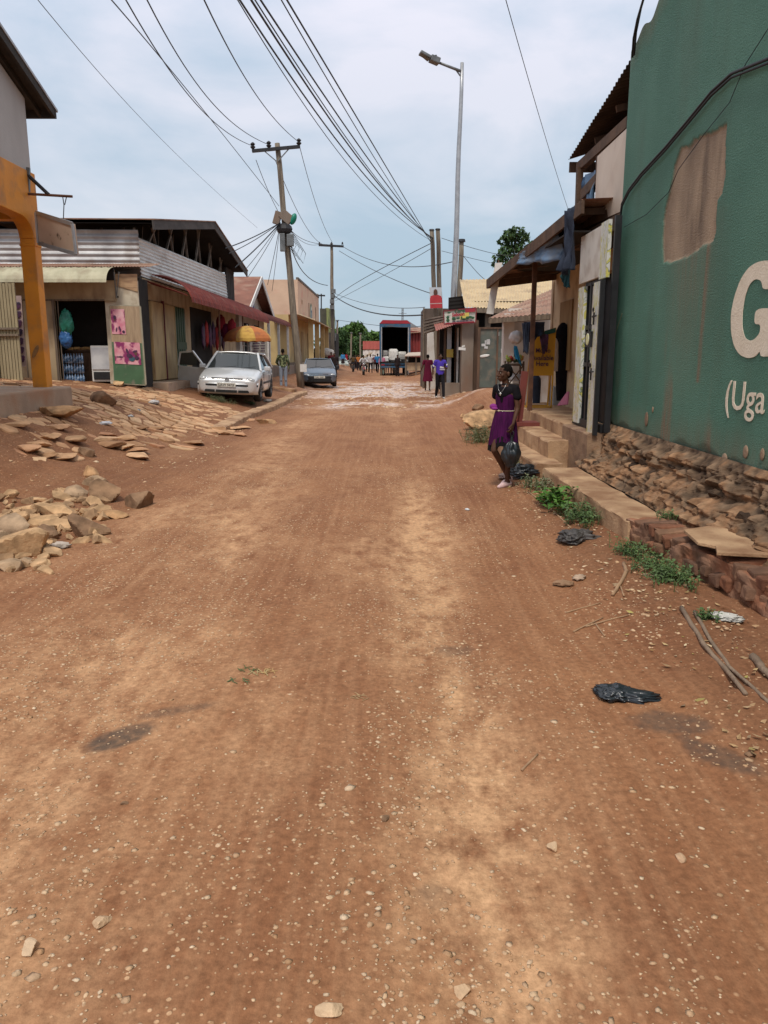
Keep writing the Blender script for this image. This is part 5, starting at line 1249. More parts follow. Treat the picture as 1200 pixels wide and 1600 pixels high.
A_, B_ = aY(604, 518, 112), aY(664, 518, 112); zr_ = aY(632, 500, 118).z; x_r0, x_r1 = aY(630, 500, 118).x, aY(636, 500, 118).x
mb = MB(); mb.add([A_, B_, (B_.x, 124, B_.z), (A_.x, 124, A_.z), (x_r0, 118, zr_), (x_r1, 118, zr_)], [(0, 1, 5, 4), (1, 2, 5), (2, 3, 4, 5), (3, 0, 4)]); mb.build('roof', M('slate grey roof', (.13, .125, .125), (.10, .098, .1), 2), t)
mb = MB(); mb.bx(A_.x+.5, B_.x-.5, 113, 123, 0, A_.z); mb.build('wall', m_wh, t)
mb = MB(); mb.bx(A_.x+1.2, A_.x+2.4, 112.95, 113.01, 1, 2.6); mb.build('window', m_dark, t)
t = thing('red_fence', 'faded red corrugated fence on a pale wall at the street end', 'fence', (aY(582, 545, 95).x, 95, 0))
xa, xb = aY(567, 540, 95).x, aY(597, 540, 95).x
mb = MB(); mb.corr((xa, 95, aY(580, 546, 95).z), (xb, 95, aY(580, 546, 95).z), (xb, 95, aY(580, 533, 95).z), (xa, 95, aY(580, 533, 95).z), pitch=.5, amp=.05, rows=2); mb.build('red_panel', M('faded red paint', (.45, .12, .10), (.38, .10, .08), 2), t)
mb = MB(); mb.bx(xa, xb, 95.1, 95.4, 0, aY(580, 547, 95).z); mb.build('wall', m_wh, t)
t = thing('lattice_mast', 'thin distant lattice mast above the hipped roof', 'mast', (aY(629, 540, 200).x, 200, 0))
xm = aY(629, 500, 200).x; zt_ = aY(629, 482, 200).z
mb = MB()
for dx, dy in ((-.4, 0), (.4, 0), (0, .5)): mb.bar((xm+dx, 200+dy, 0), (xm+dx*.5, 200+dy*.5, zt_), .12)
for k in range(9): z = k*zt_/9; mb.bar((xm-.4+.02*k, 200, z), (xm+.4-.02*k, 200, z+zt_/9), .08)
mb.build('tower', m_metal, t)
mb = MB(); mb.bar((xm-1, 200, zt_-1.2), (xm+1, 200, zt_-1.2), .1); mb.build('antenna', m_metal, t)
# ================================================================ TREES
def leafy(par, blobs, n, ls, m, name='crown', seed=1, trunk_free=.0):
    rn = np.random.default_rng(seed); v = []; vs = np.zeros((0, 3)); tot = sum(b[1][0]*b[1][1]*b[1][2] for b in blobs)**1.0
    allp = []
    for c, r in blobs:
        k = int(n*r[0]*r[1]*r[2]/tot)+1
        d = rn.normal(size=(k, 3)); d /= np.linalg.norm(d, axis=1)[:, None]
        rad = rn.uniform(.35, 1.0, k)**.55
        lump = 1+.22*(vn(d[:, 0]*3+c[0], d[:, 1]*3+d[:, 2]*2.3, 5)-.5)*2
        allp.append(np.array(c)+d*np.array(r)*(rad*lump)[:, None])
    p = np.concatenate(allp); k = len(p)
    # clumpy gaps
    keep = vn(p[:, 0]*1.6/ls*.12, p[:, 2]*1.6/ls*.12+p[:, 1]*.9/ls*.12, seed) > .22; p = p[keep]; k = len(p)
    a = rn.normal(size=(k, 3)); a /= np.linalg.norm(a, axis=1)[:, None]; b = rn.normal(size=(k, 3)); b = np.cross(a, b); b /= np.linalg.norm(b, axis=1)[:, None]
    s = (rn.uniform(.6, 1.3, k)*ls)[:, None]
    P = np.stack([p-a*s, p+b*s*.42, p+a*s, p-b*s*.42], 1).reshape(-1, 3)
    f = np.arange(4*k).reshape(-1, 4)
    me = bpy.data.meshes.new(name); me.from_pydata(P.tolist(), [], f.tolist())
    at = me.attributes.new('rnd', 'FLOAT', 'POINT'); at.data.foreach_set('value', np.repeat(rn.uniform(0, 1, k), 4).astype(np.float32))
    return link(name, me, m, par, local=False)
m_leaf = attr_mat('foliage', [(.045, .10, .025), (.08, .16, .035), (.11, .19, .05), (.05, .12, .03)], bscale=3, bump=0, rough=.6, mottle=.3)
m_leafd = attr_mat('dark foliage', [(.03, .065, .022), (.05, .10, .03), (.075, .125, .04)], bscale=3, bump=0, rough=.6, mottle=.3)
m_bark = M('bark', (.14, .105, .08), (.08, .06, .045), 6, st=(2, 2, .5), bump=.6, bscale=10)
def tree(x, y, h, w, label, seed, m=m_leaf, n=5000, ls=.28, base=.25, group=None, name='tree'):
    rn = random.Random(seed); t = thing(name, label, 'tree', (x, y, 0), group=group)
    mb = MB(); mb.tube([(x, y, -.2), (x+.02*h, y, h*.3), (x-.02*h, y, h*.6)], [h*.035, h*.026, h*.016], 8)
    blobs = []
    for k in range(9):
        a = rn.uniform(0, 6.28); rr_ = rn.uniform(.15, .62)*w/2; z = h*rn.uniform(base+.18, .84)
        s = (1-abs(z/h-.55)*.9)
        c = (x+rr_*math.cos(a)*1.1, y+rr_*math.sin(a), z); r_ = w*rn.uniform(.2, .30)*s
        blobs.append((c, (r_, r_, r_*.8))); mb.tube([(x, y, h*.28), ((x+c[0])/2, (y+c[1])/2, z*.75), c], [h*.018, h*.012, h*.005], 5)
    mb.build('trunk', m_bark, t); leafy(t, blobs, n, ls, m, seed=seed); return t
for px, Y, pyt, wpx, seed, lab, mm in (
    (543, 118, 499, 62, 1, 'big bright green tree closing the street, left one behind the motorcyclists', m_leaf),
    (576, 126, 502, 48, 2, 'rounded green tree right of the biggest street end tree', m_leaf),
    (598, 140, 512, 40, 3, 'dark lower tree just left of the truck', m_leafd),
    (560, 100, 524, 44, 4, 'dark bushy low tree in front of the bright street end trees', m_leafd),
    (533, 104, 515, 34, 5, 'dark tree beside the lime fronted building', m_leafd)):
    p = aY(px, pyt, Y); tree(p.x, Y, p.z, wpx/1176*Y, lab, seed, mm, n=6500, ls=.42, base=.0)
# sparse tree behind the right hand roofs
p = aY(802, 352, 44)
t = thing('tree', 'sparse dark broad leaved tree rising above the right hand roofs', 'tree', (p.x, 44, 0))
mb = MB(); mb.tube([(p.x+.3, 44, 0), (p.x+.1, 44, 5), (p.x+.1, 44, p.z-.6)], [.16, .1, .04], 8)
bl = []
for px, py, r_ in ((796, 368, .42), (808, 362, .40), (816, 372, .42), (786, 377, .34), (800, 380, .42), (790, 392, .42), (812, 388, .35), (778, 402, .30), (826, 382, .26), (775, 412, .30), (792, 405, .5), (840, 400, .4)):
    c = aY(px, py, 44+random.uniform(-.5, .5)); bl.append((tuple(c), (r_, r_, r_*.75))); mb.tube([(p.x+.1, 44, c.z-1.1), tuple(c)], [.035, .012], 5)
mb.build('trunk', m_bark, t); leafy(t, bl, 1500, .14, m_leafd, seed=8)
# wooded skyline beyond the last houses
mb = MB()
xs_ = np.linspace(-260, 260, 70)
bl = [((x_, 330+40*math.sin(x_*.05), 3.0), (7, 5, 3.6+2.5*float(vn(x_*.05, 1., 3)))) for x_ in xs_ if abs(x_+1) > 5]
o = leafy(None, bl, 24000, .9, m_leafd, name='wood', seed=3); tag(o, 'low dark belt of far trees along the horizon behind the houses', 'trees', kind='stuff')

# ================================================================ POLES AND WIRES
def wire(pts, r, label, m=m_wireg, n=26, group=None):
    """smooth curve through 3 surveyed points, continuing a little at both ends"""
    a, b, c = pts; L1 = (b-a).length; L2 = (c-b).length; tm = L1/(L1+L2); P = []
    for i in range(n+1):
        u = i/n
        P.append(a*((u-tm)*(u-1)/tm)+b*(u*(u-1)/(tm*(tm-1)))+c*(u*(u-tm)/(1-tm)))
    mb = MB(); mb.tube(P, r, 5); return tag(mb.build('power_line', m, None), label, 'cable', group)
p1y = 36.0
def pole(px0, py0, px1, py1, Y, r0, r1, label, name='utility_pole', m=m_pole, zb=0):
    b = aY(px0, py0, Y); b.z = min(b.z, zb); tp = aY(px1, py1, Y)
    t = thing(name, label, 'pole', (b.x, Y, b.z))
    mb = MB(); P = [b.lerp(tp, k/12)+V((.015*math.sin(k*1.3), 0, 0)) for k in range(13)]; mb.tube(P, [r0+(r1-r0)*k/12 for k in range(13)], 12); mb.build('shaft', m, t, smooth=True); return t, b, tp
t, b, tp = pole(470, 601, 433, 224, p1y, .17, .11, 'leaning timber utility pole with crossarm beside the camouflage shirt man', zb=.1)
ca, cb = aY(394, 236, p1y-.2), aY(469, 229, p1y-.2)
mb = MB(); mb.bar(ca, cb, .11, .13); mb.build('crossarm', m_black, t)
mb = MB(); mb.bar(aY(413, 236, p1y-.2), aY(432, 252, p1y-.15), .04); mb.bar(aY(451, 233, p1y-.2), aY(434, 252, p1y-.15), .04); mb.build('brace', m_metal, t)
INS = [aY(x, y, p1y-.2) for x, y in ((395, 229), (420, 227), (467, 223))]
for q in INS: mb = MB(); mb.lathe([(0, -.2), (.05, -.2), (.05, -.1), (.12, -.02), (.06, .04), (.11, .1), (.04, .17), (0, .17)], q, n=10); mb.build('insulator', m_black, t)
cr_ = aY(441, 343, p1y-.15)
mb = MB(); mb.box(cr_+V((-.2, -.1, .05)), (.3, .2, .55), Euler((0, .3, 0)).to_matrix()); mb.box(cr_+V((.2, -.1, .08)), (.55, .25, .42), Euler((0, .7, 0)).to_matrix()); mb.build('junction_box', m_concg, t, bevel=.02)
mb = MB(); mb.ell(cr_+V((.5, -.12, .0)), (.14, .14, .26), rot=Euler((0, .4, 0)).to_matrix()); mb.build('green_cap', M('green cap', (.0, .20, .13), (.0, .16, .1), 5, rough=.4), t, smooth=True)
mb = MB(); mb.ell(cr_+V((.1, -.12, -.42)), (.36, .26, .26), 10, 6); mb.build('cable_bundle', m_black, t)
mb = MB(); mb.box(cr_+V((.02, -.24, -1.0)), (.22, .2, .75)); mb.box(cr_+V((.36, -.2, -.9)), (.3, .2, .5)); mb.build('meter_box', m_metal, t, bevel=.015)
mb = MB()
for k in range(5): a = aY(447+k*2, 360, p1y-.3); mb.tube([a, a+V((.3+.08*k, 0, -.5-.12*k)), a+V((.1+.1*k, 0, -.8-.15*k)), a+V((-.05, 0, -.6))], .012, 4)
mb.build('loose_wires', m_wireg, t)
mb = MB(); qf = aY(474, 575, p1y-.3); mb.box(qf, (.3, .02, .35)); mb.build('notice', m_white, t)
t2, b2_, tp2 = pole(520, 548, 518, 380, 65, .2, .11, 'second timber utility pole with crossarm by the lime fronted building')
mb = MB(); mb.bar(aY(498, 383, 64.8), aY(537, 385, 64.8), .14, .16); mb.build('crossarm', m_black, t2)
for px in (499, 518, 535): mb = MB(); mb.cyl(aY(px, 382, 64.8), aY(px, 378, 64.8), .09, 8, .04); mb.build('insulator', m_black, t2)
for py in (455, 463, 471, 480): mb = MB(); mb.box(aY(519+(py % 3), py, 64.7), (.35, .3, .32)); mb.build('junction_box', m_metal, t2)
mb = MB()
for k in range(6): mb.tube([aY(516+k, 480, 64.6), aY(511+k*3, 520, 64.6), aY(514+k*2, 560, 64.6)], .02, 4)
mb.build('hanging_wires', m_wireg, t2)
t3, _, _ = pole(496, 500, 496, 459, 110, .16, .12, 'small distant double pole with crossarm behind the peach block')
mb = MB(); mb.bar(aY(485, 461, 110), aY(508, 462, 110), .2); mb.build('crossarm', m_black, t3)
for px in (492, 502): mb = MB(); mb.bar(aY(px, 459, 110), aY(px, 500, 110), .16); mb.build('side_post', m_black, t3)
for (a0, a1, a2, a3, Y, lab) in ((563, 585, 563, 520, 90, 'thin grey post standing among the riders at the street end'), (548, 570, 549, 519, 95, 'thin pale post under the bright tree'), (527, 560, 527, 500, 80, 'thin dark post beside the lime fronted building')):
    tt, _, _ = pole(a0, a1, a2, a3, Y, .11, .09, lab); mb = MB(); q = aY(a2, a3+1, Y); mb.box(q, (.3, .3, .12)); mb.build('cap', m_metal, tt)
# street light
Yl = 33.
t, b, tp = pole(705, 560, 722, 98, Yl, .145, .07, 'tall galvanised street light with single arm over the kiosk', 'street_light', m_gal, zb=.2)
e1 = aY(717, 112, Yl); e2 = aY(686, 98, Yl-.2)
mb = MB(); mb.tube([aY(722, 112, Yl), e2], [.06, .05], 8); mb.tube([aY(721, 121, Yl), aY(713, 110, Yl)], .03, 6); mb.build('arm', m_metal, t, smooth=True)
l1, l2, l3 = aY(686, 97, Yl-.2), aY(672, 91, Yl-.3), aY(656, 82, Yl-.4)
mb = MB(); mb.bar(l1+V((.0, 0, 0)), l2, .34, .22); mb.bar(l2, l3, .34, .11); o = mb.build('lamp_head', m_metal, t, bevel=.03)
mb = MB(); mb.bar(l2+V((-.05, 0, -.07)), l3+V((.08, 0, -.07)), .26, .02); mb.build('diffuser', M('lamp lens', (.12, .10, .08), (.09, .08, .06), 5, rough=.3), o)
mb = MB(); mb.cyl(aY(681, 91, Yl-.2), aY(681, 86, Yl-.2), .04, 8); mb.build('sensor', m_black, o)
# twin posts with poster
t, b, tp = pole(687, 510, 674.5, 360, 36, .12, .095, 'left post of the twin timber poles behind the red portrait poster')
mb = MB(); mb.cyl(tp, tp+V((0, 0, .05)), .13, 10, .1); mb.build('cap', m_black, t)
t, b, tp = pole(693, 510, 684, 359, 36.3, .12, .095, 'right post of the twin timber poles behind the red portrait poster')
mb = MB(); mb.cyl(tp, tp+V((0, 0, .05)), .13, 10, .1); mb.build('cap', m_black, t)
t, b, tp = pole(715, 480, 721, 378, 38, .15, .11, 'short grey post with a dark cap right of the street light')
mb = MB(); mb.cyl(tp, tp+V((0, 0, .12)), .19, 12, .17); mb.build('cap', m_black, t)
s = thing('portrait_poster', 'red portrait poster with white border nailed to the twin timber poles', 'poster', aY(681, 465, 35.6))
Q = [aY(671, 449, 35.6), aY(690, 449, 35.6), aY(691, 481, 35.6), aY(672, 482, 35.6)]
mb = MB(); mb.slab(*Q, .03); mb.build('board', M('poster white', (.55, .58, .60), (.5, .52, .55), 3), s)
mred = M('poster red', (.50, .05, .06), (.42, .04, .05), 4)
mb = MB(); mb.prism([on(*Q, u, v, .05) for u, v in ((.0, .55), (.08, .42), (.35, .36), (.65, .36), (.92, .42), (1, .55), (1, 1), (0, 1))], (0, -.004, 0)); mb.build('printed_shirt', mred, s)
mb = MB(); mb.ell(on(*Q, .48, .24, .055), (.09, .008, .14)); mb.build('printed_face', M('portrait brown', (.12, .055, .04), (.1, .045, .03), 9), s, smooth=True)
mb = MB(); mb.prism([on(*Q, u, v, .056) for u, v in ((0, .76), (1, .76), (1, .80), (0, .80))], (0, -.004, 0)); mb.build('text_band', M('poster pink', (.6, .45, .42), (.5, .3, .3), 30), s)

# long spans overhead, surveyed at three bearings each
def W(a, b, c, r, lab, m=m_wireg): wire([aY(*a), aY(*b), aY(*c)], r, lab, m)
W((467, 222, 35.8), (400, 148, 22), (305, -30, 12), .013, 'overhead wire running to the right hand insulator of the leaning pole', m_wire)
W((420, 226, 35.8), (340, 170, 24), (215, -30, 13), .013, 'overhead wire running to the middle insulator of the leaning pole', m_wire)
W((395, 228, 35.8), (318, 175, 24), (180, -30, 13), .013, 'overhead wire running to the left hand insulator of the leaning pole', m_wire)
W((436, 322, 35.8), (300, 150, 22), (148, -30, 12), .011, 'overhead wire dropping to the junction box of the leaning pole', m_wire)
W((402, 356, 60), (230, 195, 30), (35, -30, 14), .008, 'thin single wire crossing the sky at far left')
KP = (677, 372)
for i, (a, b, r) in enumerate((((355, -10), (560, 262), .014), ((372, -12), (568, 258), .016), ((378, -12), (575, 262), .010), ((386, -12), (580, 255), .014), ((352, -12), (548, 262), .008), ((420, -14), (592, 258), .009), ((428, -14), (597, 250), .013))):
    d_ = ['leftmost', 'second', 'third', 'fourth', 'faint extra', 'thin inner', 'rightmost'][i]
    W((KP[0]-i*.6, KP[1]+i*1.2, 36), (b[0], b[1], 20), (a[0], a[1]-20, 10), r, d_+' cable of the bundle sweeping down to the twin timber poles', m_wire)
W((896, 352, 22), (848, 200, 14), (782, -30, 9), .005, 'single thin wire falling to the right hand awning roof')
W((400, 250, 35.8), (440, 340, 45), (498, 382, 64.5), .014, 'wire from left end of the crossarm to the second pole')
W((430, 250, 35.8), (470, 340, 45), (515, 382, 64.5), .014, 'wire from middle of the crossarm to the second pole')
W((469, 232, 35.8), (494, 320, 47), (519, 378, 64.5), .014, 'wire from right end of the crossarm to the second pole')
W((445, 345, 35.8), (470, 372, 48), (512, 382, 64.5), .016, 'cable from the leaning pole box to the second pole crossarm')
W((448, 350, 35.8), (470, 420, 48), (512, 446, 64), .026, 'thick drooping service cable between the leaning pole and second pole', m_wire)
for i, (x1, y1, Y1_, r) in enumerate(((352, 388, 30, .022), (358, 396, 30, .016), (367, 418, 31, .024), (380, 425, 32, .012), (388, 432, 33, .012), (418, 445, 42, .014), (425, 455, 42, .012))):
    W((438, 348, 35.7), ((438+x1)/2, (348+y1)/2+3, (35.7+Y1_)/2), (x1, y1, Y1_), r, ['topmost', 'second', 'thickest third', 'fourth', 'fifth', 'sixth steep', 'seventh steepest'][i]+' service drop fanning left from the leaning pole box', m_wire)
W((537, 386, 64.7), (600, 412, 50), (712, 408, 33), .02, 'shallow wire from the second pole crossarm to the street light')
W((530, 392, 64.7), (590, 425, 50), (672, 458, 35.6), .02, 'slanting wire from the second pole to the portrait poster')
W((522, 462, 64.7), (580, 488, 50), (662, 492, 38), .035, 'thick sagging cable from the second pole to the brown box building', m_wire)
W((522, 458, 64.7), (590, 478, 50), (664, 480, 38), .016, 'thinner sagging cable above the thick one by the second pole')
W((524, 466, 64.7), (560, 440, 50), (678, 378, 36), .018, 'wire rising from the second pole to the top of the twin poles')
W((524, 470, 64.7), (600, 430, 50), (679, 385, 36), .014, 'lower parallel wire rising from the second pole to the twin poles')
W((690, 372, 36), (740, 388, 37), (800, 385, 44), .012, 'thin wire from the twin poles towards the sparse tree')
W((724, 400, 38), (745, 425, 36), (757, 436, 34), .014, 'short wire from the capped post to the straw coloured roof')
W((690, 392, 36), (730, 402, 36), (790, 404, 44), .010, 'lower thin wire from the twin poles towards the sparse tree')
W((528, 500, 80), (570, 506, 70), (662, 508, 40), .02, 'lowest faint cable crossing the street in front of the trees')
# ================================================================ BODIES: union of tapered capsules, voxel-remeshed into one surface
_sph = {}
def sph(n):
    if n not in _sph:
        b = bmesh.new(); bmesh.ops.create_icosphere(b, subdivisions=n, radius=1); _sph[n] = [v.co.copy() for v in b.verts]; b.free()
    return _sph[n]
def hull(bm, pts):
    vs = [bm.verts.new(p) for p in pts]
    r = bmesh.ops.convex_hull(bm, input=vs)
    dead = [g for g in r['geom_interior']+r['geom_unused'] if isinstance(g, bmesh.types.BMVert)]
    if dead: bmesh.ops.delete(bm, geom=list(set(dead)), context='VERTS')
def blobmesh(parts, vox, sm=4, sub=2):
    bm = bmesh.new(); S = sph(sub)
    for p in parts:
        b2 = bmesh.new()
        if p[0] == 'C':
            _, a, ra, b, rb_ = p; a, b = V(a), V(b); pts = [a+s*ra for s in S]+[b+s*rb_ for s in S]
        elif p[0] == 'E':
            _, c, r_ = p[:3]; rot = p[3] if len(p) > 3 else None
            pts = [(V(c)+((rot @ V((s.x*r_[0], s.y*r_[1], s.z*r_[2]))) if rot is not None else V((s.x*r_[0], s.y*r_[1], s.z*r_[2])))) for s in S]
        elif p[0] == 'H': pts = [V(c)+V((s.x*r_[0], s.y*r_[1], s.z*r_[2])) for c, r_ in p[1] for s in S]
        hull(b2, pts); m_ = bpy.data.meshes.new('t'); b2.to_mesh(m_); b2.free(); bm.from_mesh(m_); bpy.data.meshes.remove(m_)
    bmesh.ops.recalc_face_normals(bm, faces=bm.faces)
    me = bpy.data.meshes.new('b'); bm.to_mesh(me); bm.free()
    o = bpy.data.objects.new('tmp', me); col.objects.link(o)
    md = o.modifiers.new('r', 'REMESH'); md.mode = 'VOXEL'; md.voxel_size = vox; md.use_smooth_shade = True
    if sm: s = o.modifiers.new('s', 'SMOOTH'); s.iterations = sm; s.factor = .5
    r_ = ev_mesh(o); bpy.data.objects.remove(o); bpy.data.meshes.remove(me); r_.materials.clear()
    return r_
def hand(parts, wrist, d, side, k=1., curl=.5, thumb=1, nrm=None):
    """five-fingered hand: d = pointing direction, side = across the palm towards the thumb"""
    d = V(d).normalized(); side = (V(side)-d*V(side).dot(d)).normalized(); n_ = d.cross(side).normalized() if nrm is None else V(nrm)
    w = V(wrist)
    for i, (off, ln) in enumerate(((.030, .070), (.010, .080), (-.010, .075), (-.029, .058))):
        kn = w+(d*.088+side*off)*k
        parts.append(('C', w+side*off*.5*k, .013*k, kn, .0115*k))
        p = kn; ang = curl*.7
        for j, f in enumerate((.45, .32, .23)):
            dd = d*math.cos(ang)+n_*math.sin(ang); q = p+dd*ln*f*k; parts.append(('C', p, .0092*k*(1-.1*j), q, .0082*k*(1-.1*j))); p = q; ang += curl*(.9+.1*i)
    t0 = w+(d*.025+side*.026)*k; t1 = t0+(d*.035+side*.022+n_*.008)*k; t2 = t1+(d*.028+side*.004+n_*.012)*k
    parts += [('C', t0, .014*k, t1, .011*k), ('C', t1, .0105*k, t2, .009*k)]
JD = dict(hipL=(.09, 0, .93), hipR=(-.09, 0, .93), kneeL=(.10, -.01, .50), kneeR=(-.10, -.01, .50), ankL=(.105, .02, .08), ankR=(-.105, .02, .08),
          shL=(.175, .01, 1.40), shR=(-.175, .01, 1.40), elL=(.235, .04, 1.12), elR=(-.235, .04, 1.12), wrL=(.245, -.03, .87), wrR=(-.245, -.03, .87),
          head=(0, -.015, 1.60), neck=(0, .01, 1.44), chest=(0, 0, 1.27), waist=(0, 0, 1.06), toeL=None, toeR=None)
m_skin = M('dark brown skin', (.095, .043, .024), (.07, .031, .018), 8, rough=.6, spec=.25)
m_hair = M('black hair', (.008, .007, .006), (.014, .011, .010), 60, rough=1, spec=.05, bump=.6, bscale=120)
CM = {}
def cmat(name, c, **k):
    if name not in CM: CM[name] = M(name, c, tuple(x*.78 for x in c), 6, rough=.95, spec=.12, bump=.3, bscale=25, st=(2.5, 2.5, .7), **k)
    return CM[name]
def footparts(parts, ank, dirv, k=1., r=.034):
    a = V(ank); d = V(dirv).normalized(); h = V((a.x, a.y, .035*k+a.z-.08*k))
    parts += [('C', a, .036*k, h-d*.045*k, .03*k), ('C', h-d*.045*k, .032*k, h+d*.10*k+V((0, 0, -.008*k)), .026*k), ('C', h+d*.10*k+V((0, 0, -.008*k)), .028*k, h+d*.15*k+V((0, 0, -.014*k)), .019*k)]
def person(label, loc, rz, H=1.7, J=None, top=None, sleeves='short', legs='trousers', legc=None, bag=None, vox=.016, seed=1, hair=True, female=False, shoes=None, detail=False, headrot=0, group=None, footdir=(0, -1, 0), name='person', zoff=0):
    j = {k: (V(v) if v is not None else None) for k, v in JD.items()}
    for k, v in (J or {}).items(): j[k] = V(v)
    k_ = H/1.7
    for q in j:
        if j[q] is not None: j[q] = j[q]*k_
    hc = j['head']; s = .96 if female else 1.
    hr = Euler((0, 0, headrot)).to_matrix()
    P = [('H', [(j['chest']+V((0, 0, .06*k_)), (.155*s*k_, .095*k_, .10*k_)), (j['waist'], (.125*s*k_, .085*k_, .08*k_))]),
         ('H', [(j['waist'], (.125*s*k_, .085*k_, .08*k_)), (V((0, 0, .95*k_)), (.155*k_, .10*k_, .08*k_))]),
         ('C', j['shL'], .058*k_, j['shR'], .058*k_), ('C', j['neck'], .052*k_, hc+V((0, .015, -.06))*k_, .047*k_),
         ('C', j['chest']+V((0, 0, .1*k_)), .08*k_, j['neck'], .055*k_)]
    hk = k_ if H > 1.5 else k_*1.1
    def hd(x, y, z): return hc+hr @ (V((x, y, z))*hk)
    P += [('E', hd(0, .015, .025), (.073*hk, .093*hk, .088*hk), hr), ('E', hd(0, -.02, -.03), (.056*hk, .07*hk, .078*hk), hr), ('E', hd(0, -.05, -.085), (.030*hk, .026*hk, .02*hk), hr),
          ('C', hd(0, -.088, .01), .009*hk, hd(0, -.105, -.028), .014*hk), ('C', hd(-.014, -.094, -.032), .009*hk, hd(.014, -.094, -.032), .009*hk),
          ('C', hd(-.020, -.084, -.062), .0085*hk, hd(.020, -.084, -.062), .0085*hk), ('C', hd(-.016, -.080, -.074), .009*hk, hd(.016, -.080, -.074), .009*hk),
          ('C', hd(-.03, -.078, .022), .010*hk, hd(.03, -.078, .022), .010*hk), ('E', hd(-.04, -.055, -.025), (.02*hk, .022*hk, .024*hk)), ('E', hd(.04, -.055, -.025), (.02*hk, .022*hk, .024*hk)),
          ('E', hd(-.076, .012, -.012), (.010*hk, .018*hk, .03*hk), hr), ('E', hd(.076, .012, -.012), (.010*hk, .018*hk, .03*hk), hr)]
    A = 1. if H > 1.5 else .88
    for S in 'LR':
        sh, el_, wr, hp, kn, an = (j[q+S] for q in ('sh', 'el', 'wr', 'hip', 'knee', 'ank'))
        P += [('C', sh, .052*k_*A, el_, .038*k_*A), ('C', el_, .038*k_*A, el_.lerp(wr, .35), .036*k_*A), ('C', el_.lerp(wr, .35), .036*k_*A, wr, .024*k_*A)]
        P += [('C', hp, .085*k_*A, kn, .052*k_*A), ('C', kn, .05*k_*A, kn.lerp(an, .35)+V((0, .014, 0)), .052*k_*A), ('C', kn.lerp(an, .35)+V((0, .014, 0)), .05*k_*A, an, .034*k_*A)]
        fd = j['toe'+S] if j['toe'+S] is not None else V(footdir); footparts(P, an, fd, k_)
        d = (wr-el_).normalized(); side = V((0, -1, 0)) if abs(d.y) < .8 else V((-1 if S == 'L' else 1, 0, .3))
        nn_ = V((-1 if S == 'L' else 1, 0, 0)); hand(P, wr, d, side, k_*1.0, curl=.55 if S == 'R' else .8, nrm=(nn_-d*nn_.dot(d)).normalized())
    me = blobmesh(P, vox if not detail else .0055, 3 if not detail else 2)
    o = link(name, me, m_skin); o.location = (loc[0], loc[1], (loc[2] if len(loc) > 2 else G(loc[0], loc[1]))+zoff); o.rotation_euler = (0, 0, rz); ORG[o.name] = V(o.location)
    tag(o, label, 'person', group)
    vx = vox if not detail else .009
    if hair:
        r_ = hair if isinstance(hair, float) else 1.
        link('hair', blobmesh([('E', hd(0, .021, .031), (.0765*hk*r_, .0945*hk*r_, .0885*hk*r_), hr), ('E', hd(0, .045, .0), (.067*hk, .066*hk*r_, .066*hk), hr)], vx*.6), m_hair, o)
    if detail or vox < .012:
        mb = MB()
        for sx_ in (-1, 1): mb.ell(hd(sx_*.029, -.079, .002), (.012*hk, .007*hk, .0065*hk), rot=hr)
        mb.build('eyes', M('eye white', (.55, .5, .45), rough=.3), o, local=True, smooth=True)
        mb = MB()
        for sx_ in (-1, 1): mb.ell(hd(sx_*.029, -.0845, .002), (.0055*hk, .004*hk, .0058*hk), rot=hr)
        mb.build('pupils', m_hair, o, local=True, smooth=True)
        mb = MB()
        for sx_ in (-1, 1): mb.tube([hd(sx_*.013, -.088, .026), hd(sx_*.03, -.086, .031), hd(sx_*.048, -.074, .026)], [.002, .003, .0015], 6)
        mb.build('eyebrows', m_hair, o, local=True)
    g_ = .014*k_
    if top and top != 'dress':
        T = [('H', [(j['chest']+V((0, 0, .06*k_)), (.165*s*k_, .108*k_, .105*k_)), (j['waist'], (.15*s*k_, .105*k_, .08*k_))]), ('H', [(j['waist'], (.15*s*k_, .105*k_, .08*k_)), (V((0, 0, .93*k_)), (.168*k_, .115*k_, .05*k_))]), ('C', j['shL'], .068*k_, j['shR'], .068*k_)]
        for S in 'LR':
            sh, el_, wr = (j[q+S] for q in ('sh', 'el', 'wr')); e_ = sh.lerp(el_, .75) if sleeves == 'short' else el_
            T.append(('C', sh, .066*k_, e_, .056*k_))
            if sleeves == 'long': T.append(('C', el_, .05*k_, el_.lerp(wr, .92), .036*k_))
        link('shirt', blobmesh(T, vx, 2), top, o)
    if legs == 'trousers' and legc:
        T = [('H', [(V((0, 0, .97*k_)), (.155*k_, .108*k_, .05*k_)), (V((0, 0, .9*k_)), (.165*k_, .11*k_, .06*k_))])]
        for S in 'LR':
            hp, kn, an = (j[q+S] for q in ('hip', 'knee', 'ank')); T += [('C', hp, .095*k_, kn, .068*k_), ('C', kn, .066*k_, kn.lerp(an, .94), .054*k_)]
        link('trousers', blobmesh(T, vx, 2), legc, o)
    if legs == 'shorts' and legc:
        T = [('H', [(V((0, 0, .97*k_)), (.155*k_, .108*k_, .05*k_)), (V((0, 0, .9*k_)), (.165*k_, .11*k_, .06*k_))])]
        for S in 'LR': T += [('C', j['hip'+S], .095*k_, j['knee'+S].lerp(j['hip'+S], .1), .078*k_)]
        link('shorts', blobmesh(T, vx, 2), legc, o)
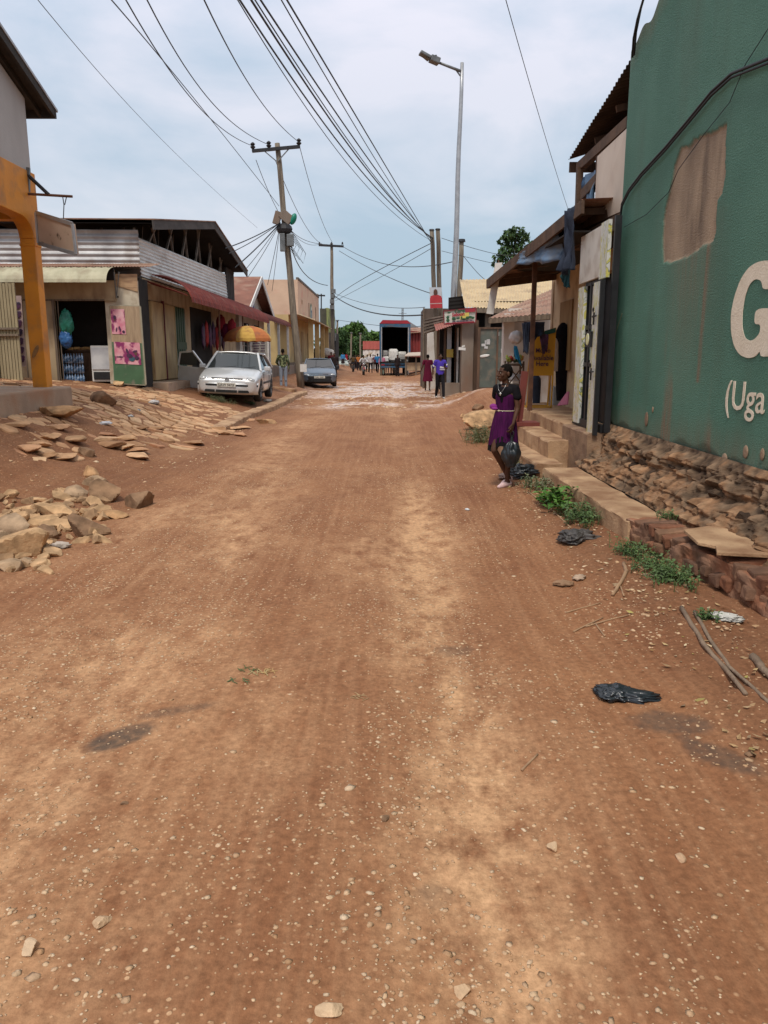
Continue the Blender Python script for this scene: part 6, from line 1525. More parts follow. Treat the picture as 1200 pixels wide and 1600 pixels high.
    if legs in ('skirt', 'dress') and legc:
        P2 = []; z1 = (1.0 if legs == 'skirt' else 1.08)*k_; z0 = .46*k_
        for i in range(12):
            f = i/11; row = []
            for q in range(40):
                a = q/40*2*math.pi; w = .155+f*.075+(.012*math.sin(a*7+seed)+.008*math.sin(a*13))*f
                row.append((w*k_*math.cos(a), w*.78*k_*math.sin(a)+.01*f, z1+(z0-z1)*f+.01*math.sin(a*5)*f))
            P2.append(row+[row[0]])
        mb = MB(); mb.grid(P2); mb.build('skirt', legc, o, local=True, smooth=True)
        if legs == 'dress':
            T = [('H', [(j['chest']+V((0, 0, .06*k_)), (.165*s*k_, .108*k_, .105*k_)), (V((0, 0, 1.0*k_)), (.155*s*k_, .115*k_, .06*k_))]), ('C', j['shL'], .066*k_, j['shR'], .066*k_)]
            for S in 'LR': T.append(('C', j['sh'+S], .064*k_, j['sh'+S].lerp(j['el'+S], .5), .056*k_))
            link('bodice', blobmesh(T, vx, 2), legc, o)
    if shoes:
        for S in 'LR':
            T = []; fd = j['toe'+S] if j['toe'+S] is not None else V(footdir); a = j['ank'+S]; d = fd.normalized(); h = V((a.x, a.y, .038*k_+a.z-.08*k_))
            T += [('C', h-d*.05*k_, .036*k_, h+d*.10*k_+V((0, 0, -.006*k_)), .034*k_), ('C', h+d*.10*k_+V((0, 0, -.008*k_)), .034*k_, h+d*.165*k_+V((0, 0, -.014*k_)), .024*k_)]
            link('shoe', blobmesh(T, vx*.8, 2), shoes, o)
    return o
WALK = dict(hipL=(.09, 0, .93), hipR=(-.09, 0, .93), kneeL=(.10, -.14, .53), kneeR=(-.09, .06, .50), ankL=(.10, -.22, .10), ankR=(-.09, .26, .12), elL=(.24, .12, 1.14), wrL=(.24, .16, .90), elR=(-.24, -.04, 1.12), wrR=(-.24, -.2, .93))
# ---- the girl
gp = aZ(783, 764, .0); gx_, gy_ = 1.395, 8.90
GJ = dict(kneeL=(.075, -.03, .50), ankL=(.05, .03, .085), kneeR=(-.06, -.17, .53), ankR=(-.005, .16, .115), hipL=(.08, 0, .92), hipR=(-.08, 0, .92),
          shL=(.145, .01, 1.375), shR=(-.145, .01, 1.375), elL=(.188, .01, 1.11), wrL=(.185, -.10, .90), elR=(-.18, .12, 1.14), wrR=(-.19, .10, .90),
          head=(-.01, -.03, 1.585), neck=(0, .0, 1.43), toeL=(-.25, -1, 0), toeR=(-.1, -1, -.15))
girl = person('girl in a purple and black dress with pink shoes, carrying a black bag', (gx_, gy_), R(-38), 1.41, GJ, top=None, legs=None, hair=.998, female=True, detail=True, headrot=R(-28), footdir=(0, -1, 0))
k_ = 1.41/1.7
m_pur = M('purple cloth', (.07, .006, .062), (.038, .004, .036), 7, rough=.85, spec=.15, st=(4, 4, .5), bump=.4, bscale=22, bst=(3, 3, .4)); m_blk = M('black cloth', (.008, .007, .009), (.015, .014, .016), 8, rough=.95, spec=.1, bump=.3, bscale=30)
P2 = []
for i in range(22):
    f = i/21; row = []
    for q in range(72):
        a = q/72*2*math.pi; w = .116+.058*f**.8+(.009*math.sin(a*11)+.006*math.sin(a*19+2))*min(1, f*2.)
        row.append((w*math.cos(a), w*.82*math.sin(a)-.02*f+.01*f, .885-.375*f-.03*f*math.sin(a*2+1)+.008*math.sin(a*9)*f))
    P2.append(row+[row[0]])
mb = MB(); mb.grid(P2); mb.build('skirt', m_pur, girl, local=True, smooth=True)
P2 = []
for i in range(8):
    f = i/7; row = []
    for q in range(72):
        a = q/72*2*math.pi; w = .169+.010*f+(.010*math.sin(a*11)+.009*math.sin(a*23))
        z0_ = .53+.05*math.sin(a*4+.6)
        row.append((w*math.cos(a), w*.82*math.sin(a)-.008, z0_-(.085+.05*math.sin(a*4+.6)*.6)*f-.03*math.sin(a*2+1)))
    P2.append(row+[row[0]])
mb = MB(); mb.grid(P2); mb.build('skirt_hem', m_blk, girl, local=True, smooth=True)
T = [('H', [(V((0, 0, 1.27*k_)), (.148*k_, .112*k_, .10*k_)), (V((0, 0, 1.05*k_)), (.135*k_, .10*k_, .03*k_))])]
link('bodice', blobmesh(T, .007, 2), m_pur, girl)
T = [('C', V((.13, .01, 1.376))*k_, .060*k_, V((-.13, .01, 1.376))*k_, .060*k_), ('C', V((.145, .01, 1.376))*k_, .060*k_, V((.175, .012, 1.27))*k_, .060*k_), ('C', V((-.145, .01, 1.376))*k_, .060*k_, V((-.175, .04, 1.275))*k_, .060*k_), ('C', V((0, .005, 1.38))*k_, .075*k_, V((0, -.005, 1.415))*k_, .060*k_),
     ('H', [(V((0, .0, 1.355*k_)), (.152*k_, .110*k_, .062*k_)), (V((0, -.006, 1.28*k_)), (.11*k_, .120*k_, .03*k_))]), ('C', V((0, -.088, 1.29))*k_, .034*k_, V((0, -.092, 1.20))*k_, .022*k_)]
link('yoke', blobmesh(T, .007, 2), m_blk, girl)
mb = MB(); P = [(.117*math.cos(a), .088*math.sin(a), .892) for a in np.linspace(0, 2*math.pi, 37)]; mb.tube(P, .0055, 6); mb.ell((-.03, -.093, .892), (.014, .007, .012)); mb.build('belt', M('cream belt', (.62, .52, .38)), girl, local=True, smooth=True)
mb = MB(); mb.ell((-.115, -.07, .935), (.05, .03, .035)); mb.ell((-.09, -.085, .915), (.045, .025, .02)); mb.build('bow', M('bright purple bow', (.28, .03, .24), (.2, .02, .18)), girl, local=True, smooth=True)
mb = MB(); mb.tube([(-.055, -.088, 1.20), (-.03, -.112, 1.13), (0, -.118, 1.10), (.03, -.112, 1.13), (.055, -.086, 1.20)], .0014, 5); mb.ell((0, -.124, 1.085), (.009, .004, .02)); mb.ell((0, -.124, 1.09), (.016, .004, .008)); mb.build('necklace', M('silver', (.75, .75, .72), rough=.3, metal=.6), girl, local=True, smooth=True)
m_shoe = M('pale pink shoe', (.72, .52, .50), (.64, .44, .43), 9, rough=.5)
for S in 'LR':
    a = V(GJ['ank'+S])*k_; d = V(GJ['toe'+S]).normalized(); h = V((a.x, a.y, a.z-.045*k_))
    T = [('C', h-d*.045+V((0, 0, -.0)), .033, h+d*.08+V((0, 0, -.008)), .036), ('C', h+d*.08+V((0, 0, -.010)), .034, h+d*.135+V((0, 0, -.018)), .022)]
    link('shoe', blobmesh(T, .006, 2), m_shoe, girl)
    mb = MB(); mb.prism([h+d*u+d.cross(V((0, 0, 1)))*w+V((0, 0, -.045 if S == 'L' else -.05)) for u, w in ((-.08, 0), (-.06, .03), (.06, .04), (.13, .028), (.158, 0), (.13, -.028), (.06, -.04), (-.06, -.03))], (0, 0, .014)); mb.build('sole', M('brown sole', (.25, .14, .09)), girl, local=True)
# carried black plastic bag hangs from her left hand: a thing of its own
wl = girl.matrix_basis @ (V((.185, -.10, .90))*k_); wl = V((girl.location.x, girl.location.y, 0))+Euler((0, 0, R(-38))).to_matrix() @ (V((.185, -.12, .90))*k_)
m_bag = M('black plastic', (.012, .016, .020), (.02, .026, .032), 8, rough=.28, spec=.6, bump=.3, bscale=18)
def bagmesh(hh, w, seed):
    P = []
    for i in range(26):
        f = i/25; row = []
        r_ = w*(.12+.16*f if f < .22 else .155+.88*math.sin(min(1, (f-.22)/.78*1.02+.12)*math.pi*.86)**.9*.95) if f < .97 else w*.25
        for q in range(48):
            a = q/48*2*math.pi; rr_ = r_*(1+.30*(abs(float(vn(a*2.2+seed, f*3.5, seed))-.5)*2)-.15+.10*math.sin(a*7+f*4)*(1-f)+.05*math.sin(a*13-f*14))
            row.append((rr_*math.cos(a), rr_*.7*math.sin(a), -hh*f+.004*math.sin(a*7)))
        P.append(row+[row[0]])
    return P
t = thing('plastic_bag', 'full black plastic carrier bag held in the girl\'s left hand', 'bag', (wl.x, wl.y, wl.z-.03))
mb = MB(); mb.grid([[V(p)+V((0, 0, -.05)) for p in r_] for r_ in bagmesh(.37, .108, 3)]); mb.build('bag_body', m_bag, t, local=True, smooth=True)
mb = MB(); mb.tube([(-.012, 0, -.07), (-.02, 0, -.02), (0, 0, .0), (.02, 0, -.02), (.012, 0, -.07)], .009, 6); mb.build('handle', m_bag, t, local=True, smooth=True)
# ---- street people
def gpos(px, py): p = aZ(px, py, 0); return (p.x, p.y)
m_violet = cmat('violet jersey', (.075, .045, .36)); m_dk = cmat('black trousers', (.015, .014, .017)); m_mar = cmat('maroon dress', (.12, .012, .035))
m_ws = cmat('white shirt', (.62, .60, .60)); m_bs = cmat('blue shirt', (.05, .22, .45)); m_pk = cmat('pink shirt', (.62, .22, .32)); m_gt = cmat('grey green trousers', (.16, .19, .15)); m_br = cmat('brown jacket', (.10, .06, .025)); m_gs = cmat('grey tan shirt', (.27, .23, .19)); m_khk = cmat('khaki trousers', (.22, .17, .12)); m_red = cmat('red dress', (.42, .03, .05)); m_drk = cmat('dark top', (.03, .022, .022)); m_grn = cmat('dark green shirt', (.03, .075, .06))
q = gpos(687, 624)
o = person('man in a violet jersey with white patches and black trousers looking at his hand', q, R(8), 1.62, dict(WALK, wrL=(.10, -.26, 1.20), elL=(.25, -.02, 1.15), elR=(-.26, .08, 1.14), wrR=(-.28, .06, .90), head=(0, -.035, 1.59)), top=m_violet, legc=m_dk, vox=.0115, shoes=cmat('white trainers', (.5, .48, .45)))
mb = MB(); mb.box((.05, -.125, 1.13), (.17, .01, .075)); mb.box((.06, -.118, 1.05), (.2, .01, .03)); mb.build('white_patch', m_ws, o, local=True, bevel=.003)
mb = MB(); mb.tube([(.20, .0, 1.22), (.235, .0, 1.19)], .062, 10); mb.tube([(-.2, .03, 1.2), (-.225, .05, 1.17)], .062, 10); mb.build('sleeve_band', m_ws, o, local=True)
mb = MB(); mb.box((.10, -.34, 1.22), (.07, .012, .13), Euler((.5, 0, 0)).to_matrix()); tag(mb.build('phone', m_black, None, local=True), 'small dark phone held by the man in the violet jersey', 'phone')
ph = bpy.data.objects['phone']; ph.location = o.location; ph.rotation_euler = o.rotation_euler
q = gpos(668, 611)
person('woman in a knee length maroon dress walking away up the right side', q, R(178), 1.6, dict(WALK, elL=(.26, .02, 1.13), wrL=(.34, -.05, .92)), legs='dress', legc=m_mar, vox=.0115, female=True, shoes=m_blk)
q = gpos(680, 609)
person('person in dark blue clothes half hidden behind the man in the violet jersey', q, R(20), 1.6, WALK, top=cmat('dark blue top', (.02, .03, .10)), legs='skirt', legc=m_drk, vox=.014, female=True, shoes=m_ws)
cam_p = (aY(443, 600, 34.3).x, 34.3)
m_camo = M('green patterned shirt', (.035, .045, .02), (.22, .25, .12), 11, rough=.9, lo=.5, hi=.6)
person('man in a green patterned shirt and pale jeans standing by the leaning pole', (cam_p[0], cam_p[1], .1), R(190), 1.74, dict(elL=(.27, -.05, 1.14), wrL=(.18, -.22, 1.02)), top=m_camo, sleeves='long', legc=cmat('pale jeans', (.26, .30, .36)), vox=.0115, shoes=m_blk)
PPL = [ # px, foot py, H, rot, label, top, legs kind, leg mat, pose
 (579, 583, 1.7, 10, 'man in a white shirt and black trousers walking between the riders and blue shirt man', m_ws, 'trousers', m_dk, WALK),
 (590, 583, 1.75, 170, 'man in a bright blue shirt seen from behind left of the truck', m_bs, 'trousers', m_dk, WALK),
 (597, 587, 1.65, 182, 'person in a pink top and grey green skirt pushing up the street', m_pk, 'trousers', m_gt, WALK),
 (586, 580, 1.65, 20, 'person in a maroon top behind the blue shirt man', m_mar, 'trousers', m_drk, None),
 (574, 581, 1.68, -20, 'person in a pale grey top left of the white shirt man', cmat('pale grey top', (.4, .4, .4)), 'trousers', m_khk, None),
 (613, 586, 1.66, 0, 'man in grey tan clothes lifting a white sack at the truck tail', m_gs, 'trousers', m_khk, dict(elL=(.22, -.1, 1.2), wrL=(.14, -.3, 1.3), elR=(-.22, -.1, 1.2), wrR=(-.1, -.3, 1.32))),
 (621, 588, 1.62, 30, 'person in dark clothes standing right at the open truck tail', m_drk, 'trousers', m_drk, None),
 (523, 592, 1.72, 4, 'man in black walking beside the dark blue car', m_drk, 'trousers', m_dk, WALK),
 (518, 589, 1.70, 12, 'person in a dark red top just behind the man in black', cmat('dark red top', (.16, .02, .03)), 'trousers', m_drk, None),
 (493, 590, 1.72, 0, 'person in a dark shirt standing behind the roof of the blue car', m_drk, 'trousers', m_dk, None),
 (502, 588, 1.68, 20, 'person in a white top standing behind the blue car, right of the dark shirt person', m_ws, 'trousers', m_dk, None),
 (510, 588, 1.66, 0, 'person in a dark green shirt carrying a white sack on the head', m_grn, 'trousers', m_dk, None),
 (542, 575, 1.6, 40, 'person in a red dress near the pale far car', m_red, 'dress', m_red, None),
 (548, 575, 1.6, -30, 'person in white right of the red dressed one', m_ws, 'skirt', m_ws, None),
 (583, 578, 1.7, 175, 'man in a white cap coloured shirt walking off behind the maroon topped person', m_ws, 'trousers', m_drk, WALK),
 (560, 579, 1.66, 30, 'person in an orange top standing between the two riders', cmat('orange top', (.45, .16, .05)), 'trousers', m_dk, None),
 (571, 576, 1.7, 0, 'person in dark blue behind the white shirted rider', cmat('dark blue shirt', (.03, .04, .12)), 'trousers', m_dk, None),
 (605, 583, 1.7, 175, 'man in a cream shirt bending by the left edge of the truck', cmat('cream shirt', (.5, .42, .3)), 'trousers', m_khk, dict(elL=(.22, -.1, 1.2), wrL=(.14, -.3, 1.1))),
 (536, 578, 1.6, 10, 'person in a blue top left of the red dressed one', m_bs, 'skirt', m_drk, None),
 (556, 577, 1.65, 10, 'person in dark grey behind the brown clad rider', cmat('dark grey top', (.06, .06, .065)), 'trousers', m_dk, None),
]
for i, (px, py, H, rz, lab, top, lk, lc, pose) in enumerate(PPL):
    q = gpos(px, py)
    person(lab, q, R(rz), H, pose, top=None if lk == 'dress' else top, legs=lk, legc=lc, vox=.02, seed=i, female=lk != 'trousers', shoes=m_blk, sleeves='short' if i % 2 else 'long')
q = gpos(510, 588); crumple('sack', (q[0], q[1], 1.78), (.62, .45, .34), 31, cmat('white sack', (.58, .55, .50)), 'big white sack carried on the head behind the blue car', 'sack', amp=.2, flat=False, sub=3)
q = gpos(616, 586); crumple('sack', (q[0]+.1, q[1]-.3, .45), (.26, .2, .42), 32, CM['white sack'], 'white sack held low between the two people at the truck', 'sack', amp=.2, flat=False, sub=3)

# ================================================================ VEHICLES
def carpaint(name, c, metal=.25, rough=.3): return M(name, c, tuple(x*.92 for x in c), 2, rough=rough, metal=metal, coat=.7, dirt=tuple(x*.55+y*.3 for x, y in zip(c, DIRT)), dscale=1.4, dlo=.55, dhi=.9)
m_glass = Glass('car glass', (.03, .036, .036), .05)
m_lens = M('headlamp lens', (.55, .56, .55), (.28, .29, .3), 22, rough=.12, spec=.7, lo=.4, hi=.6)
m_plast = M('black car trim', (.018, .018, .02), rough=.5)
m_plate = M('number plate white', (.62, .60, .52), rough=.5); m_chrome = M('chrome', (.6, .6, .6), rough=.15, metal=1)
m_inner = M('car interior', (.02, .02, .02), rough=.9)
def loft(stations, n_mirror=True):
    P = []
    for st in stations: row = [V((x, st[0], z)) for x, z in st[1]]; P.append(row+[V((-q.x, q.y, q.z)) for q in reversed(row)])
    return P
def car(label, loc, rz, paint, L_=4.15, Wd=1.735, Ht=1.44, hood=.93, nose=.70, wb=2.51, front=-2.07, ws0=-.98, ws1=-.22, rr0=1.30, rr1=1.95, tail_z=.98, wr=.31, plate=None, roll=0, badge=None, dark_low=None, tail=2.07, name='parked_car', opendoor=False, grille=True):
    t = thing(name, label, 'car', loc, rz, ry=roll)
    hw = Wd/2; fa = front+.84; ra = fa+wb; bz = .90
    st = []
    def sec(y, w, zb, zt, sh):  # half section: bottom centre -> sill -> side -> shoulder -> top centre
        return (y, [(0, zb), (w*.90, zb), (w*.985, zb+.10), (w, zb+.30), (w*.995, (zb+.3+sh)/2+.05), (w*.965, sh), (w*.90, min(zt, sh+.05)), (w*.62, zt), (w*.3, zt+.015), (0, zt+.02)])
    st.append(sec(front+.0, hw*.80, .30, .56, .50)); st.append(sec(front+.05, hw*.90, .22, nose-.03, nose-.10)); st.append(sec(front+.18, hw*.965, .20, nose+.04, nose-.03))
    st.append(sec(front+.5, hw*.99, .20, nose+.12, nose+.05)); st.append(sec(ws0-.15, hw, .20, hood-.01, bz-.06)); st.append(sec(ws0+.1, hw, .20, hood, bz-.03)); st.append(sec(.2, hw, .20, bz, bz)); st.append(sec(rr0, hw*.995, .20, bz+.02, bz+.02))
    st.append(sec(tail-.25, hw*.97, .22, tail_z, bz)); st.append(sec(tail-.08, hw*.92, .26, tail_z-.04, bz-.03)); st.append(sec(tail, hw*.82, .34, tail_z-.12, bz-.12))
    P = loft(st); mb = MB(); mb.grid(P)
    n = len(P[0]); mb.f.append(list(range(n))); mb.mi.append(0); b0 = (len(P)-1)*n; mb.f.append([b0+k for k in range(n)][::-1]); mb.mi.append(0)
    me = mb.mesh('body'); bm = bmesh.new(); bm.from_mesh(me); bmesh.ops.remove_doubles(bm, verts=bm.verts, dist=1e-4); bmesh.ops.recalc_face_normals(bm, faces=bm.faces); bm.to_mesh(me); bm.free()
    tmp = bpy.data.objects.new('tmp', me); col.objects.link(tmp)
    ss = tmp.modifiers.new('s', 'SUBSURF'); ss.levels = 2
    cut = MB()
    for y in (fa, ra):
        for sx_ in (-1, 1): cut.cyl((sx_*(hw-.24), y, wr), (sx_*(hw+.2), y, wr), wr+.055, 28)
    cme = cut.mesh(); co_ = bpy.data.objects.new('cut', cme); col.objects.link(co_)
    bm = bmesh.new(); bm.from_mesh(cme); bmesh.ops.recalc_face_normals(bm, faces=bm.faces); bm.to_mesh(cme); bm.free()
    bo = tmp.modifiers.new('b', 'BOOLEAN'); bo.object = co_; bo.operation = 'DIFFERENCE'
    r_ = ev_mesh(tmp); bpy.data.objects.remove(tmp); bpy.data.objects.remove(co_); r_.materials.clear()
    body = link('body', r_, paint, t, smooth=True)
    try: r_.set_sharp_from_angle(angle=R(32))
    except Exception: pass
    # cabin: glass volume with painted roof and pillars
    wb_, wt = hw*.93, hw*.70; zr = Ht
    A = [(ws0, wb_, bz-.03), (ws1, wt*1.0, zr-.06), (rr0, wt*.97, zr-.08), (rr1, wb_*.95, tail_z-.03)]
    def side(s, sc=1.): return [V((s*x*sc, y, z)) for y, x, z in A]
    mb = MB(); Lp, Rp = side(1, .985), side(-1, .985)
    mb.add(Lp+Rp, [(0, 1, 2, 3), (7, 6, 5, 4), (0, 4, 5, 1), (2, 6, 7, 3), (1, 5, 6, 2), (3, 7, 4, 0)]); mb.build('windows', m_glass, t, local=True)
    Rf = []
    for i in range(9):
        f = i/8; y = ws1-.05+(rr0+.08-ws1+.05)*f; row = []
        crown = .055*math.sin(min(1, max(0, f*1.0))*math.pi*.8+.35)
        for q in range(13):
            u = -1+2*q/12; row.append((u*wt*1.03, y, zr-.055-.035*abs(u)**3-.03*f+crown*(1-u*u)*.5+crown*.5))
        Rf.append(row)
    mb = MB(); mb.grid(Rf); o = mb.build('roof', paint, t, local=True, smooth=True); md = o.modifiers.new('t', 'SOLIDIFY'); md.thickness = .03
    for s in (-1, 1):
        for (a, b, w) in ((A[0], A[1], .06), (A[2], A[3], .10 if opendoor or True else .1)):
            mb = MB(); mb.bar((s*a[1], a[0], a[2]), (s*b[1]*1.0, b[0], b[2]), w, .05); mb.build('pillar', paint, t, local=True, bevel=.012)
        mb = MB(); ym = (ws1+rr0)/2+.02; mb.bar((s*wb_, ym, bz-.02), (s*wt*1.0, ym-.02, zr-.07), .08, .03); mb.build('door_pillar', m_plast, t, local=True)
        mb = MB(); mb.bar((s*wt*1.01, ws1, zr-.065), (s*wt*.98, rr0, zr-.085), .05, .05); mb.build('roof_rail', paint, t, local=True, bevel=.012)
        mb = MB(); mb.box((s*(hw+.09), ws0+.32, bz+.05), (.19, .09, .13)); mb.build('mirror', paint if not dark_low else m_plast, t, local=True, bevel=.03)
        mb = MB(); mb.bx(s*(hw-.002), s*(hw+.012), fa+.45, ra-.42, .50, .56); mb.build('side_moulding', m_plast, t, local=True)
        for yy in (ws0+.28, ym+.03, ym+.75):
            mb = MB(); mb.bx(s*(hw-.01), s*(hw+.0025), yy, yy+.012, .30, bz-.05); mb.build('door_gap', m_plast, t, local=True)
        for yy in (ym-.15, ym+.70): mb = MB(); mb.bx(s*(hw-.005), s*(hw+.02), yy-.12, yy+.02, .74, .775); mb.build('handle', paint, t, local=True, bevel=.008)
        for y in (fa, ra):
            x_ = s*(hw-.10)
            mb = MB(); mb.lathe([(wr*.60, -.10), (wr*.93, -.10), (wr, -.07), (wr, .07), (wr*.93, .10), (wr*.60, .10)], (x_, y, wr), 'x', 32); w_ = mb.build('wheel', m_tyre, t, local=True, smooth=True)
            mb = MB(); mb.lathe([(0, s*.055), (wr*.16, s*.06), (wr*.2, s*.03), (wr*.50, s*.04), (wr*.62, s*.085), (wr*.62, -s*.09), (0, -s*.09)], (x_, y, wr), 'x', 32); mb.build('rim', m_metal, w_, local=True, smooth=True)
            mb = MB()
            for k in range(7): a = k/7*2*math.pi; mb.bar((x_+s*.062, y+.05*math.cos(a), wr+.05*math.sin(a)), (x_+s*.075, y+wr*.57*math.cos(a), wr+wr*.57*math.sin(a)), .05, .025)
            mb.build('spokes', m_gal, w_, local=True)
    # windscreen surround + wipers
    mb = MB(); mb.bar((-wb_, ws0-.01, bz-.02), (wb_, ws0-.01, bz-.02), .07, .03)
    for s in (-.55, .1): mb.bar((s*hw, ws0-.02, bz+.01), (s*hw+.55, ws0+.10, bz+.09), .02, .015)
    mb.build('wiper', m_plast, t, local=True)
    # front face
    fy = front
    for s in (-1, 1):
        mb = MB(); mb.ell((s*hw*.70, fy+.13, nose-.075), (.175, .085, .085 if not dark_low else .06), 20, 12, rot=Euler((-.25, 0, -s*.28)).to_matrix()); h_ = mb.build('headlight', m_lens, t, local=True, smooth=True)
        mb = MB(); mb.ell((s*hw*.66, fy+.085, nose-.075), (.05, .045, .05), 12, 8); mb.build('lamp_bowl', m_chrome, h_, local=True, smooth=True)
        mb = MB(); mb.ell((s*hw*.83, fy+.14, nose-.08), (.04, .055, .045), 12, 8, rot=Euler((0, 0, -s*.5)).to_matrix()); mb.build('indicator', M('amber lens', (.45, .30, .16), rough=.3) if 'amber lens' not in bpy.data.materials else bpy.data.materials['amber lens'], h_, local=True, smooth=True)
    mb = MB(); mb.bx(-hw*.50, hw*.50, fy+.035, fy+.12, nose-.13, nose-.025); g_ = mb.build('grille', m_plast, t, local=True)
    mb = MB()
    for k in range(3): mb.bx(-hw*.49, hw*.49, fy+.027, fy+.04, nose-.118+k*.031, nose-.106+k*.031)
    mb.build('grille_slats', m_gal if not dark_low else m_plast, g_, local=True)
    mb = MB(); c_ = badge
    if badge == 'round':
        mb.lathe([(.045, -.012), (.062, -.012), (.062, .01), (.045, .01), (.045, -.012)], (0, fy+.012, nose-.075), 'y', 28)
        for (a, b) in (((-.026, .038), (-.0, -.004)), ((.026, .038), (0, -.004)), ((-.048, .012), (-.024, -.042)), ((-.024, -.042), (0, .004)), ((0, .004), (.024, -.042)), ((.024, -.042), (.048, .012))):
            mb.bar((a[0], fy+.004, nose-.075+a[1]), (b[0], fy+.004, nose-.075+b[1]), .012, .012, up=(0, 1, 0))
    else: mb.lathe([(.02, -.01), (.035, -.01), (.035, .01), (.02, .01), (.02, -.01)], (0, fy+.012, nose-.075), 'y', 20)
    mb.build('badge', m_gal, t, local=True)
    low = m_plast if dark_low else paint
    P = []
    for i in range(21):
        u = -1+2*i/20; y = fy-.055+.26*abs(u)**3.2; P.append([(u*hw*.985, y+dy, z) for z, dy in ((.22, .10), (.25, .02), (.34, 0), (.50, -.005), (.545, .02), (.555, .10))])
    mb = MB(); mb.grid(P); bu = mb.build('bumper', low, t, local=True, smooth=True)
    P = []
    for i in range(21):
        u = -1+2*i/20; y = fy-.068+.26*abs(u)**3.2; P.append([(u*hw*.985, y+.02, .445), (u*hw*.985, y, .455), (u*hw*.985, y, .495), (u*hw*.985, y+.02, .505)])
    mb = MB(); mb.grid(P); mb.build('bumper_strip', m_plast, bu, local=True)
    for (a, b) in ((-.72, -.38), (-.34, .34), (.38, .72)):
        P = []
        for i in range(8): u = a+(b-a)*i/7; y = fy-.062+.26*abs(u)**3.2; P.append([(u*hw, y, .27), (u*hw, y, .345)])
        mb = MB(); mb.grid(P); mb.build('air_intake', m_inner if True else 0, bu, local=True)
    mb = MB(); mb.bx(-.26, .26, fy-.085, fy-.072, .43, .54); pl_ = mb.build('number_plate', m_plate, t, local=True, bevel=.004)
    if plate: text(plate, .072, m_plast, pl_, (0, fy-.087, .448), (1, 0, 0), (0, 0, 1), name='plate_number', ex=.001, off=.001, w=.92, align='CENTER', local=True)
    mb = MB(); mb.bx(-hw*.8, hw*.8, front+.3, tail-.3, .16, .22); mb.build('underbody', m_inner, t, local=True)
    for s in (-1, 1): mb = MB(); mb.box((s*hw*.80, tail-.05, .78), (.18, .06, .2)); mb.build('tail_light', M('red lens', (.3, .01, .01), rough=.2) if 'red lens' not in bpy.data.materials else bpy.data.materials['red lens'], t, local=True, bevel=.02)
    if opendoor:
        # front passenger door swung open on the pavement side (image left)
        hx = -hw; hy = ws0+.30; a = R(62); dx, dy = -math.sin(a), math.cos(a)
        def D(u, z, o=0): return V((hx+dx*u+dy*o*0, hy+dy*u, z))
        mb = MB(); nrm = V((dy, -dx, 0))*.05
        mb.prism([D(0, .28), D(1.0, .28), D(1.08, .60), D(1.02, .92), D(0, .88)], nrm); dr = mb.build('door', paint, t, local=True, bevel=.012)
        mb = MB(); mb.prism([D(.10, .93), D(1.0, .95), D(.93, 1.28), D(.50, 1.33)], nrm*.3); mb.build('door_glass', m_glass, dr, local=True)
        mb = MB()
        for p, q in ((D(.02, .90), D(.48, 1.36)), (D(.48, 1.36), D(.96, 1.31)), (D(.96, 1.31), D(1.03, .92))): mb.bar(p, q, .05, .04)
        mb.build('window_frame', paint, dr, local=True)
    return t
silver = carpaint('silver paint', (.64, .65, .64)); navy = carpaint('dark blue grey paint', (.075, .11, .15), .3); pale = carpaint('pale green paint', (.5, .56, .5), .2)
cz = .27
car('silver hatchback parked on the left verge with one door open', (-4.50, 23.95, cz), R(1.5), silver, plate='UAW 947X', badge='round', roll=R(2.6), opendoor=True)
car('dark blue hatchback parked at the left roadside beyond the kerb end', (-3.32, 39.6, .06), R(6), navy, Ht=1.40, nose=.66, hood=.90, plate='UAL 184K', ws0=-1.05, ws1=-.10, rr0=1.0, rr1=2.0, dark_low=True, tail_z=.95, Wd=1.68)
q = gpos(533, 577)
car('small pale green car far down the street on the left', (q[0]-.6, q[1]+8, .0), R(14), pale, plate=None)
# truck seen from behind
tx, ty = aY(617, 585, 62).x, 62.
t = thing('cargo_truck', 'box truck seen from behind with open cargo doors and red top', 'truck', (tx, ty, 0))
m_tb = M('blue truck frame', (.035, .11, .20), (.03, .09, .16), 3, rough=.5, dirt=(.12, .10, .08), dscale=2); m_tr = M('red truck top', (.33, .02, .035), (.28, .02, .03), 3, rough=.5)
w2 = 1.22; zb_, zt_ = 1.0, 4.05
mb = MB(); mb.bx(tx-w2, tx-w2+.12, ty, ty+.12, zb_, zt_); mb.bx(tx+w2-.12, tx+w2, ty, ty+.12, zb_, zt_); mb.bx(tx-w2, tx+w2, ty-.01, ty+.119, zt_-.28, zt_-.02); mb.build('door_frame', m_tb, t)
mb = MB(); mb.bx(tx-w2+.12, tx-w2+.2, ty-.02, ty+.1, zb_, zt_-.28); mb.bx(tx+w2-.2, tx+w2-.12, ty-.02, ty+.1, zb_-.9, zt_-.28); mb.build('door_edge', m_gal, t)
mb = MB(); mb.bx(tx-w2, tx-w2+.05, ty+.12, ty+7, zb_, zt_-.1); mb.bx(tx+w2-.05, tx+w2, ty+.12, ty+7, zb_, zt_-.1); mb.bx(tx-w2, tx+w2, ty+6.95, ty+7, zb_, zt_-.1); mb.build('cargo_box', m_tb, t)
mb = MB(); mb.slab((tx-w2, ty-.02, zt_-.02), (tx+w2, ty-.02, zt_-.02), (tx+w2-.1, ty+7, zt_+.1), (tx-w2+.1, ty+7, zt_+.1), .05); mb.prism([(tx-w2, ty-.03, zt_-.02), (tx+w2, ty-.03, zt_-.02), (tx+w2-.25, ty-.03, zt_+.22), (tx-w2+.25, ty-.03, zt_+.26)], (0, 7, 0)); mb.build('roof', m_tr, t)
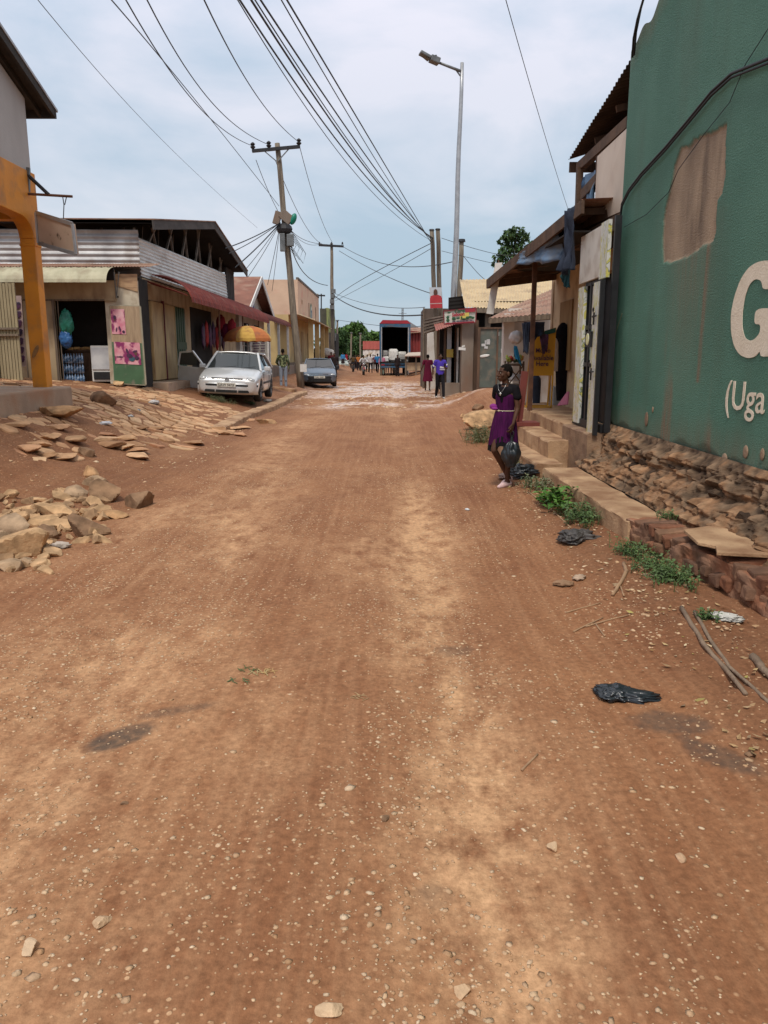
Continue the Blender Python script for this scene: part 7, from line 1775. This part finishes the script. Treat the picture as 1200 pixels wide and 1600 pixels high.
mb = MB(); mb.bx(tx-w2+.05, tx-w2+.07, ty+.12, ty+6.9, zb_+.1, zt_-.15); mb.bx(tx+w2-.07, tx+w2-.05, ty+.12, ty+6.9, zb_+.1, zt_-.15); mb.bx(tx-w2+.07, tx+w2-.07, ty+6.85, ty+6.9, zb_+.1, zt_-.15); mb.bx(tx-w2+.07, tx+w2-.07, ty+.12, ty+6.9, zt_-.2, zt_-.15); mb.build('lining', m_dark, t)
mb = MB(); mb.bx(tx-w2, tx+w2, ty-.02, ty+7, zb_-.12, zb_+.1); mb.build('deck', m_dark, t)
mb = MB(); mb.bx(tx-w2+.1, tx+w2-.1, ty-.06, ty+.05, .62, .78); mb.bx(tx-w2+.1, tx+w2-.1, ty-.05, ty+.04, .88, .95); mb.build('bumper', m_tb, t)
for s in (-1, 1):
    for y in (ty+1.6, ty+2.7, ty+8):
        mb = MB(); mb.lathe([(.25, -.13), (.46, -.13), (.5, -.09), (.5, .09), (.46, .13), (.25, .13)], (tx+s*.92, y, .5), 'x', 24); w_ = mb.build('wheel', m_tyre, t, smooth=True)
        mb = MB(); mb.lathe([(0, .05), (.25, .1), (.25, -.1), (0, -.05)], (tx+s*.92, y, .5), 'x', 20); mb.build('rim', m_metal, w_)
    mb = MB(); mb.bx(tx+s*.95-.13, tx+s*.95+.13, ty-.075, ty-.03, .80, .9); mb.build('tail_light', bpy.data.materials['red lens'], t)
mb = MB(); mb.bx(tx-1.1, tx+1.1, ty+7.1, ty+9, .5, 2.9); mb.build('cab', m_tr, t, bevel=.05)
for i, (dx, dz, sx_, sz_) in enumerate(((-.12, .50, .50, .62), (.55, .28, .46, .24), (.60, .60, .44, .22), (-.78, .62, .30, .30), (.1, .06, .55, .2), (.78, .0, .40, .18), (-.75, .18, .36, .30))):
    crumple('sack', (tx+dx, ty+.75+.18*(i % 3), zb_+.12+dz), (sx_*.95, .4, sz_*.95), 60+i, [cmat('bright sack', (.75, .73, .68)), cmat('grey sack', (.34, .33, .31))][i % 2], ['large upright white', 'flat grey', 'upper white striped', 'small grey high on the left', 'long white bottom', 'small grey bottom right', 'white bottom left'][i]+' sack in the open truck', 'sack', amp=.12, flat=False, sub=4, group='sacks in the truck', sq=.45)
# motorcycles
def motorcycle(label, loc, rz, col_):
    t = thing('motorcycle', label, 'motorcycle', loc, rz)
    for y, nm in ((-.65, 'front_wheel'), (.62, 'rear_wheel')):
        mb = MB(); mb.lathe([(.24, -.04), (.29, -.05), (.31, 0), (.29, .05), (.24, .04), (.24, -.04)], (0, y, .31), 'x', 24); w_ = mb.build(nm, m_tyre, t, local=True, smooth=True)
        mb = MB()
        for k in range(8): a = k/8*6.283; mb.bar((0, y, .31), (0, y+.25*math.cos(a), .31+.25*math.sin(a)), .012)
        mb.build('spokes', m_gal, w_, local=True)
    mb = MB()
    for s in (-.07, .07): mb.tube([(s, -.65, .31), (s, -.50, .72), (s, -.42, .95)], .022, 8)
    mb.build('fork', m_gal, t, local=True)
    mb = MB(); mb.tube([(-.36, -.28, 1.02), (-.12, -.42, 1.0), (.12, -.42, 1.0), (.36, -.28, 1.02)], .016, 8); mb.build('handlebar', m_black, t, local=True)
    mb = MB(); mb.ell((0, -.55, .88), (.10, .08, .10)); mb.build('headlight', m_lens, t, local=True, smooth=True)
    mb = MB(); mb.ell((0, -.15, .82), (.15, .28, .13)); mb.build('fuel_tank', col_, t, local=True, smooth=True)
    mb = MB(); mb.bx(-.13, .13, .08, .78, .78, .86); mb.build('seat', m_black, t, local=True, bevel=.03)
    mb = MB(); mb.bx(-.12, .12, -.25, .2, .32, .65); mb.tube([(.14, -.1, .35), (.16, .7, .35)], .04, 8); mb.tube([(0, -.4, .85), (0, -.25, .4), (0, .3, .4), (0, .62, .31)], .03, 6); mb.build('engine', m_metal, t, local=True)
    mb = MB(); P = []
    for k in range(7): a = R(30+k*20); P.append([(-.06, -.65-.34*math.cos(a), .31+.34*math.sin(a)), (.06, -.65-.34*math.cos(a), .31+.34*math.sin(a))])
    mb.grid(P); mb.build('mudguard', col_, t, local=True)
    return t
RIDE = dict(hipL=(.10, .1, .86), hipR=(-.10, .1, .86), kneeL=(.26, -.30, .74), kneeR=(-.26, -.30, .74), ankL=(.22, -.12, .38), ankR=(-.22, -.12, .38), shL=(.18, .0, 1.30), shR=(-.18, .0, 1.30), chest=(0, .03, 1.18), waist=(0, .08, 1.0), neck=(0, 0, 1.36), head=(0, -.02, 1.52), elL=(.30, -.16, 1.13), elR=(-.30, -.16, 1.13), wrL=(.34, -.28, 1.06), wrR=(-.34, -.28, 1.06))
q = gpos(568, 586); motorcycle('motorcycle coming towards the camera under the white shirted rider', (q[0], q[1], .0), R(5), M('red tank', (.3, .02, .02), rough=.3))
person('motorcycle rider in a white shirt heading towards the camera', (q[0], q[1]), R(5), 1.7, RIDE, top=m_ws, sleeves='long', legc=m_dk, vox=.02, shoes=m_blk)
q = gpos(552, 581); motorcycle('motorcycle ridden away from the camera by the brown clad rider', (q[0], q[1], .0), R(178), M('black tank', (.02, .02, .02), rough=.3))
person('motorcycle rider in a bulky brown jacket seen from behind', (q[0], q[1]), R(178), 1.75, RIDE, top=m_br, sleeves='long', legc=m_drk, vox=.02, shoes=m_blk)
q = gpos(568, 578); mb = MB()
for k in range(5): mb.bar((q[0]-.6+.12*k, q[1], 1.0+.05*k), (q[0]+.6+.1*k, q[1]+.3, 1.75+.04*k), .1, .12)
tag(mb.build('timber_bundle', M('pale timber', (.45, .36, .25)), None), 'bundle of pale planks carried behind the white shirted rider', 'timber')
# ================================================================ SMALL THINGS
# parasol
p = aY(388, 560, 29.5); zt_ = aY(388, 509, 29.5).z; ze_ = aY(388, 529, 29.5).z; ru = .92
t = thing('parasol', 'faded orange and yellow parasol open behind the silver car', 'parasol', (p.x, 29.5, .7))
mu_ = [M('orange canvas', (.50, .17, .05), (.42, .13, .04), 4, dirt=(.3, .12, .06), dscale=4), M('yellow canvas', (.58, .36, .08), (.5, .28, .06), 4, dirt=(.3, .15, .06), dscale=4)]
for k in range(8):
    P = []
    for i in range(7):
        f = i/6; row = []
        for q in range(7):
            a = (k+q/6)/8*2*math.pi-.3; sc = 1-.045*math.sin(q/6*math.pi)*f
            row.append((p.x+ru*math.sin(f*1.35)/math.sin(1.35)*sc*math.cos(a), 29.5+ru*math.sin(f*1.35)/math.sin(1.35)*sc*math.sin(a), ze_+(zt_-ze_)*(math.cos(f*1.35)-math.cos(1.35))/(1-math.cos(1.35))))
        P.append(row)
    r_ = P[-1]; P.append([(x, y, z-.11-.015*math.sin(i*2.)) for i, (x, y, z) in enumerate(r_)])
    mb = MB(); mb.grid(P); mb.build('canopy_panel', mu_[(k+1) % 3 % 2], t)
mb = MB(); mb.cyl((p.x, 29.5, .5), (p.x, 29.5, zt_+.05), .022, 8); mb.build('pole', m_gal, t)
mb = MB()
for k in range(8): a = k/8*6.283-.3; mb.bar((p.x, 29.5, zt_-.1), (p.x+ru*.97*math.cos(a), 29.5+ru*.97*math.sin(a), ze_+.01), .012)
mb.build('ribs', m_metal, t)
s = thing('menu_board', 'tall white framed board with dark handwriting under the parasol', 'board', aY(408, 555, 31.5))
Q = [aY(393, 529, 31.5), aY(419, 528, 31.5), aY(419, 562, 31.5), aY(393, 562, 31.5)]
mb = MB(); mb.slab(*Q, .03); mb.build('board', M('dusty white board', (.40, .38, .34), (.32, .3, .27), 3), s)
mb = MB()
for r_ in range(7): mb.box(on(*Q, .2+.1*(r_ % 2), .12+r_*.12, .045), (.22+.06*(r_ % 3), .004, .035)); mb.box(on(*Q, .68, .12+r_*.12, .045), (.2-.04*(r_ % 2), .004, .035))
mb.build('handwriting', m_ink, s)
mb = MB()
for k in (0, 1): mb.bar(Q[k]+V((0, -.03, .0)), Q[3-k]+V((0, -.03, -.5)), .05)
mb.bar(Q[0], Q[1], .05); mb.build('frame', m_white, s)
s = thing('cafe_chair', 'pale framed chair standing behind the silver car roof', 'chair', (aY(386, 545, 29).x, 29, .75))
p = aY(386, 541, 29); mb = MB(); a, b = aY(379, 540, 29), aY(393, 541, 29)
mb.tube([a+V((0, 0, -.35)), a, b, b+V((0, 0, -.35))], .016, 6); mb.build('back_frame', m_white, s)
mb = MB(); mb.bx(a.x, b.x, 28.6, 29, a.z-.4, a.z-.36); mb.build('seat', m_white, s)
for xx in (a.x+.02, b.x-.02):
    for yy in (28.63, 28.97): mb = MB(); mb.cyl((xx, yy, .8), (xx, yy, a.z-.38), .014, 6); mb.build('leg', m_white, s)
for i, (px, py) in enumerate(((345, 505), (352, 518), (362, 512))):
    crumple('garment', aY(px, py, 29.3), (.16, .1, .3), 140+i, cmat('red garments', (.32, .03, .04)) if i != 1 else m_mar, ['red garment hanging left of the parasol', 'dark red garment between two red ones by the parasol', 'red garment hanging just behind the parasol edge'][i], 'garment', flat=False, sub=3)

# right shop front goods
s = thing('money_sign', 'yellow standing board reading Available Here on the shop platform', 'sign', (2.95, 13.6, .66))
Ya = 13.4; Q = [aY(832, 513, Ya), aY(868, 513, Ya), aY(864, 587, Ya), aY(828, 586, Ya)]; Q = [aY(833, 522, Ya), aY(868, 512, Ya), aY(863, 587, Ya), aY(828, 587, Ya)]
m_sgn = M('amber board', (.58, .30, .02), (.50, .25, .018), 2, rough=.45)
mb = MB(); mb.slab(*Q, .015); mb.build('board', m_sgn, s)
mb = MB(); mb.slab(on(*Q, .5, .0, .03), on(*Q, 1, 0, .03), on(*Q, 1, .10, .03), on(*Q, .5, .10, .03), .004); mb.build('green_header', M('dark green header', (.02, .09, .06)), s)
xd = (Q[1]-Q[0]); xd.z = 0; xd.normalize()
for tx_, v_, hh in (('MoMo', .48, .075), ('Available', .65, .082), ('Here', .78, .082)): text(tx_, hh, m_ink, s, on(*Q, .5, v_, .022), xd, (0, 0, 1), ex=.002, off=.0015, w=.92, align='CENTER', name='lettering')
fl_, fr_ = aY(823, 637, Ya), aY(861, 635, Ya)
mb = MB()
mb.bar(Q[0], V((fl_.x, Ya, .67)), .022); mb.bar(Q[1], V((fr_.x, Ya, .67)), .022); mb.bar((fl_.x, Ya, .68), (fr_.x, Ya, .68), .022); mb.bar((fl_.x, Ya, .68), (fl_.x+.02, Ya+.4, .68), .022); mb.bar((fr_.x, Ya, .68), (fr_.x+.02, Ya+.4, .68), .022); mb.bar((fl_.x+.02, Ya+.4, .68), (fr_.x+.02, Ya+.4, .68), .022); mb.bar((fr_.x+.02, Ya+.4, .68), Q[1]+V((0, .05, 0)), .02); mb.bar((fl_.x+.02, Ya+.4, .68), Q[0]+V((0, .05, 0)), .02)
mb.build('stand', m_sgn, s)
cloth('hanging_cloth', [aY(818, 503, 13.0), aY(851, 503, 13.0), aY(850, 521, 13.1), aY(820, 540, 13.0)], m_navy, 'dark navy clothes heaped over the top of the yellow board', 'clothes', 21, amp=.10)
cloth('hanging_cloth', [aY(842, 520, 13.1), aY(857, 523, 13.1), aY(856, 540, 13.15), aY(848, 556, 13.1)], m_ink, 'black sleeve hanging over the yellow board lettering', 'clothes', 23, amp=.04)
cloth('hanging_cloth', [aY(816, 505, 12.9), aY(826, 505, 12.9), aY(826, 552, 12.9), aY(818, 550, 12.9)], m_navy, 'narrow dark cloth hanging from the awning post', 'clothes', 25, amp=.05)
def garment(px, Y, py0, py1, wpx, m_, label, seed):
    P = []
    for i in range(26):
        f = i/25; c = aY(px, py0+(py1-py0)*f, Y); w = wpx/1176*Y/2*(.35+.65*min(1, f*7))*(1-.25*f)*(1 if f > .03 else .5); row = []
        for q in range(20):
            a = q/20*6.283; row.append((c.x+w*math.cos(a)*(1+.1*math.sin(a*5+f*4+seed)), Y+w*.5*math.sin(a), c.z))
        P.append(row+[row[0]])
    mb = MB(); mb.grid(P); o = mb.build('hanging_suit', m_, None, smooth=True); return tag(o, label, 'clothes')
garment(880, 13.9, 504, 626, 26, m_blk, 'full length black suit hanging beside the yellow board', 3)
garment(868, 13.7, 528, 580, 9, m_ws, 'white shirt edge hanging between the yellow board and the black suit', 5)
garment(838, 14.2, 585, 630, 14, m_navy, 'dark trousers hanging behind the legs of the yellow board', 6)
mb = MB(); mb.bx(3.1, 3.45, 14.2, 14.5, .66, 1.0); tag(mb.build('crate', M('grey plastic', (.35, .35, .34)), None, bevel=.02), 'pale grey plastic box standing behind the yellow board', 'box')
mb = MB(); mb.slab(aY(872, 634, 13.2), aY(888, 632, 12.8), aY(890, 612, 12.8), aY(888, 612, 12.9), .02); tag(mb.build('folded_sheet', m_pk, None), 'pink sheet lying in the shop doorway corner', 'cloth')
mb = MB(); mb.bx(3.14, 3.2, 11.3, 11.5, .66, 1.5); tag(mb.build('stool', m_maroon, None), 'dark red box leaning at the shop doorway', 'box')
# produce rack
t = thing('produce_rack', 'timber rack with crossed braces holding bunches of fruit behind the girl', 'rack', (2.6, 14.9, .3))
Yr = 14.6; x0, x1 = aY(793, 600, Yr).x, aY(817, 600, Yr).x; zr0 = .3
mb = MB()
for x in (x0, x1):
    for y in (Yr, Yr+.35): mb.bar((x, y, zr0-.1), (x, y, 1.45), .03)
for z in (.55, 1.0, 1.38): mb.bar((x0, Yr, z), (x1, Yr, z), .03); mb.bar((x0, Yr+.35, z), (x1, Yr+.35, z), .03)
for z0_, z1_ in ((.55, 1.0), (1.0, 1.38)): mb.bar((x0, Yr-.01, z0_), (x1, Yr-.01, z1_), .022); mb.bar((x0, Yr-.015, z1_), (x1, Yr-.015, z0_), .022)
mb.build('frame', m_wood, t)
mb = MB()
for z in (.56, 1.01, 1.39): mb.bx(x0-.02, x1+.02, Yr, Yr+.35, z, z+.02)
mb.build('shelf', m_wood2, t)
m_ban = M('green yellow banana', (.20, .28, .05), (.42, .36, .08), 6); 
cols = [m_ban, M('tomato', (.45, .05, .03)), M('pale maize', (.55, .50, .35)), M('avocado', (.04, .07, .03)), m_ban, M('orange fruit', (.55, .25, .05))]
for i in range(6):
    x = x0+.04+i*(x1-x0-.06)/5.; z = 1.42; mb = MB()
    for k in range(7): mb.ell((x+random.uniform(-.04, .04), Yr+.08+random.uniform(0, .2), z+.03+random.uniform(0, .09)), (.028, .03, .05 if i in (0, 4, 2) else .03), 8, 6, rot=Euler((random.uniform(-1, 1), random.uniform(-1, 1), 0)).to_matrix())
    tag(mb.build('fruit_heap', cols[i], None, smooth=True), ['green bananas', 'red tomatoes', 'pale maize cobs', 'dark avocados', 'yellowing bananas', 'oranges'][i]+' heaped on the top shelf of the timber rack', 'fruit')
for i, z in enumerate((.60, 1.05)): crumple('bundle', (x0+.14, Yr+.17, z+.07), (.16, .13, .10), 171+i, m_ws, ['white bundle on the lowest shelf of the timber rack', 'white bundle on the middle shelf of the timber rack'][i], 'bundle', sub=3)
cloth('hanging_cloth', [aY(803, 540, 14.5), aY(808, 541, 14.5), aY(815, 570, 14.5), aY(803, 558, 14.5)], M('bright blue cloth', (.02, .22, .42)), 'bright blue cloth hanging over the fruit rack', 'cloth', 31, amp=.03)
crumple('plastic_bag', aY(806, 527, 14.6), (.12, .1, .12), 181, m_ws, 'white plastic bag hanging above the blue cloth', 'bag', flat=False, sub=3)
t = thing('red_stand', 'dark red painted timber stand on the step behind the girl', 'stand', (2.3, 12.2, .47))
m_rs = M('red brown paint', (.20, .05, .04), (.15, .04, .03), 4)
pz = aY(812, 580, 12.2).z
mb = MB(); mb.bar(V((aY(812, 600, 12.2).x, 12.2, .47)), V((aY(820, 580, 12.2).x, 12.2, pz)), .10, .08); mb.build('upright', m_rs, t)
mb = MB(); mb.bar(V((aY(806, 600, 12.1).x, 12.1, .5)), V((aY(813, 600, 12.1).x, 12.1, 1.0)), .06); mb.build('brace', m_rs, t)
mb = MB(); mb.bx(2.05, 2.5, 12.0, 12.4, .472, .53); mb.build('foot', m_rs, t)

# litter, bags, sticks
def lay(px, py): p = onG(px, py); return p
p = lay(970, 1092); crumple('plastic_bag', (p.x, p.y+.03, G(p.x, p.y)+.012), (.105, .075, .032), 41, m_bag, 'crumpled black plastic bag lying flat on the bare road at lower right', 'bag', amp=.42, rz=-.35, freq=1.7, sub=5, out=.9)
p = lay(904, 846); crumple('plastic_bag', (p.x, p.y+.04, G(p.x, p.y)+.02), (.13, .11, .07), 42, M('dusty black plastic', (.05, .045, .042), (.09, .08, .075), 9, rough=.5), 'dusty black bag lying against the kerb below the weeds', 'bag', amp=.42, freq=1.6, sub=5, out=.7)
p = lay(815, 748); crumple('plastic_bag', (p.x+.02, p.y+.1, G(p.x, p.y)+.06), (.19, .16, .10), 43, m_bag, 'shiny black rubbish bag on the ground just right of the girl', 'bag', amp=.45, freq=1.6, sub=5, out=.6)
p = lay(800, 748); crumple('paper', (p.x, p.y+.05, G(p.x, p.y)+.02), (.14, .12, .05), 44, cmat('dirty pink paper', (.45, .33, .28)), 'dirty pale paper beside the shiny black rubbish bag', 'paper', amp=.6, sub=4)
p = lay(1134, 968); crumple('wrapper', (p.x, p.y, G(p.x, p.y)+.015), (.075, .05, .018), 45, cmat('white wrapper', (.62, .60, .55)), 'torn white wrapper on the dirt beside the long sticks', 'wrapper', amp=.8, rz=-.6, freq=3, sub=4)
for i, (px, py, s, lab, cc) in enumerate(((95, 856, .075, 'pale crushed carton in front of the left rubble pile', (.55, .47, .40)), (165, 664, .10, 'white plastic scrap at the middle of the stone paving', (.7, .7, .72)), (204, 652, .07, 'white crumpled paper on the paving nearer the shop', (.7, .7, .68)), (214, 642, .06, 'bluish plastic scrap on the paving near the shop', (.45, .55, .6)), (418, 628, .14, 'pale rounded lump beside the silver car wheel', (.55, .48, .40)), (730, 797, .028, 'small white paper scrap on the road left of the weeds', (.75, .75, .75)), (880, 915, .06, 'brown cardboard scrap near the curved twig', (.33, .20, .12)), (905, 905, .05, 'pale torn cardboard by the curved twig', (.5, .36, .26)), (240, 632, .16, 'white grey rubble scrap at the paving top', (.6, .56, .52)))):
    p = lay(px, py); crumple('litter', (p.x, p.y, G(p.x, p.y)+s*.25), (s, s*.7, s*.35), 50+i, cmat('litter %d' % i, cc), lab, 'litter', amp=.7, rz=i, freq=2.6, sub=3)
def stick(pts, r, m, label, name='stick', z=.0, cat='stick'):
    P = [lay(*q[:2]) for q in pts]; P = [V((p.x, p.y, G(p.x, p.y)+r*.8+(q[2] if len(q) > 2 else 0))) for p, q in zip(P, pts)]
    mb = MB(); n = 4; Q = []
    for i in range(len(P)-1):
        for k in range(n): Q.append(P[i].lerp(P[i+1], k/n)+V((random.uniform(-1, 1), random.uniform(-1, 1), 0))*r*.25)
    Q.append(P[-1]); mb.tube(Q, [r*(1-.25*i/len(Q))*(1+random.uniform(-.08, .08)) for i in range(len(Q))], 8); return tag(mb.build(name, m, None, smooth=True), label, cat)
m_stk = M('dry grey stick', (.27, .19, .13), (.18, .125, .085), 12, bump=.5, bscale=40); m_twg = M('dry twig', (.40, .25, .14), (.28, .17, .10), 12)
stick([(1064, 952), (1100, 1010), (1165, 1088)], .014, m_stk, 'longer thick stick lying on the dirt by the right kerb, left of the pair')
stick([(1085, 958), (1112, 1005), (1140, 1045), (1210, 1108)], .011, m_stk, 'thinner bent stick lying across the pair by the right kerb')
stick([(1176, 1030), (1190, 1050), (1215, 1072)], .02, m_stk, 'stub of thick branch at the right picture edge')
stick([(974, 882), (978, 895), (968, 915), (957, 932)], .014, m_twg, 'curved forked twig on the dirt below the weeds')
stick([(968, 914), (975, 932)], .006, m_twg, 'tiny side twig beside the curved one')
for i, q in enumerate((((885, 958), (912, 950), (938, 943)), ((896, 988), (920, 976), (942, 966)), ((915, 980), (950, 970), (982, 962)), ((930, 975), (945, 995)), ((1000, 862), (985, 852)), ((815, 1205), (840, 1180)))):
    stick(list(q), .005, m_twg, ['long thin twig, farthest of the twigs on the right of the road', 'thick pale twig crossing under the thin one', 'straight twig pointing right among the twigs', 'short twig leaning across the others', 'short twig at the foot of the weeds', 'thin straw stem near the road middle'][i], name='twig', cat='twig')
stick([(826, 770), (860, 795), (892, 826)], .008, m_twg, 'long pale stem edging the weeds along the kerb')
for i, (px, py, s, rr_, lab) in enumerate(((517, 1582, .022, .5, 'wedge shaped tan stone at the bottom edge of the road'), (863, 1325, .016, .55, 'square tan stone in the right wheel track'), (722, 1550, .020, .6, 'long pale stone near the bottom of the right track'), (193, 1256, .010, .76, 'tiny black stone chip on the left of the road'), (604, 1280, .012, .76, 'dark stone chip in the middle of the road'), (1062, 1342, .013, .8, 'pale flat stone at the right of the road'), (1173, 1180, .014, .76, 'dark brown chip at the right edge of the road'), (158, 1442, .020, .6, 'rounded pale stone at lower left of the road'), (45, 1485, .020, .9, 'greyish stone at the lower left corner of the road'))):
    p = lay(px, py); rock(p.x, p.y, (s*2.2, s*1.7, s*1.2), 800+i, lab, rz=i, rnd=rr_, sink=.2, cat='stone', name='stone', m=m_peb if rr_ != .76 else m_rock)
for i, (px, py, cc) in enumerate(((385, 1046, (.10, .15, .06)), (420, 1050, (.55, .36, .16)), (562, 1090, (.45, .30, .16)), (405, 1052, (.5, .4, .2)), (375, 555+510, (.12, .17, .08)))):
    p = lay(px, py); mb = MB()
    for k in range(9): a = random.uniform(0, 3); x, y = p.x+random.uniform(-.05, .05), p.y+random.uniform(-.03, .03); mb.bar((x-.02*math.cos(a), y-.02*math.sin(a), G(x, y)+.004), (x+.02*math.cos(a), y+.02*math.sin(a), G(x, y)+.006), .003, .002)
    tag(mb.build('straw', cmat('straw %d' % i, cc), None), ['trodden green leaf scraps left of centre on the road', 'yellow straw scraps beside the green leaf scraps', 'short brown straw scraps in mid road', 'pale straw scraps mixed with the trodden green leaf scraps', 'second green leaf scraps just below the first'][i], 'plant scraps')
# dead leaves and crumbs along the kerb
rl = random.Random(5); mb = MB(); vals = []
for i in range(420):
    x = rl.uniform(1.2, 2.05); y = 2.5+6.5*rl.random()**1.3
    if rl.random() > float(sst(1.15, 1.7, x)): continue
    z = G(x, y)+rl.uniform(.004, .014); a = rl.uniform(0, 6.28); s = rl.uniform(.008, .026); tl = rl.uniform(-.4, .4)
    c, sn = math.cos(a), math.sin(a); mb.add([(x-c*s, y-sn*s, z), (x+sn*s*.45, y-c*s*.45, z+tl*s), (x+c*s, y+sn*s, z+.3*s), (x-sn*s*.45, y+c*s*.45, z-tl*s*.3)], [(0, 1, 2, 3)]); vals += [rl.random()]*4
me = mb.mesh('leaf_litter'); a = me.attributes.new('rnd', 'FLOAT', 'POINT'); a.data.foreach_set('value', vals)
tag(link('leaf_litter', me, attr_mat('dead leaves', [(.50, .36, .18), (.35, .20, .10), (.60, .48, .30), (.24, .14, .08), (.45, .40, .12)], bump=0)), 'dry leaves and paper crumbs strewn along the right gutter', 'leaf litter', kind='stuff')
# weeds
def weed(cx, cy, rx, ry, n, ls, m, label, seed, h=.12, name='weed', broad=.5, z=None):
    rn = random.Random(seed); t = thing(name, label, 'plant', (cx, cy, G(cx, cy)))
    mb = MB(); st = MB(); vals = []
    for i in range(n):
        x = cx+rn.gauss(0, rx*.5); y = cy+rn.gauss(0, ry*.5); g = z if z is not None else G(x, y)
        a = rn.uniform(0, 6.283); hh = h*rn.uniform(.25, 1.); lean = rn.uniform(.1, .6)
        tip = V((x+math.cos(a)*lean*hh, y+math.sin(a)*lean*hh, g+hh))
        st.tube([(x, y, g-.01), ((x+tip.x)/2, (y+tip.y)/2, g+hh*.6), tip], [.0025, .002, .0012], 4, cap=False)
        for k in range(rn.randint(3, 6)):
            b = V((x, y, g)).lerp(tip, rn.uniform(.3, 1)); aa = rn.uniform(0, 6.283); l = ls*rn.uniform(.5, 1.2); up = rn.uniform(-.2, .7)
            d = V((math.cos(aa), math.sin(aa), up)).normalized(); sd = d.cross(V((0, 0, 1))).normalized()*l*broad*.5
            m1 = b+d*l*.45+V((0, 0, .12*l)); e_ = b+d*l-V((0, 0, .15*l))
            mb.add([b, m1+sd, e_, m1-sd, m1-V((0, 0, .06*l))], [(0, 4, 1), (1, 4, 2), (2, 4, 3), (3, 4, 0)]); vals += [rn.random()]*5
    st.build('stems', M('green stem', (.10, .16, .05)) if 'green stem' not in bpy.data.materials else bpy.data.materials['green stem'], t)['kind'] = 'stuff'
    me = mb.mesh('leaves'); at = me.attributes.new('rnd', 'FLOAT', 'POINT'); at.data.foreach_set('value', vals); link('leaves', me, m, t, local=False); return t
m_wl = attr_mat('weed leaves', [(.06, .11, .03), (.09, .155, .045), (.13, .19, .08), (.08, .12, .05)], bscale=30, bump=.1, rough=.55, mottle=.3)
m_bl = attr_mat('bright broad leaves', [(.05, .13, .02), (.09, .20, .03), (.12, .24, .05)], bscale=30, bump=.1, rough=.45, mottle=.25)
m_dw = attr_mat('dusty weed leaves', [(.13, .16, .08), (.19, .21, .12), (.24, .22, .13), (.10, .13, .07)], bscale=30, bump=.1, rough=.7, mottle=.3)
def W2(px, py, rx, ry, n, ls, m, lab, seed, **k): p = lay(px, py); weed(p.x, p.y, rx, ry, n, ls, m, lab, seed, **k)
W2(868, 790, .13, .30, 60, .11, m_bl, 'bright broad leaved weed clump against the concrete step', 1, h=.19, broad=.55)
W2(908, 812, .14, .28, 130, .05, m_wl, 'dense small leaved weed clump at the middle of the step', 2, h=.15)
W2(845, 762, .20, .35, 90, .05, m_dw, 'dusty grey green weeds beside the shiny black bag', 3, h=.14)
W2(985, 868, .10, .22, 70, .04, m_wl, 'weed clump at the end of the concrete step by the brick kerb', 4, h=.13)
W2(1045, 905, .13, .24, 170, .038, m_wl, 'low spreading weed clump below the broken brick kerb', 5, h=.11)
W2(1010, 885, .10, .2, 70, .035, m_wl, 'small weed patch linking the two clumps by the brick kerb', 6, h=.09)
W2(1100, 968, .05, .08, 30, .035, m_wl, 'tiny weed sprig between the two long sticks', 7, h=.06)
W2(748, 690, .22, .5, 110, .11, m_dw, 'tuft of dusty grass on the bank beside the girl', 8, h=.30, broad=.15)
W2(345, 628, .35, .3, 80, .10, m_dw, 'dusty grass tuft in front of the silver car bumper', 9, h=.16, broad=.15)
W2(393, 632, .18, .14, 50, .09, m_wl, 'small green tuft right of the silver car bumper', 10, h=.10, broad=.2)
W2(800, 742, .12, .3, 50, .07, m_dw, 'thin weeds just behind the shiny black bag', 11, h=.22, broad=.2)
for i, (px, py, lab) in enumerate(((1042, 808, 'small weed growing on the dirt behind the step under the green wall'), (1100, 800, 'pale weed sprig at the foot of the rubble plinth'), (1180, 850, 'weed tuft beside the cement cap at the right edge'))):
    p = aZ(px, py, .30); weed(p.x, p.y, .10, .12, 28, .035, m_wl if i != 1 else m_dw, lab, 30+i, h=.07, z=.29)
